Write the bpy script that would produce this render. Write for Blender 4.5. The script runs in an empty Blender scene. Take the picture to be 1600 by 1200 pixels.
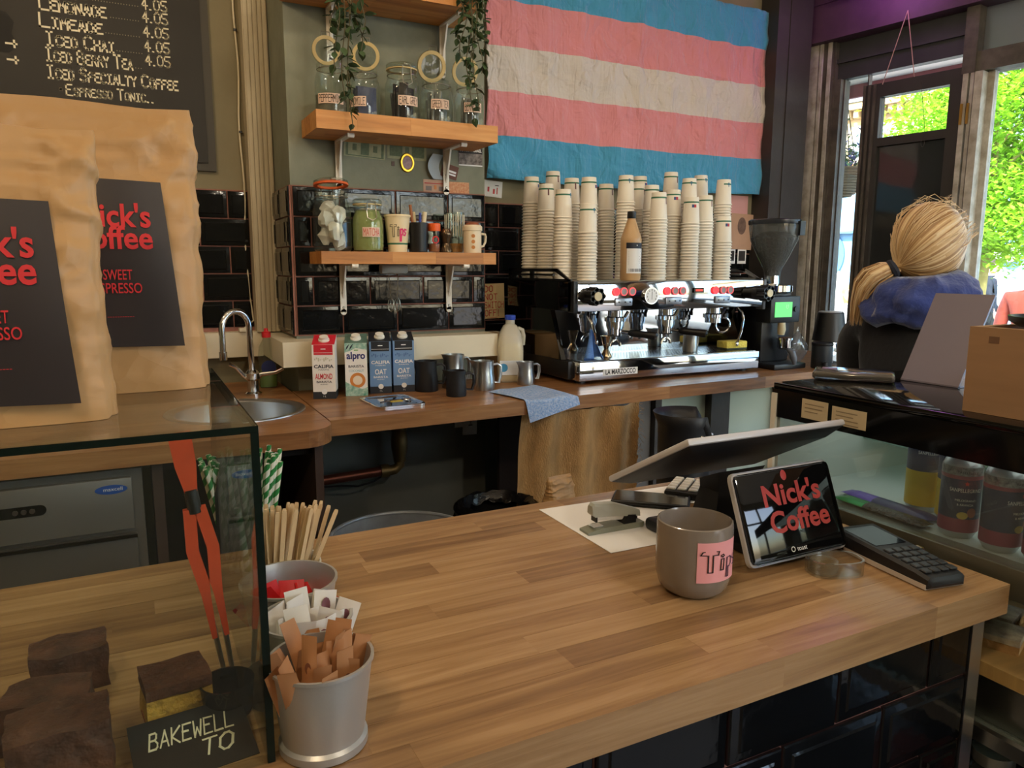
import bpy, bmesh, math, random
from mathutils import Vector, Matrix, noise
random.seed(11)
SC = bpy.context.scene
COL = SC.collection
R = math.radians
PI = math.pi

# ---------------------------------------------------------------- camera
def make_camera():
    yaw, pitch, roll = R(27.0), R(9.0), R(0.15)
    f = Vector((math.sin(yaw)*math.cos(pitch), math.cos(yaw)*math.cos(pitch), -math.sin(pitch)))
    r = Vector((math.cos(yaw), -math.sin(yaw), 0)); u = r.cross(f)
    rr = r*math.cos(roll)+u*math.sin(roll); uu = -r*math.sin(roll)+u*math.cos(roll)
    cd = bpy.data.cameras.new('camera'); co = bpy.data.objects.new('camera', cd)
    m = Matrix((rr, uu, -f)).transposed().to_4x4(); m.translation = (0, 0, 1.39)
    co.matrix_world = m; COL.objects.link(co)
    cd.sensor_width = 36; cd.lens = 36*1160/1600; cd.clip_start = .02; cd.clip_end = 200
    SC.camera = co
make_camera()

# ---------------------------------------------------------------- sky, sun, lamps' exposure
W = bpy.data.worlds.new('world'); SC.world = W; W.use_nodes = True
nt = W.node_tree; nt.nodes.clear()
sky = nt.nodes.new('ShaderNodeTexSky'); sky.sky_type = 'NISHITA'; sky.sun_disc = False
sky.sun_elevation = R(48); sky.sun_rotation = R(200); sky.air_density = 1.2; sky.dust_density = 2.5; sky.ozone_density = 1.0
bg = nt.nodes.new('ShaderNodeBackground'); bg.inputs[1].default_value = 0.92
ow = nt.nodes.new('ShaderNodeOutputWorld')
nt.links.new(sky.outputs[0], bg.inputs[0]); nt.links.new(bg.outputs[0], ow.inputs[0])
sd = bpy.data.lights.new('sun', 'SUN'); sd.energy = 13.0; sd.angle = R(0.6); sd.color = (1, .95, .86)
so = bpy.data.objects.new('sun', sd); COL.objects.link(so)
so.rotation_euler = Vector((0.80, 0.12, -0.75)).to_track_quat('-Z', 'Y').to_euler()
so.location = (0, -4, 9)
VS = SC.view_settings
VS.view_transform = 'Standard'; VS.look = 'None'; VS.exposure = 0.85; VS.gamma = 1; VS.use_curve_mapping = False

# ---------------------------------------------------------------- material helpers
def lin(c):
    o = []
    for x in c[:3]:
        x = x/255.; o.append(x/12.92 if x <= .04045 else ((x+.055)/1.055)**2.4)
    return (*o, 1)
MATS = {}
def M(name, c, rough=.5, metal=0, var=0, vs=8, bump=0, bs=60, coat=0, emit=0, trans=0, ior=1.45, spec=.5, sheen=0, c2=None, stretch=None):
    if name in MATS: return MATS[name]
    m = bpy.data.materials.new(name); m.use_nodes = True; t = m.node_tree; p = t.nodes['Principled BSDF']
    p.inputs['Base Color'].default_value = lin(c); p.inputs['Roughness'].default_value = rough
    p.inputs['Metallic'].default_value = metal; p.inputs['IOR'].default_value = ior
    p.inputs['Specular IOR Level'].default_value = spec
    p.inputs['Coat Weight'].default_value = coat; p.inputs['Coat Roughness'].default_value = .08
    p.inputs['Transmission Weight'].default_value = trans
    p.inputs['Sheen Weight'].default_value = sheen
    if emit:
        p.inputs['Emission Color'].default_value = lin(c); p.inputs['Emission Strength'].default_value = emit
    if var or bump:
        tc = t.nodes.new('ShaderNodeTexCoord'); src = tc.outputs['Object']
        if stretch:
            mp = t.nodes.new('ShaderNodeMapping'); mp.inputs['Scale'].default_value = stretch
            t.links.new(src, mp.inputs[0]); src = mp.outputs[0]
    if var:
        n = t.nodes.new('ShaderNodeTexNoise'); n.inputs['Scale'].default_value = vs; n.inputs['Detail'].default_value = 5
        n.inputs['Roughness'].default_value = .6
        t.links.new(src, n.inputs['Vector'])
        r = t.nodes.new('ShaderNodeValToRGB'); a = lin(c); b = lin(c2) if c2 else tuple(x*(1-var) for x in a[:3])+(1,)
        r.color_ramp.elements[0].position = .32; r.color_ramp.elements[1].position = .68
        r.color_ramp.elements[0].color = b; r.color_ramp.elements[1].color = a
        t.links.new(n.outputs[0], r.inputs[0]); t.links.new(r.outputs[0], p.inputs['Base Color'])
    if bump:
        n2 = t.nodes.new('ShaderNodeTexNoise'); n2.inputs['Scale'].default_value = bs; n2.inputs['Detail'].default_value = 3
        t.links.new(src, n2.inputs['Vector'])
        b = t.nodes.new('ShaderNodeBump'); b.inputs['Strength'].default_value = bump; b.inputs['Distance'].default_value = .01
        t.links.new(n2.outputs[0], b.inputs['Height']); t.links.new(b.outputs[0], p.inputs['Normal'])
    MATS[name] = m; return m

def glass(name, tint=(235, 245, 240), rough=.02, refl=1.0, haze=0.0, hazec=(200, 205, 200)):
    """thin clear sheet: straight-through transmission plus Fresnel reflection (and a little dust)"""
    if name in MATS: return MATS[name]
    m = bpy.data.materials.new(name); m.use_nodes = True; t = m.node_tree; t.nodes.clear()
    tr = t.nodes.new('ShaderNodeBsdfTransparent'); tr.inputs[0].default_value = lin(tint)
    gl = t.nodes.new('ShaderNodeBsdfGlossy'); gl.inputs['Roughness'].default_value = rough
    ge = t.nodes.new('ShaderNodeNewGeometry'); dt = t.nodes.new('ShaderNodeVectorMath'); dt.operation = 'DOT_PRODUCT'
    t.links.new(ge.outputs['Incoming'], dt.inputs[0]); t.links.new(ge.outputs['Normal'], dt.inputs[1])
    def mth(op, a, b=None, c=None):
        q = t.nodes.new('ShaderNodeMath'); q.operation = op; t.links.new(a, q.inputs[0])
        if b is not None: q.inputs[1].default_value = b
        if c is not None: q.inputs[2].default_value = c
        return q
    ab = mth('ABSOLUTE', dt.outputs['Value']); om = mth('MULTIPLY_ADD', ab.outputs[0], -1, 1); pw = mth('POWER', om.outputs[0], 5)
    mu = mth('MULTIPLY_ADD', pw.outputs[0], .96*min(refl, 1), .04*refl); mu.use_clamp = True     # Schlick reflectance of a glass face
    mx = t.nodes.new('ShaderNodeMixShader'); t.links.new(mu.outputs[0], mx.inputs[0])
    base = tr.outputs[0]
    if haze:
        df = t.nodes.new('ShaderNodeBsdfDiffuse'); df.inputs[0].default_value = lin(hazec)
        m2 = t.nodes.new('ShaderNodeMixShader'); m2.inputs[0].default_value = haze
        t.links.new(base, m2.inputs[1]); t.links.new(df.outputs[0], m2.inputs[2]); base = m2.outputs[0]
    t.links.new(base, mx.inputs[1]); t.links.new(gl.outputs[0], mx.inputs[2])
    o = t.nodes.new('ShaderNodeOutputMaterial'); t.links.new(mx.outputs[0], o.inputs[0])
    MATS[name] = m; return m

def wood(name, c1, c2, c3, grain=(2.2, 38, 38), rough=.35, spread=.75, coat=0):
    """oak staves: long grain along local X, a tone of its own for every stave (object random)"""
    if name in MATS: return MATS[name]
    m = bpy.data.materials.new(name); m.use_nodes = True; t = m.node_tree; p = t.nodes['Principled BSDF']
    tc = t.nodes.new('ShaderNodeTexCoord'); oi = t.nodes.new('ShaderNodeObjectInfo')
    va = t.nodes.new('ShaderNodeVectorMath'); va.operation = 'SCALE'; va.inputs[0].default_value = (7.3, 3.1, 5.7)
    t.links.new(oi.outputs['Random'], va.inputs['Scale'])
    ad = t.nodes.new('ShaderNodeVectorMath'); t.links.new(tc.outputs['Object'], ad.inputs[0]); t.links.new(va.outputs[0], ad.inputs[1])
    mp = t.nodes.new('ShaderNodeMapping'); mp.inputs['Scale'].default_value = grain; t.links.new(ad.outputs[0], mp.inputs[0])
    n = t.nodes.new('ShaderNodeTexNoise'); n.inputs['Scale'].default_value = 1.6; n.inputs['Detail'].default_value = 7
    n.inputs['Roughness'].default_value = .62; n.inputs['Distortion'].default_value = .6
    t.links.new(mp.outputs[0], n.inputs['Vector'])
    big = t.nodes.new('ShaderNodeTexNoise'); big.inputs['Scale'].default_value = 3; t.links.new(ad.outputs[0], big.inputs['Vector'])
    mm = t.nodes.new('ShaderNodeMath'); mm.operation = 'MULTIPLY_ADD'; mm.inputs[1].default_value = spread; t.links.new(oi.outputs['Random'], mm.inputs[0])
    sb = t.nodes.new('ShaderNodeMath'); sb.operation = 'SUBTRACT'; sb.inputs[1].default_value = spread/2 + .12
    t.links.new(n.outputs[0], sb.inputs[0]); t.links.new(sb.outputs[0], mm.inputs[2])
    m3 = t.nodes.new('ShaderNodeMath'); m3.operation = 'MULTIPLY_ADD'; m3.inputs[1].default_value = .25
    t.links.new(big.outputs[0], m3.inputs[0]); t.links.new(mm.outputs[0], m3.inputs[2])
    r = t.nodes.new('ShaderNodeValToRGB'); e = r.color_ramp.elements
    e[0].position = .15; e[0].color = lin(c1); e[1].position = .85; e[1].color = lin(c3)
    k = e.new(.5); k.color = lin(c2)
    t.links.new(m3.outputs[0], r.inputs[0]); t.links.new(r.outputs[0], p.inputs['Base Color'])
    p.inputs['Roughness'].default_value = rough; p.inputs['Coat Weight'].default_value = coat; p.inputs['Coat Roughness'].default_value = .2
    b = t.nodes.new('ShaderNodeBump'); b.inputs['Strength'].default_value = .12; b.inputs['Distance'].default_value = .004
    t.links.new(n.outputs[0], b.inputs['Height']); t.links.new(b.outputs[0], p.inputs['Normal'])
    MATS[name] = m; return m

# ---------------------------------------------------------------- mesh helpers
class B:
    def __init__(s): s.v = []; s.f = []; s.m = []; s.cm = 0
    def face(s, idx): s.f.append(tuple(idx)); s.m.append(s.cm)
    def add(s, vs, fs):
        o = len(s.v); s.v += [tuple(p) for p in vs]
        for q in fs: s.face([o+i for i in q])
        return s
    def mat(s, i): s.cm = i; return s
    def box(s, x0, x1, y0, y1, z0, z1):
        return s.add([(x, y, z) for x in (x0, x1) for y in (y0, y1) for z in (z0, z1)],
                     [(0, 1, 3, 2), (4, 6, 7, 5), (0, 4, 5, 1), (2, 3, 7, 6), (0, 2, 6, 4), (1, 5, 7, 3)])
    def rbox(s, x0, x1, y0, y1, z0, z1, r=.004, n=2):
        bm = bmesh.new(); bmesh.ops.create_cube(bm, size=1)
        for q in bm.verts: q.co = ((x0+x1)/2+q.co.x*(x1-x0), (y0+y1)/2+q.co.y*(y1-y0), (z0+z1)/2+q.co.z*(z1-z0))
        bmesh.ops.bevel(bm, geom=bm.edges[:], offset=r, segments=n, affect='EDGES', profile=.5)
        s.addbm(bm); return s
    def addbm(s, bm):
        bm.verts.index_update(); s.add([q.co[:] for q in bm.verts], [[q.index for q in f.verts] for f in bm.faces]); bm.free()
    def slab(s, pts, z0, z1):
        n = len(pts)
        return s.add([(x, y, z0) for x, y in pts]+[(x, y, z1) for x, y in pts],
                     [tuple(range(n))[::-1], tuple(range(n, 2*n))]+[(i, (i+1) % n, n+(i+1) % n, n+i) for i in range(n)])
    def rings(s, rs, c0=True, c1=True):
        n = len(rs[0]); o = len(s.v)
        for q in rs: s.v += [tuple(p) for p in q]
        for k in range(len(rs)-1):
            for i in range(n):
                a = o+k*n; s.face((a+i, a+(i+1) % n, a+n+(i+1) % n, a+n+i))
        if c0: s.face([o+i for i in range(n)][::-1])
        if c1: s.face([o+(len(rs)-1)*n+i for i in range(n)])
        return s
    def lathe(s, prof, n=24, c=(0, 0, 0), c0=False, c1=False, sx=1, sy=1):
        return s.rings([[(c[0]+r*math.cos(2*PI*i/n)*sx, c[1]+r*math.sin(2*PI*i/n)*sy, c[2]+z) for i in range(n)] for r, z in prof], c0, c1)
    def cyl(s, p0, p1, r0, r1=None, n=14, caps=True):
        r1 = r0 if r1 is None else r1
        p0 = Vector(p0); p1 = Vector(p1); d = (p1-p0).normalized()
        a = d.orthogonal().normalized(); b = d.cross(a)
        return s.rings([[p+(a*math.cos(2*PI*i/n)+b*math.sin(2*PI*i/n))*r for i in range(n)] for p, r in ((p0, r0), (p1, r1))], caps, caps)
    def tube(s, pts, r, n=8, caps=True):
        pts = [Vector(p) for p in pts]; rs = []; a = None
        rr = r if isinstance(r, (list, tuple)) else [r]*len(pts)
        for i, p in enumerate(pts):
            d = (pts[min(i+1, len(pts)-1)]-pts[max(i-1, 0)]).normalized()
            if a is None: a = d.orthogonal().normalized()
            a = (a-d*a.dot(d)); a = a.normalized() if a.length > 1e-6 else d.orthogonal().normalized()
            b = d.cross(a)
            rs.append([p+(a*math.cos(2*PI*k/n)+b*math.sin(2*PI*k/n))*rr[i] for k in range(n)])
        return s.rings(rs, caps, caps)
    def ring(s, c, R_, r, nrm=(0, 0, 1), n=28, k=8):
        d = Vector(nrm).normalized(); a = d.orthogonal().normalized(); b = d.cross(a); c = Vector(c); o = len(s.v)
        for i in range(n):
            t = 2*PI*i/n; e = a*math.cos(t)+b*math.sin(t)
            for j in range(k):
                q = 2*PI*j/k; s.v.append(tuple(c+e*(R_+r*math.cos(q))+d*r*math.sin(q)))
        for i in range(n):
            for j in range(k):
                s.face((o+i*k+j, o+((i+1) % n)*k+j, o+((i+1) % n)*k+(j+1) % k, o+i*k+(j+1) % k))
        return s
    def ball(s, c, rx, ry=None, rz=None, n=14, k=9):
        ry = ry or rx; rz = rz or rx
        return s.rings([[(c[0]+rx*math.sin(PI*j/k)*math.cos(2*PI*i/n), c[1]+ry*math.sin(PI*j/k)*math.sin(2*PI*i/n), c[2]-rz*math.cos(PI*j/k)) for i in range(n)]
                        for j in [.12]+list(range(1, k))+[k-.12]], True, True)
    def grid(s, fn, nu, nv, matfn=None):
        o = len(s.v)
        for i in range(nu+1):
            for j in range(nv+1): s.v.append(tuple(fn(i/nu, j/nv)))
        for i in range(nu):
            for j in range(nv):
                if matfn: s.cm = matfn((i+.5)/nu, (j+.5)/nv)
                a = o+i*(nv+1)+j; s.face((a, a+nv+1, a+nv+2, a+1))
        return s
    def xf(s, mx, i0=0):
        for i in range(i0, len(s.v)): s.v[i] = tuple(mx @ Vector(s.v[i]))
        return s
    def mesh(s, name, mats, ang=35):
        me = bpy.data.meshes.new(name); me.from_pydata(s.v, [], s.f)
        for m in (mats if isinstance(mats, (list, tuple)) else [mats]): me.materials.append(m)
        me.polygons.foreach_set('material_index', s.m)
        bm = bmesh.new(); bm.from_mesh(me); bmesh.ops.recalc_face_normals(bm, faces=bm.faces); bm.to_mesh(me); bm.free()
        me.shade_smooth() if ang else me.shade_flat()
        if ang: me.set_sharp_from_angle(angle=R(ang))
        me.update(); return me
    def obj(s, name, mats, parent=None, loc=(0, 0, 0), rot=(0, 0, 0), ang=35, **k):
        return link(name, s.mesh(name, mats, ang), parent, loc, rot, **k)

def link(name, me, parent=None, loc=(0, 0, 0), rot=(0, 0, 0), label=None, cat=None, group=None, kind=None):
    o = bpy.data.objects.new(name, me); COL.objects.link(o); o.parent = parent
    o.location = loc; o.rotation_euler = rot if not isinstance(rot, (int, float)) else (0, 0, rot)
    if label: o['label'] = label
    if cat: o['category'] = cat
    if group: o['group'] = group
    if kind: o['kind'] = kind
    return o
def thing(name, label, cat, loc=(0, 0, 0), rz=0, group=None, rot=None):
    return link(name, None, None, loc, rot or (0, 0, rz), label, cat, group)
def struct(name, b, mats, ang=35, loc=(0, 0, 0), rot=(0, 0, 0)):
    return b.obj(name, mats, None, loc, rot, ang, kind='structure')
def cup_thick(prof_out, t):
    """closed wall profile for an open vessel: out side up, inside down"""
    ins = [(max(r-t, .0005), z+(t if i == 0 else 0)) for i, (r, z) in enumerate(prof_out)]
    return [(.0005, prof_out[0][1])]+list(prof_out)+ins[::-1]+[(.0005, prof_out[0][1]+t)]

# ---------------------------------------------------------------- lettering
FRONT = Matrix.Rotation(PI/2, 4, 'X')          # text on a face that looks towards -Y
def T(x, y, z): return Matrix.Translation((x, y, z))
GL = {'A': '00 39 60|13 53', 'B': '00 09 49 58 56 45 05|45 63 61 50 00', 'C': '68 49 29 07 02 20 40 61', 'D': '00 09 39 67 62 30 00',
      'E': '69 09 00 60|05 45', 'F': '69 09 00|05 45', 'G': '68 49 29 07 02 20 40 62 64 34', 'H': '09 00|69 60|05 65', 'I': '39 30|19 59|10 50',
      'J': '69 62 40 20 02', 'K': '09 00|69 04 60', 'L': '09 00 60', 'M': '00 09 34 69 60', 'N': '00 09 60 69', 'O': '29 07 02 20 40 62 67 49 29',
      'P': '00 09 49 68 66 45 05', 'Q': '29 07 02 20 40 62 67 49 29|42 60', 'R': '00 09 49 68 66 45 05|35 60', 'S': '68 49 29 07 06 25 45 63 61 40 20 01',
      'T': '09 69|39 30', 'U': '09 02 20 40 62 69', 'V': '09 30 69', 'W': '09 10 35 50 69', 'X': '09 60|69 00', 'Y': '09 35 69|35 30', 'Z': '09 69 00 60',
      '0': '29 07 02 20 40 62 67 49 29', '1': '17 39 30|10 50', '4': '40 49 03 63', '5': '69 09 05 45 63 61 40 20 01', '9': '65 35 16 18 39 59 68 65 40',
      '.': '20 30', '!': '39 33|31 30', '*': '24 34 35 25 24', '-': '14 54', "'": '39 37'}
def strokes(s, h, w, gap=.28, slant=0, jit=.012, caps=False, lower=.74):
    """hand lettering as flat ribbons in the XY plane; small letters are small capitals"""
    b = B(); x = 0
    for ch in s:
        if ch == ' ': x += h*.45; continue
        k = h*(lower if ch.islower() else 1); g = GL.get(ch.upper())
        if not g: continue
        wd = .3 if ch in ".!'" else .6
        for pl in g.split('|'):
            pts = []
            for q in pl.split():
                px, py = int(q[0])/10, int(q[1])/9
                if ch in ".!'I": px -= .15 if ch != 'I' else 0
                pts.append((x+(px+random.uniform(-jit, jit))*k+slant*py*k, (py+random.uniform(-jit, jit))*k))
            for (ax, ay), (bx, by) in zip(pts, pts[1:]):
                d = math.hypot(bx-ax, by-ay) or 1e-6; ux, uy = (bx-ax)/d*w/2, (by-ay)/d*w/2
                ww = random.uniform(.85, 1.15); nx, ny = -uy*ww, ux*ww
                b.add([(ax-ux+nx, ay-uy+ny, 0), (ax-ux-nx, ay-uy-ny, 0), (bx+ux-nx, by+uy-ny, 0), (bx+ux+nx, by+uy+ny, 0)], [(0, 1, 2, 3)])
        x += (wd+gap)*k
    b.width = x-gap*h
    return b
def hand(s, mat, parent, mx, h, w, center=False, fitw=None, name='lettering', bend=None, **k):
    b = strokes(s, h, w, **k)
    if fitw: b.xf(Matrix.Diagonal((fitw/b.width, 1, 1, 1))); b.width = fitw
    if center: b.xf(T(-b.width/2, 0, 0))
    if bend: wrap(b, *bend)
    else: b.xf(mx)
    return b.obj(name, mat, parent, ang=0)
def wrap(b, r, z, a0=-PI/2, r1=None, hh=1):
    """bend flat XY art round a vertical axis: x runs along the arc, centred on the angle a0; r -> r1 over height hh"""
    for i, (x, y, q) in enumerate(b.v):
        rr = r+((r1-r)*y/hh if r1 else 0)+q; a = a0+x/r
        b.v[i] = (rr*math.cos(a), rr*math.sin(a), z+y)
    return b
def fontmesh(s, size, bold=0, xs=1, align='CENTER', shear=0, spacing=1):
    cu = bpy.data.curves.new('t', 'FONT'); cu.body = s; cu.size = size; cu.align_x = align; cu.align_y = 'BOTTOM_BASELINE'
    cu.offset = bold; cu.shear = shear; cu.resolution_u = 3; cu.space_character = spacing; cu.space_line = .8
    o = bpy.data.objects.new('t', cu); me = bpy.data.meshes.new_from_object(o)
    b = B(); b.add([(v.co.x*xs, v.co.y, 0) for v in me.vertices], [list(p.vertices) for p in me.polygons])
    bpy.data.objects.remove(o); bpy.data.curves.remove(cu); bpy.data.meshes.remove(me)
    return b
def font(s, mat, parent, mx, size, name='lettering', bend=None, fitw=None, **k):
    b = fontmesh(s, size, **k)
    if fitw:
        w = max(v[0] for v in b.v)-min(v[0] for v in b.v); b.xf(Matrix.Diagonal((fitw/w, 1, 1, 1)))
    if bend: wrap(b, *bend)
    else: b.xf(mx)
    return b.obj(name, mat, parent, ang=0)
def patch(x0, x1, z0, z1, r, a0=-PI/2, n=10, r1=None, off=.0006, hh=None):
    """a label lying on a round vessel"""
    b = B(); b.grid(lambda u, v: (x0+(x1-x0)*u, z0+(z1-z0)*v, off), n, 3)
    return wrap(b, r, 0, a0, r1, hh or 1)

# ================================================================ materials
m_tile = M('black_glaze', (12, 14, 17), .10, spec=.42, bump=.10, bs=22)
m_grout = M('pink_grout', (164, 112, 100), .9, var=.3, vs=30)
m_olive = M('olive_paint', (140, 131, 104), .8, var=.15, vs=4, bump=.05, bs=90)
m_sage = M('sage_paint', (142, 145, 128), .75, var=.16, vs=5, c2=(120, 124, 108), bump=.05, bs=70)
m_under_shade = M('shaded_lower_paint', (112, 114, 106), .7, var=.2, vs=4)  # lower wall colour, darkened to hold the shade under the worktop
m_cream = M('cream_gloss', (226, 216, 190), .4, var=.08, vs=6)
m_casing = M('casing_paint', (200, 188, 160), .55, var=.12, vs=5)
m_floor = M('floor_boards', (142, 130, 114), .5, var=.4, vs=3, stretch=(1, 12, 1))
m_ceil = M('ceiling_paint', (206, 198, 184), .9)
m_white = M('white_enamel', (236, 232, 222), .35)
m_black = M('black_plastic', (20, 20, 22), .4)
m_blackg = M('black_gloss', (8, 8, 10), .08)
m_steel = M('brushed_steel', (190, 190, 188), .28, 1, bump=.03, bs=300)
m_chrome = M('polished_steel', (215, 216, 218), .09, 1)
m_galv = M('galvanised', (186, 190, 194), .38, .55, var=.2, vs=25)
m_darkwood = M('dark_painted_wood', (64, 59, 55), .55, var=.3, vs=6, bump=.1, bs=40)
m_frame = M('weathered_frame', (98, 92, 82), .55, var=.45, vs=9, c2=(62, 58, 52), bump=.15, bs=60)
m_pale = M('peeling_pale_paint', (200, 198, 188), .6, var=.5, vs=14, c2=(150, 142, 126), bump=.25, bs=45)
m_brass = M('brass', (190, 150, 80), .3, 1)
m_oak = wood('oak_staves', (114, 84, 56), (156, 122, 84), (186, 152, 110), spread=.36, rough=.27)
m_oak2 = wood('worn_oak_staves', (96, 62, 36), (142, 98, 60), (172, 126, 82), spread=.32, rough=.3)
m_shelf = wood('oak_shelf', (150, 92, 42), (196, 132, 66), (216, 158, 92), grain=(1.5, 24, 24), spread=.3, rough=.5)
g_pane = glass('window_glass', (236, 242, 240), .01, 1.0, .035)
g_case = glass('case_glass', (247, 252, 249), .01, 1.0, .006)
g_jar = glass('jar_glass', (240, 245, 240), .03, 1.4, .03)
g_edge = M('glass_edge_green', (14, 26, 23), .15, spec=.4)
m_red = M('red_print', (206, 44, 48), .6)
m_pink = M('pink_card', (232, 160, 164), .7)
m_paper = M('white_paper', (238, 238, 238), .75)
m_ink = M('black_ink', (26, 24, 26), .8)
m_chalk = M('chalk_paint', (236, 228, 200), .9)
m_kraft = M('kraft_paper', (190, 148, 98), .45, var=.12, vs=5, bump=.25, bs=14)
def crumple(m, scale, strength):
    t = m.node_tree; p = t.nodes['Principled BSDF']; tc = t.nodes.new('ShaderNodeTexCoord')
    n = t.nodes.new('ShaderNodeTexNoise'); n.inputs['Scale'].default_value = 6; t.links.new(tc.outputs['Object'], n.inputs['Vector'])
    ad = t.nodes.new('ShaderNodeVectorMath'); ad.operation = 'MULTIPLY_ADD'; ad.inputs[1].default_value = (.09, .09, .09)
    t.links.new(n.outputs['Color'], ad.inputs[0]); t.links.new(tc.outputs['Object'], ad.inputs[2])
    v = t.nodes.new('ShaderNodeTexVoronoi'); v.feature = 'F1'; v.inputs['Scale'].default_value = scale; t.links.new(ad.outputs[0], v.inputs['Vector'])
    b = t.nodes.new('ShaderNodeBump'); b.inputs['Strength'].default_value = strength; b.inputs['Distance'].default_value = .02
    old = p.inputs['Normal'].links[0].from_socket if p.inputs['Normal'].links else None
    t.links.new(v.outputs['Distance'], b.inputs['Height'])
    if old: t.links.new(old, b.inputs['Normal'])
    t.links.new(b.outputs[0], p.inputs['Normal'])
crumple(m_kraft, 40, .10)

# ================================================================ room shell
struct('floor', B().box(-2.4, 3.3, -3.1, 3.2, -.1, 0), m_floor)
struct('ceiling', B().box(-2.4, 4.6, -3.1, 3.2, 3.0, 3.1), m_ceil)
wall_back = struct('wall_back', B().box(-2.4, 3.35, 3.05, 3.2, 0, 3.0), m_olive)
wall_breast = struct('wall_breast', B().mat(0).box(.51, 1.244, 2.68, 3.05, .93, 3.0).mat(1).box(.51, 1.244, 2.68, 3.05, 0, .93), [m_sage, m_under_shade])
struct('wall_left', B().box(-2.5, -2.4, -3.1, 3.2, 0, 3.0), m_olive)
wf = B()                                          # wall behind the viewer: a shop front with its own tall windows
wf.box(-2.4, 1.9, -3.1, -3, 0, 3); wf.box(1.9, 4.3, -3.1, -3, 0, .5); wf.box(1.9, 4.3, -3.1, -3, 2.75, 3); wf.box(3.9, 4.5, -3.1, -3, .5, 2.75)
struct('wall_front', wf, m_olive)
fr = B()
for x in (1.9, 2.9, 3.84): fr.box(x, x+.07, -3.08, -3.01, .5, 2.75)
fr.box(1.9, 3.9, -3.08, -3.01, 2.1, 2.16)
struct('window_3', fr, m_frame)

# ---- tiles, each one a piece of its own
_tm = {}
def tile_mesh(w, h, flat=False):
    k = (round(w, 3), round(h, 3))
    if k in _tm: return _tm[k]
    b = B(); rs = []
    for ins, y in ((0, 0), (0, -.004), (.002, -.0055), (min(.013, w*.3), -.0065), (min(.016, w*.35), -.0085)):
        rs.append([(ins, y, ins), (w-ins, y, ins), (w-ins, y, h-ins), (ins, y, h-ins)])
    b.rings(rs, False, True)
    _tm[k] = b.mesh('tile', m_tile, 20); return _tm[k]
def tile_field(parent, x0, x1, ztop, rows, joint, mx=None, w=.205, h=.103, gap=.0045):
    """running bond between x0 and x1 on a face looking to -Y; joint = x of one joint in the top row"""
    for r in range(rows):
        z = ztop-(r+1)*h; j = joint+(w/2 if r % 2 else 0); x = j-math.ceil((j-x0)/w)*w
        while x < x1-.001:
            a, c = max(x, x0), min(x+w, x1)
            if c-a > .015:
                o = link('tile', tile_mesh(c-a-gap, h-gap), parent, (a+gap/2, 0, z+gap/2), (0, 0, 0))
                o.matrix_local = (mx or Matrix.Identity(4)) @ T(a+gap/2, random.uniform(-.0006, 0), z+gap/2) @ Matrix.Rotation(random.uniform(-.006, .006), 4, 'Z') @ Matrix.Rotation(random.uniform(-.006, .006), 4, 'X')
            x += w
g = B(); g.box(.512, 1.242, 2.674, 2.68, 1.145, 1.664); g.obj('grout', m_grout, wall_breast)
tile_field(wall_breast, .513, 1.241, 1.662, 5, .881, T(0, 2.674, 0))
g = B(); g.box(.504, .51, 2.676, 3.045, 1.145, 1.664); g.obj('grout', m_grout, wall_breast)
tile_field(wall_breast, -3.045, -2.675, 1.662, 5, -2.83, T(.504, 0, 0) @ Matrix.Rotation(-PI/2, 4, 'Z'))
g = B(); g.box(-1.3, .42, 3.044, 3.05, 1.14, 1.672); g.obj('grout', m_grout, wall_back)
tile_field(wall_back, -1.25, .42, 1.669, 5, .345, T(0, 3.044, 0))
g = B(); g.box(1.245, 2.985, 3.044, 3.05, .95, 1.668); g.obj('grout', m_grout, wall_back)
tile_field(wall_back, 1.25, 2.985, 1.665, 7, 1.48, T(0, 3.044, 0))

# ---- trim: boarded casing, cable, white pipe boxing
t1 = B(); t1.box(.42, .507, 2.97, 3.05, 1.14, 3.0)
for i in range(5): t1.box(.424+i*.0165, .437+i*.0165, 2.965, 2.97, 1.14, 3.0)
struct('trim_1', t1, m_casing)
tc = thing('wall_cable', 'thin cream cable clipped to the wall beside the boarded casing', 'cable', (.405, 3.04, 1.14))
pts = [(.004*math.sin(i*.9), 0, i*.062) for i in range(30)]; pts[0] = (-.03, -.004, .006); pts[1] = (.012, -.002, .04)
B().tube(pts, .0035, 6).obj('cord', m_cream, tc)
for z in (.34, .74, 1.1): B().box(-.006, .006, -.006, .006, z, z+.008).obj('clip', m_black, tc)
t2 = B(); t2.box(-2.4, .44, 2.985, 3.05, 1.045, 1.14); t2.box(.44, .51, 2.56, 3.05, 1.05, 1.135); t2.box(.51, 1.242, 2.56, 2.674, 1.05, 1.135)
t2.box(1.242, 1.47, 2.99, 3.05, 1.02, 1.10)
struct('trim_2', t2, m_cream)
struct('trim_3', B().box(2.99, 3.23, 2.93, 3.05, 0, 3.0).box(3.07, 3.075, 2.925, 2.93, 0, 3.0), m_darkwood)     # dark post at the corner

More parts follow.
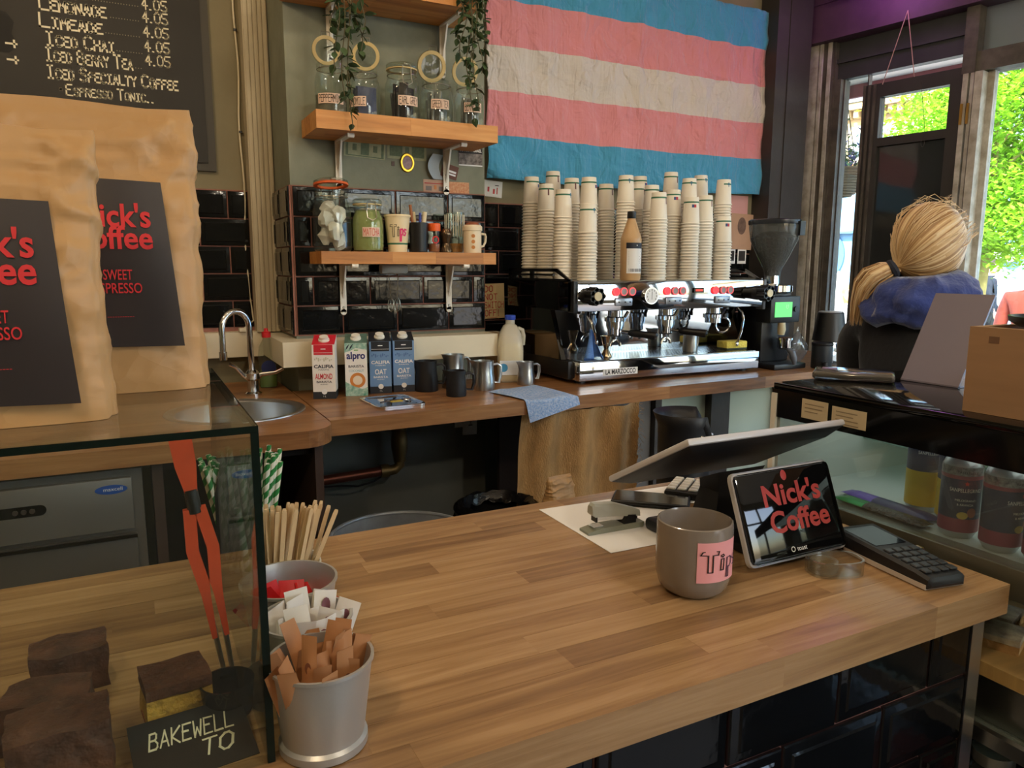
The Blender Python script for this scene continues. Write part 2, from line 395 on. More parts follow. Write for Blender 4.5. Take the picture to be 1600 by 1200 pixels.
# ---- window wall, its own slant: u runs towards the viewer, w outwards
UD = Vector((.165, -.986, 0)).normalized(); UN = Vector((.986, .165, 0)).normalized()
WM = Matrix(((UD.x, UN.x, 0, 3.30), (UD.y, UN.y, 0, 3.05), (0, 0, 1, 0), (0, 0, 0, 1)))
def wb(*boxes):
    b = B()
    for q in boxes: b.box(*q)
    return b.xf(WM)
m_purple = M('violet_lit_paint', (84, 58, 74), .6, var=.3, vs=7, bump=.15, bs=30)  # pinkish-brown beam paint with the tube's violet glow mixed into its colour
wr = wb((-.12, .115, -.03, .12, 0, 3.0)); 
struct('wall_right', wr, m_pale)
struct('trim_4', wb((-.06, 6.2, -.06, .10, 2.535, 3.0), (.1, 6.2, -.075, -.06, 2.535, 2.56), (-.06, 6.2, -.07, -.06, 2.72, 2.74)), m_purple)
struct('trim_5', wb((.115, .83, .02, .07, 2.35, 2.54), (.115, .83, .005, .02, 2.43, 2.45)), M('dark_board', (58, 60, 60), .6, var=.3, vs=5))
struct('trim_6', wb((.115, .19, -.02, .09, 0, 2.54), (.20, .232, .0, .09, 0, 2.35), (.19, .20, -.005, .09, 0, 2.54)), m_frame)
struct('trim_7', wb((.122, .138, -.03, -.02, 0, 2.54), (.165, .185, -.026, -.02, 0, 2.54)), m_pale)
struct('wall_shopfront', wb((.925, 6.2, -.02, .12, 0, .72), (5.6, 6.2, -.02, .12, .72, 2.54), (.115, .36, -.02, .1, 0, .3)), m_darkwood)
struct('trim_8', wb((.925, 5.6, -.05, .13, .72, .76), (.84, 5.6, -.02, .09, 2.255, 2.34), (.83, .885, -.03, .08, 2.25, 2.54), (2.5, 2.57, -.02, .09, .76, 2.25), (4.05, 4.12, -.02, .09, .76, 2.25)), m_frame)
struct('trim_9', wb((.84, .862, -.035, .09, 0, 2.25), (.87, .885, -.03, .09, 0, 2.25), (.892, .925, -.04, .09, 0, 2.25)), m_pale)
w1 = struct('window_1', wb((.232, .238, .03, .06, .3, 2.35), (.36, .366, .03, .06, .3, 2.35)), m_frame)
wb((.238, .36, .042, .046, .3, 2.35)).obj('pane', g_pane, w1)
w2 = struct('window_2', wb((.925, .95, .02, .06, .76, 2.255)), m_pale)
wb((.95, 5.6, .036, .042, .76, 2.255)).obj('pane', g_pane, w2)
wb((.885, 5.6, .036, .042, 2.34, 2.54)).obj('transom_pane', M('grey_transom', (120, 122, 120), .5, trans=.55), w2)  # evenly grey translucent pane above the transom bar
# door leaf with its stiles, rails, clear top light, dark lower panel and brass hinges
d1 = struct('door_1', wb((.366, .452, -.01, .04, .02, 2.287), (.776, .838, -.01, .04, .02, 2.287), (.452, .776, -.01, .04, 2.222, 2.287), (.452, .776, -.01, .04, 1.985, 2.026), (.452, .776, -.01, .04, .02, .3)), M('door_paint', (58, 56, 52), .5, var=.25, vs=6))
wb((.452, .776, .012, .017, 2.026, 2.222)).obj('pane', g_pane, d1)
wb((.452, .776, .010, .018, .3, 1.985)).obj('pane', M('dark_backed_glass', (44, 46, 46), .05, spec=.9), d1)
for q in (.366, .392, .418): wb((q, q+.012, -.018, -.01, .02, 2.287)).obj('moulding', m_frame, d1)
for z in (2.03, 1.05):
    wb((.842, .852, -.042, -.035, z, z+.09), (.868, .878, -.040, -.035, z, z+.09)).obj('hinge', m_brass, d1)
# string loop hanging over the door and a blind cord
st = B(); P_ = lambda u, z, w=-.07: WM @ Vector((u, w, z))
st.tube([P_(.59, 2.575, -.08), P_(.49, 2.265)], .002, 5); st.tube([P_(.59, 2.575, -.08), P_(.64, 2.272)], .002, 5)
st.obj('string', M('pink_string', (190, 150, 140), .9), label='pale pink string hanging in an inverted V over the dark door', cat='string')
st = B(); st.tube([P_(.655, 2.25, -.03), P_(.69, 2.03, -.03), P_(.685, 1.99, -.03)], .0012, 5)
st.tube([P_(.685+.008*math.sin(i), 1.99-.018*(1-math.cos(i)), -.03) for i in [k*PI/8 for k in range(17)]], .0015, 5)
st.obj('pull_cord', M('dark_cord', (60, 58, 54), .9), label='thin looped pull cord hanging in front of the door glass', cat='cord')

# ---- worktops of glued staves
def xsplit(a, b, lo, hi):
    xs = [a]; x = a+random.uniform(lo*.3, hi)
    while x < b-lo*.4: xs.append(x); x += random.uniform(lo, hi)
    return xs+[b]
def stave_row(parent, ya, yb, xl, xr, z0, z1, mat, lo=.28, hi=.62):
    """one row: ya(x), yb(x) its long edges; xl(y), xr(y) its ends"""
    y_0, y_1 = ya(0), yb(0); N = 5
    ys = [y_0+(y_1-y_0)*i/N for i in range(N+1)]
    L = [xl(y) for y in ys]; Q = [xr(y) for y in ys]
    a, b = max(L), min(Q)
    if max(q-l for q, l in zip(Q, L)) < .004: return
    cuts = xsplit(a, b, lo, hi) if b-a > lo else [a, b]
    for i in range(len(cuts)-1):
        c0, c1 = cuts[i], cuts[i+1]; first = i == 0; last = i == len(cuts)-2
        lft = [(L[k] if first else c0, ys[k]) for k in (range(N+1) if first else (0, N))]
        rgt = [(Q[k] if last else c1, ys[k]) for k in (range(N+1) if last else (0, N))]
        poly = rgt+lft[::-1]
        poly = [(x, ya(x)+(yb(x)-ya(x))*(y-y_0)/(y_1-y_0)) for x, y in poly]
        cx = sum(p[0] for p in poly)/len(poly); cy = sum(p[1] for p in poly)/len(poly)
        q = []
        for p in poly:
            v = (p[0]-cx, p[1]-cy)
            if not q or abs(v[0]-q[-1][0])+abs(v[1]-q[-1][1]) > 1e-4: q.append(v)
        if len(q) < 3: continue
        k = 1-.0005/max(.02, abs(yb(cx)-ya(cx)))
        B().slab([(x, y*k) for x, y in q], z0, z1-random.uniform(0, .0003)).obj('stave', mat, parent, (cx, cy, 0), ang=0)

bar_top = thing('counter_worktop', 'thick oak block worktop on the black tiled front counter', 'worktop', (0, 0, 0))
n = 14
for k in range(n):
    a = .562+.615*k/n; b = .562+.615*(k+1)/n
    stave_row(bar_top, lambda x, a=a: a, lambda x, b=b: b, lambda y: -1.0, lambda y: 1.075, .906, .95, m_oak, .22, .6)
back_top = thing('back_worktop', 'worn oak block worktop running under the coffee machine', 'worktop', (0, 0, 0))
yf = lambda x: 2.105+.05*(x-.48)
n = 13
for k in range(n):
    stave_row(back_top, lambda x, k=k: yf(x)+(2.672-yf(x))*k/n, lambda x, k=k: yf(x)+(2.672-yf(x))*(k+1)/n, lambda y: .485, lambda y: 3.15, .903, .95, m_oak2, .35, .8)
for k in range(8):
    stave_row(back_top, lambda x, k=k: 2.672+.37*k/8, lambda x, k=k: 2.672+.37*(k+1)/8, lambda y: 1.25, lambda y: 3.2, .903, .95, m_oak2, .35, .8)
sink_top = thing('sink_worktop', 'oak block worktop with a rounded corner around the round sink', 'worktop', (0, 0, 0))
SX, SY, SR = .262, 2.375, .182
def xr_corner(y): return .481-(.10-math.sqrt(max(0, .01-(2.09-y)**2)) if y < 2.09 else 0)
n = 22
for k in range(n):
    a = 1.992+.99*k/n; b = 1.992+.99*(k+1)/n; fa = lambda x, a=a: a; fb = lambda x, b=b: b
    if b > SY-SR and a < SY+SR:
        hw = lambda y: math.sqrt(max(0, SR*SR-(y-SY)**2))
        stave_row(sink_top, fa, fb, lambda y: -1.3, lambda y: SX-hw(y), .903, .95, m_oak2)
        stave_row(sink_top, fa, fb, lambda y: SX+hw(y), xr_corner, .903, .95, m_oak2)
    else:
        stave_row(sink_top, fa, fb, lambda y: -1.3, xr_corner, .903, .95, m_oak2)

# ---- front counter body with its tiled face
bar = thing('bar_counter', 'front bar counter faced with glossy black metro tiles and pink grout', 'counter', (0, 0, 0))
B().box(-1.0, 1.05, .606, 1.12, 0, .906).obj('carcass', M('carcass_dark', (40, 36, 32), .7), bar)
B().box(-1.0, 1.05, .600, .606, .1, .906).obj('grout', m_grout, bar)
tile_field(bar, -1.0, 1.05, .9055, 7, .775, T(0, .600, 0), w=.186, h=.103)
B().box(1.05, 1.077, .592, 1.12, .0, .906).obj('corner_trim', m_steel, bar)

# ---- wall shelves with white brackets
def bracket(parent, x, ztop, drop, yb, reach):
    b = B(); y0 = yb-.004
    b.box(x-.011, x+.011, y0-.005, y0, ztop-drop, ztop); b.cyl((x, y0-.005, ztop-drop), (x, y0, ztop-drop), .011, n=12)
    b.box(x-.011, x+.011, y0-reach, y0, ztop-.006, ztop)
    b.slab([(0, 0), (-.05, 0), (-.012, -.10), (0, -.12)], -.003, .003)
    i0 = len(b.v)-8; b.xf(Matrix.Translation((x, y0-.004, ztop-.004)) @ Matrix(((0, 0, 1, 0), (1, 0, 0, 0), (0, 1, 0, 0), (0, 0, 0, 1))), i0)
    b.cyl((x-.011, y0-reach, ztop-.006), (x+.011, y0-reach, ztop-.006), .008, n=10)
    o = b.obj('bracket', m_white, parent)
    for z in (ztop-drop+.016, ztop-drop*.6): B().ball((x, y0-.005, z), .005, .003, .005, 8, 5).obj('screw', m_steel, o)
def shelf(name, label, x0, x1, y0, y1, z0, z1, bx, drop):
    s = thing(name, label, 'shelf', ((x0+x1)/2, y1, z0)); ox, oy = (x0+x1)/2, y1
    n = 5
    for k in range(n):
        a = y0+(y1-y0)*k/n-oy; b = y0+(y1-y0)*(k+1)/n-oy
        xs = xsplit(x0-ox, x1-ox, .12, .3)
        for p, q in zip(xs, xs[1:]): B().box(-(q-p)/2+.0002, (q-p)/2-.0002, a+.0002, b, 0, z1-z0).obj('stave', m_shelf, s, ((p+q)/2, 0, 0), ang=0)
    for x in bx: bracket(s, x-ox, 0, drop, 0, .17)
    return s
shelf('wall_shelf', 'thick oak shelf holding the row of clip-top tea jars', .555, 1.19, 2.45, 2.672, 1.820, 1.877, (.676, 1.079), .155)
shelf('wall_shelf', 'oak shelf over the black tiles holding tip cup, shakers and jars', .562, 1.197, 2.48, 2.66, 1.397, 1.438, (.674, 1.08), .17)
shelf('wall_shelf', 'oak shelf at the top of the green wall with plants trailing off it', .50, 1.118, 2.45, 2.672, 2.25, 2.305, (.66, 1.07), .17)

# ================================================================ espresso machine
em = thing('espresso_machine', 'long three-group espresso machine in polished steel with black end panels', 'coffee machine', (1.45, 2.33, .95))
m_mirror = M('mirror_steel', (200, 202, 206), .05, 1)
m_sidem = M('dark_mirror_steel', (120, 118, 114), .06, 1)
for x, y in ((.06, .06), (.88, .06), (.06, .5), (.88, .5)): B().cyl((x, y, 0), (x, y, .016), .022, n=12).obj('foot', m_black, em)
B().rbox(.0, .94, .05, .56, .016, .086, .004).obj('base', m_black, em)
B().rbox(.02, .922, .0, .30, .014, .086, .003).obj('drip_tray', m_mirror, em)
gr = B().box(.03, .912, .012, .225, .086, .0885).obj('tray_grill', M('grill_steel', (150, 152, 154), .25, 1), em)
hb = B()
for i in range(44):
    for j in range(9): hb.box(.2+i*.014, .207+i*.014, .03+j*.02, .042+j*.02, .0885, .0887)
hb.obj('perforation', m_black, gr, kind='stuff')
B().box(.04, .92, .225, .24, .0885, .275).obj('backsplash', m_mirror, em)
B().box(.02, .94, .24, .54, .086, .275).obj('body', m_black, em)
for x0, x1 in ((.0, .02), (.92, .94)):
    b = B().slab([(.10, .0865), (.19, .275), (.545, .275), (.545, .0865)], 0, 1)
    b.xf(Matrix(((0, 0, x1-x0, x0), (1, 0, 0, 0), (0, 1, 0, 0), (0, 0, 0, 1)))); b.obj('side_panel', m_sidem, em)
B().rbox(.0, .96, .035, .56, .273, .386, .004).obj('head_housing', m_blackg, em)
fp = B().rbox(.018, .945, .02, .036, .274, .385, .003).obj('front_panel', m_mirror, em)
B().rbox(.0, .018, .018, .06, .270, .387, .003).obj('end_cap', m_black, em)
B().rbox(.945, .962, .018, .06, .262, .388, .003).obj('end_cap', M('end_grey', (70, 70, 72), .4), em)
# side rails that fence the cup tray
def rail(x, mt, slots):
    b = B()
    def q(y0, y1, z0, z1): b.box(x, x+.006, y0, y1, z0, z1)
    q(.04, .55, .386, .394); q(.17, .55, .404, .412); q(.14, .55, .420, .432); q(.33, .36, .394, .42); q(.52, .55, .394, .432)
    s = B().slab([(.04, .386), (.06, .386), (.19, .432), (.14, .432)], x, x+.006)
    s.xf(Matrix(((0, 0, 1, 0), (1, 0, 0, 0), (0, 1, 0, 0), (0, 0, 0, 1)))); b.add(s.v, s.f)
    b.obj('cup_rail', mt, em)
rail(.0, m_black, True); rail(.953, M('grey_rail', (120, 118, 118), .35, .6), True)
B().box(.01, .95, .06, .55, .386, .3865).obj('cup_tray', m_steel, em)
m_lamp = M('lit_red', (255, 40, 48), .4, emit=1.1); m_pinkrim = M('lit_pink_rim', (240, 90, 96), .4, emit=.35); m_btn = M('button_grey', (150, 140, 140), .3)
for i, (x, on) in enumerate(((.188, 1), (.223, 0), (.262, 0), (.431, 1), (.47, 0), (.508, 0), (.678, 1), (.719, 0), (.757, 0))):
    k = B().cyl((x, .02, .346), (x, .013, .346), .0145, n=20).obj('button', m_lamp if on else m_btn, em)
    B().ring((x, .014, .346), .014, .0026, (0, 1, 0), 22, 6).obj('button_rim', m_pinkrim, k)
ga = B().cyl((.348, .02, .329), (.348, .006, .329), .033, n=28).obj('gauge', m_chrome, em)
B().cyl((.348, .0065, .329), (.348, .005, .329), .0285, n=28).obj('dial', m_paper, ga)
nb = B().box(.3475, .3487, .004, .0046, .314, .345)
for i in range(9):
    a = R(-130+i*32); nb.box(.348+.022*math.sin(a)-.001, .348+.022*math.sin(a)+.001, .0042, .0048, .329+.022*math.cos(a)-.003, .329+.022*math.cos(a)+.003)
nb.obj('needle', m_ink, ga)
dp = B().box(.565, .615, .014, .021, .337, .357).obj('display', m_blackg, em)
B().box(.572, .608, .0132, .014, .343, .351).obj('digits', M('led_red', (200, 60, 44), .5, emit=.8), dp)
for x in (.224, .465, .718):
    lp = B().rbox(x-.04, x+.04, .014, .021, .292, .322, .004).obj('label_plate', M('plate_grey', (150, 156, 166), .25, .5), em)
    for dx in (-.027, .002, .025): B().box(x+dx, x+dx+.007, .0132, .014, .304, .309).obj('icon', m_ink, lp)
for x in (.059, .907):
    b = B(); b.cyl((x, .02, .333), (x, -.01, .333), .03, n=16); b.cyl((x, -.01, .333), (x, -.055, .333), .027, .03, 14)
    for i in range(7):
        a = 2*PI*i/7; b.cyl((x+.026*math.cos(a), -.012, .333+.026*math.sin(a)), (x+.026*math.cos(a), -.055, .333+.026*math.sin(a)), .009, n=8)
    k = b.obj('steam_knob', m_black, em); B().cyl((x, -.055, .333), (x, -.058, .333), .016, n=18).obj('knob_cap', M('knob_cap', (210, 196, 160), .4), k)
# groups and portafilters
for gi, x in enumerate((.262, .514, .770)):
    b = B(); y = .125
    b.lathe([(.0, 0), (.036, 0), (.036, .02), (.042, .022), (.042, .035), (.03, .04), (.03, .062), (.045, .064), (.045, .072)], 24, (x, y, .205), True, True)
    for a in range(6): b.cyl((x+.041*math.cos(a), y+.041*math.sin(a), .225), (x+.041*math.cos(a), y+.041*math.sin(a), .242), .006, n=8)
    b.cyl((x+.045, y, .235), (x+.06, y-.005, .262), .008, n=8)
    b.obj('group_head', m_chrome, em)
    if gi < 2:
        p = B().lathe([(.0, 0), (.024, 0), (.03, .006), (.03, .03), (.034, .032), (.034, .042), (0, .042)], 24, (x, y, .165)).obj('portafilter', m_chrome, em)
        d = Vector((.60, -.78, -.08)).normalized(); o = Vector((x, y, .186))
        B().cyl(o+d*.03, o+d*.06, .008, .009).obj('neck', m_chrome, p)
        B().tube([o+d*.055, o+d*.065, o+d*.085, o+d*.12, o+d*.155, o+d*.168, o+d*.172+Vector((0, 0, -.003))], [.008, .0135, .0145, .0135, .0165, .0155, .006], 14).obj('handle', m_black, p)
        s = B(); s.cyl((x, y, .166), (x, y, .152), .012, .01)
        for e in (-1, 1): s.tube([(x, y, .152), (x+e*.012, y-.004, .147), (x+e*.021, y-.005, .138), (x+e*.024, y-.005, .126)], [.008, .007, .006, .0065], 10)
        s.obj('spout', m_chrome, p)
b = B(); b.ring((.80, .10, .195), .032, .006, (.3, 1, 0)); b.obj('bottomless_basket', m_chrome, em)
for pts in ([(.10, .07, .275), (.085, .05, .255), (.09, .03, .23), (.105, .03, .19), (.118, .04, .155)],
            [(.86, .08, .275), (.872, .06, .25), (.87, .05, .22), (.862, .05, .17), (.845, .055, .115)]):
    w = B().tube(pts, .0055, 10).obj('steam_wand', m_chrome, em); e = Vector(pts[-1]); B().ball(e, .008, .008, .011, 10, 7).obj('wand_tip', m_chrome, w)
bd = B().box(.125, .285, -.0015, 0.001, .03, .056).obj('badge', M('badge_white', (222, 220, 216), .35), em)
b = fontmesh('LA MARZOCCO', .026, bold=.0006); wd = max(v[0] for v in b.v)-min(v[0] for v in b.v)
b.xf(T(.205, -.002, .0345) @ FRONT @ Matrix.Diagonal((.14/wd, 1, 1, 1))).obj('lettering', m_ink, bd, ang=0)

# ---- things on the machine's tray
m_cloth = M('blue_cloth', (92, 134, 200), .9, var=.25, vs=40, bump=.3, bs=160)
def drape():
    b = B()
    def f(u, v):
        a = -PI*.2+u*2*PI*.82; r = .008+.030*v**1.4*(1+.28*math.sin(5*u*PI+1))
        return (r*math.cos(a)*1.0+.006*v, r*math.sin(a)*.75, .112-.112*v+(.006*math.sin(9*u) if v > .8 else 0))
    b.grid(f, 30, 14); return b
drape().obj('bar_cloth', m_cloth, None, (1.557, 2.388, 1.0395), label='small blue cloth hung over the steam wand of the coffee machine', cat='cloth')
B().lathe([(.0, 0), (.0225, 0), (.0225, .003), (.009, .030), (.024, .082), (.0225, .082), (.008, .033), (.0, .033)], 24).obj('jigger', M('bronze_steel', (160, 140, 110), .2, 1), None, (1.655, 2.43, 1.0392), label='double-ended metal jigger standing on the drip tray', cat='jigger')
def jug(name, label, loc, h, r0, r1, mt, rz, hm=None, cat='jug', group=None):
    """milk pitcher: body with pouring lip, strap handle"""
    t = thing(name, label, cat, loc, rz, group)
    prof = [(r0, 0), (r0*1.02, h*.05), (r0*1.02, h*.3), (r1*1.02, h*.62), (r1, h*.85), (r1*1.03, h)]
    b = B().lathe(cup_thick(prof, .0018), 28)
    for i, (x, y, z) in enumerate(b.v):
        if z > h*.7 and x > 0:
            k = (z-h*.7)/(h*.3); a = math.atan2(y, x); w = max(0, 1-abs(a)/.5)
            b.v[i] = (x+.016*k*w*w, y, z+.004*k*w)
    b.obj('body', mt, t)
    x = -r1*.98
    b = B(); pts = [(x, 0, h*.86), (x-.018, 0, h*.88), (x-.030, 0, h*.80), (x-.031, 0, h*.5), (x-.024, 0, h*.22), (-r0*1.0, 0, h*.24)]
    for w in (-.004, .004): b.tube([(p[0], p[1]+w, p[2]) for p in pts], .0038, 8)
    b.obj('handle', hm or mt, t); return t
jug('milk_pitcher', 'small steel milk pitcher standing on the coffee machine drip tray', (2.082, 2.435, 1.0392), .078, .030, .029, m_steel, R(200))
sp = thing('sponge', 'yellow washing-up sponge lying on the drip tray', 'sponge', (2.31, 2.43, 1.0388), R(-4))
B().rbox(-.055, .055, -.035, .035, .006, .036, .005).obj('foam', M('yellow_foam', (226, 206, 96), .95, var=.12, vs=60, bump=.6, bs=120), sp)
B().rbox(-.054, .054, -.034, .034, 0, .007, .002).obj('scourer', M('scourer_dark', (60, 66, 50), .95), sp)

# ---- sauce bottle on top of the machine
sb = thing('sauce_bottle', 'tall tan sauce bottle with black cap and white label before the cup stacks', 'bottle', (1.735, 2.385+.01, 1.3368), 0)
m_tan = M('tan_plastic', (196, 158, 112), .35, var=.08, vs=10)
B().lathe([(.0, 0), (.036, 0), (.040, .006), (.0405, .15), (.041, .155), (.039, .165), (.03, .19), (.018, .226), (.0155, .234), (.0155, .24), (0, .24)], 28).obj('body', m_tan, sb)
B().lathe([(.0165, .236), (.0175, .238), (.0165, .262), (.012, .264), (0, .264)], 20).obj('cap', m_black, sb)
lb = patch(-.040, .040, .028, .122, .0405, n=14).obj('label', M('label_white', (226, 224, 220), .5), sb)
patch(-.043, .043, .122, .144, .0405, n=14).obj('label_band', M('label_navy', (24, 26, 40), .5), sb)
b = B()
for i in range(9): b.box(-.033, -.033+random.uniform(.045, .066), .110-i*.0062, .1118-i*.0062, .001, .0012)
for i in range(18): b.box(-.031+i*.0034, -.031+i*.0034+random.choice((.001, .002)), .034, .046, .001, .0012)
wrap(b, .0408, 0).obj('small_print', M('print_grey', (120, 120, 124), .7), lb)
hand('*', m_paper, sb, None, .014, .002, center=True, bend=(.0416, .127))

# ================================================================ paper cups, upturned and nested
m_cup = M('white_card', (232, 224, 208), .55)
m_green = M('green_print', (52, 112, 84), .6); m_bluep = M('blue_print', (60, 84, 130), .6); m_redp = M('red_logo', (190, 60, 66), .6)
CH, CR, CB, CP = .108, .0392, .0285, .0118        # cup height, rim and base radius, pitch in the stack
def cup_body():
    prof = [(CR-.002, 0), (CR, .0012), (CR, .0036), (CR-.0040, .0056), (CB+.0006, CH-.001), (CB, CH), (CB-.003, CH), (CB-.003, CH-.006), (.0005, CH-.006)]
    return B().lathe(prof, 22)
cup_me = cup_body().mesh('paper_cup', m_cup)
def rad(z): return CR-.0040+(CB-CR+.0040)*(z-.005)/(CH-.005)+.0003
def print_band():
    b = B(); z0, z1 = .0845, .0905
    b.rings([[((rad(z)+.0005)*math.cos(2*PI*i/22), (rad(z)+.0005)*math.sin(2*PI*i/22), z) for i in range(22)] for z in (z0, z1)], False, False); return b.mesh('printed_band', m_green)
band_me = print_band()
def logo(kind):
    b = B()
    if kind == 0:
        b.mat(0).box(-.009, 0, 0, .012, .0006, .0009); b.mat(1).box(0, .009, 0, .012, .0006, .0009); zz = .066
    elif kind == 1:
        b.mat(2).box(-.003, .003, 0, .026, .0006, .0009); zz = .062
    else:
        b.mat(3).slab([(.006*math.cos(i), .008+.006*math.sin(i)) for i in [k*PI/5 for k in range(10)]], .0006, .0009); b.mat(3).box(-.0015, .0015, -.004, .004, .0006, .0009); zz = .080
    for i, (x, y, q) in enumerate(b.v):
        z = zz+y; a = x/rad(z); rr = rad(z)+q; b.v[i] = (rr*math.sin(a), -rr*math.cos(a), z)
    return b.mesh('printed_logo', [m_bluep, m_redp, M('brown_print', (110, 70, 70), .6), M('teal_print', (60, 110, 130), .6)])
logos = [logo(i) for i in range(3)]
STK = [(1.494, 2.765, 27, 1), (1.516, 2.675, 24, 1), (1.632, 2.82, 30, 0), (1.502, 2.52, 21, 1), (1.664, 2.725, 27, 0), (1.565, 2.44, 16, 1), (1.659, 2.58, 26, 0),
       (1.796, 2.66, 25, 1), (1.806, 2.54, 27, 1), (2.064, 2.79, 30, 0), (1.990, 2.70, 26, 0), (1.898, 2.44, 21, 1), (1.985, 2.60, 25, 0), (2.036, 2.523, 23, 1),
       (2.146, 2.68, 31, 0), (2.061, 2.438, 20, 1), (2.168, 2.58, 28, 0), (2.149, 2.452, 21, 1), (2.345, 2.71, 31, 0), (2.235, 2.436, 14, 1), (2.328, 2.55, 28, 1)]
_ord = 'first second third fourth fifth sixth seventh eighth ninth tenth eleventh'.split()
_fr = sorted([s for s in STK if s[3]], key=lambda s: s[0]); _bk = sorted([s for s in STK if not s[3]], key=lambda s: s[0])
SN = [('%s complete cup stack from the black rail' % _ord[_fr.index(s)] if _fr.index(s) < 11 else 'complete cup stack nearest the grinder') if s[3] else '%s rear cup stack from the black rail' % _ord[_bk.index(s)] for s in STK]
rest = B(); cm = [(v.co[:]) for v in cup_me.vertices]; cf = [list(p.vertices) for p in cup_me.polygons]
for si, (x, y, n, full) in enumerate(STK):
    lx, ly = random.uniform(-.012, .012), random.uniform(-.01, .01)
    for k in range(n):
        z = 1.3372+k*CP; h = k*CP; top = k == n-1
        px, py = x+lx*h+random.uniform(-.0008, .0008), y+ly*h+random.uniform(-.0008, .0008)
        if not full and k < n-3:
            rest.add([(px+v[0], py+v[1], z+v[2]) for v in cm], cf); continue
        o = link('paper_cup', cup_me, None, (px, py, z), (0, 0, random.uniform(0, 6)),
                 ('printed paper cup crowning the %s' if top else 'white paper cup nested in the %s') % SN[si],
                 'cup', 'printed cups crowning the stacks' if top else 'paper cups nested in the %s' % SN[si])
        if top:
            rz = random.uniform(-.5, .9); o.rotation_euler.z = rz
            link('printed_band', band_me, o); link('printed_logo', logos[(0, 1, 1, 2, 1, 2, 0, 1, 2, 0, 1, 1, 0, 0, 1, 0, 2, 1, 2, 0, 2)[si]], o)
rest.obj('paper_cup_stacks', m_cup, label='white paper cups deep in the rear stacks on the coffee machine', cat='cup', group=None, kind='stuff')

# ================================================================ coffee grinder
gd = thing('coffee_grinder', 'black coffee grinder with clear bean hopper and green screen', 'grinder', (2.535, 2.42, .95), R(0))
B().rbox(-.095, .095, -.115, .14, .0, .025, .006).obj('base', m_black, gd)
B().rbox(-.085, .085, -.02, .135, .024, .33, .008).obj('body', m_black, gd)
B().rbox(-.088, .088, -.07, .02, .20, .315, .006).obj('head', m_black, gd)
sc_ = B().box(-.065, .035, -.073, -.069, .225, .29).obj('screen', M('green_screen', (80, 190, 90), .3, emit=.9), gd)
hand('U', m_white, sc_, T(0, -.0738, .262) @ FRONT, .016, .002)
B().cyl((.06, -.07, .258), (.06, -.076, .258), .012, n=16).obj('dial', m_black, gd)
b = B().lathe([(.085, 0), (.09, .004), (.09, .03), (.06, .036), (.034, .038), (.032, .075)], 28, (0, .02, .33), True, False); b.obj('collar', m_chrome, gd)
b = B().lathe([(.034, 0), (.036, .025), (.06, .07), (.10, .155), (.108, .21), (.108, .225)], 32, (0, .02, .40)); b.obj('hopper', glass('hopper_plastic', (196, 198, 198), .08, 1.0, .10), gd)
b = B().lathe([(.0, .0), (.033, .002), (.034, .028), (.056, .07), (.094, .15), (.098, .165), (.06, .186), (.02, .193), (0, .193)], 32, (0, .02, .402)); b.obj('coffee_beans', M('beans', (40, 28, 22), .5, var=.4, vs=90, bump=1.0, bs=110), gd)
b = B().lathe([(.110, 0), (.112, .004), (.112, .018), (.106, .022), (0, .022)], 32, (0, .02, .623), True); b.obj('hopper_lid', M('smoked_lid', (40, 42, 46), .25), gd)
B().box(.03, .06, -.096, -.085, .575, .635).obj('lid_clip', m_black, gd)
b = B(); b.tube([(-.01, -.06, .20), (-.01, -.062, .17), (-.01, -.06, .148)], [.016, .018, .014], 12); b.obj('chute', M('chute_cream', (190, 176, 140), .4), gd)
pf = B().lathe([(.0, 0), (.024, 0), (.031, .008), (.031, .04), (.036, .042), (.036, .05), (0, .05)], 24, (0, -.075, .085)).obj('portafilter', m_chrome, gd)
B().lathe([(.0, .004), (.025, .004), (.030, 0)], 20, (0, -.075, .134)).obj('coffee_grounds', M('grounds', (70, 44, 32), .95, bump=.6, bs=160), pf)
B().tube([(0, -.09, .088), (.004, -.115, .075), (.008, -.122, .05), (.012, -.125, .022)], [.010, .014, .015, .009], 12).obj('handle', M('handle_grey', (80, 84, 92), .4), pf)

# ================================================================ flag on the back wall
def creases(m):
    t = m.node_tree; p = t.nodes['Principled BSDF']; tc = t.nodes.new('ShaderNodeTexCoord'); last = None
    for sc, st, ds in (((26, 1, 1.6), .5, .006), ((5, 1, 22), .35, .004), ((9, 9, 7), .6, .012)):
        mp = t.nodes.new('ShaderNodeMapping'); mp.inputs['Scale'].default_value = sc; t.links.new(tc.outputs['Object'], mp.inputs[0])
        n = t.nodes.new('ShaderNodeTexNoise'); n.inputs['Scale'].default_value = 1; n.inputs['Detail'].default_value = 3; n.inputs['Distortion'].default_value = .8; t.links.new(mp.outputs[0], n.inputs['Vector'])
        a = t.nodes.new('ShaderNodeMath'); a.operation = 'SUBTRACT'; a.inputs[1].default_value = .5; t.links.new(n.outputs[0], a.inputs[0])
        c = t.nodes.new('ShaderNodeMath'); c.operation = 'ABSOLUTE'; t.links.new(a.outputs[0], c.inputs[0])
        b = t.nodes.new('ShaderNodeBump'); b.inputs['Strength'].default_value = st; b.inputs['Distance'].default_value = ds*6
        t.links.new(c.outputs[0], b.inputs['Height'])
        if last: t.links.new(last, b.inputs['Normal'])
        last = b.outputs[0]
    t.links.new(last, p.inputs['Normal']); return m
m_flag = [M('flag_blue', (74, 158, 200), .85, sheen=.3, bump=.1, bs=300), M('flag_pink', (222, 144, 150), .85, sheen=.3, bump=.1, bs=301), M('flag_white', (214, 206, 198), .85, sheen=.3, bump=.1, bs=302)]
for q in m_flag: creases(q)
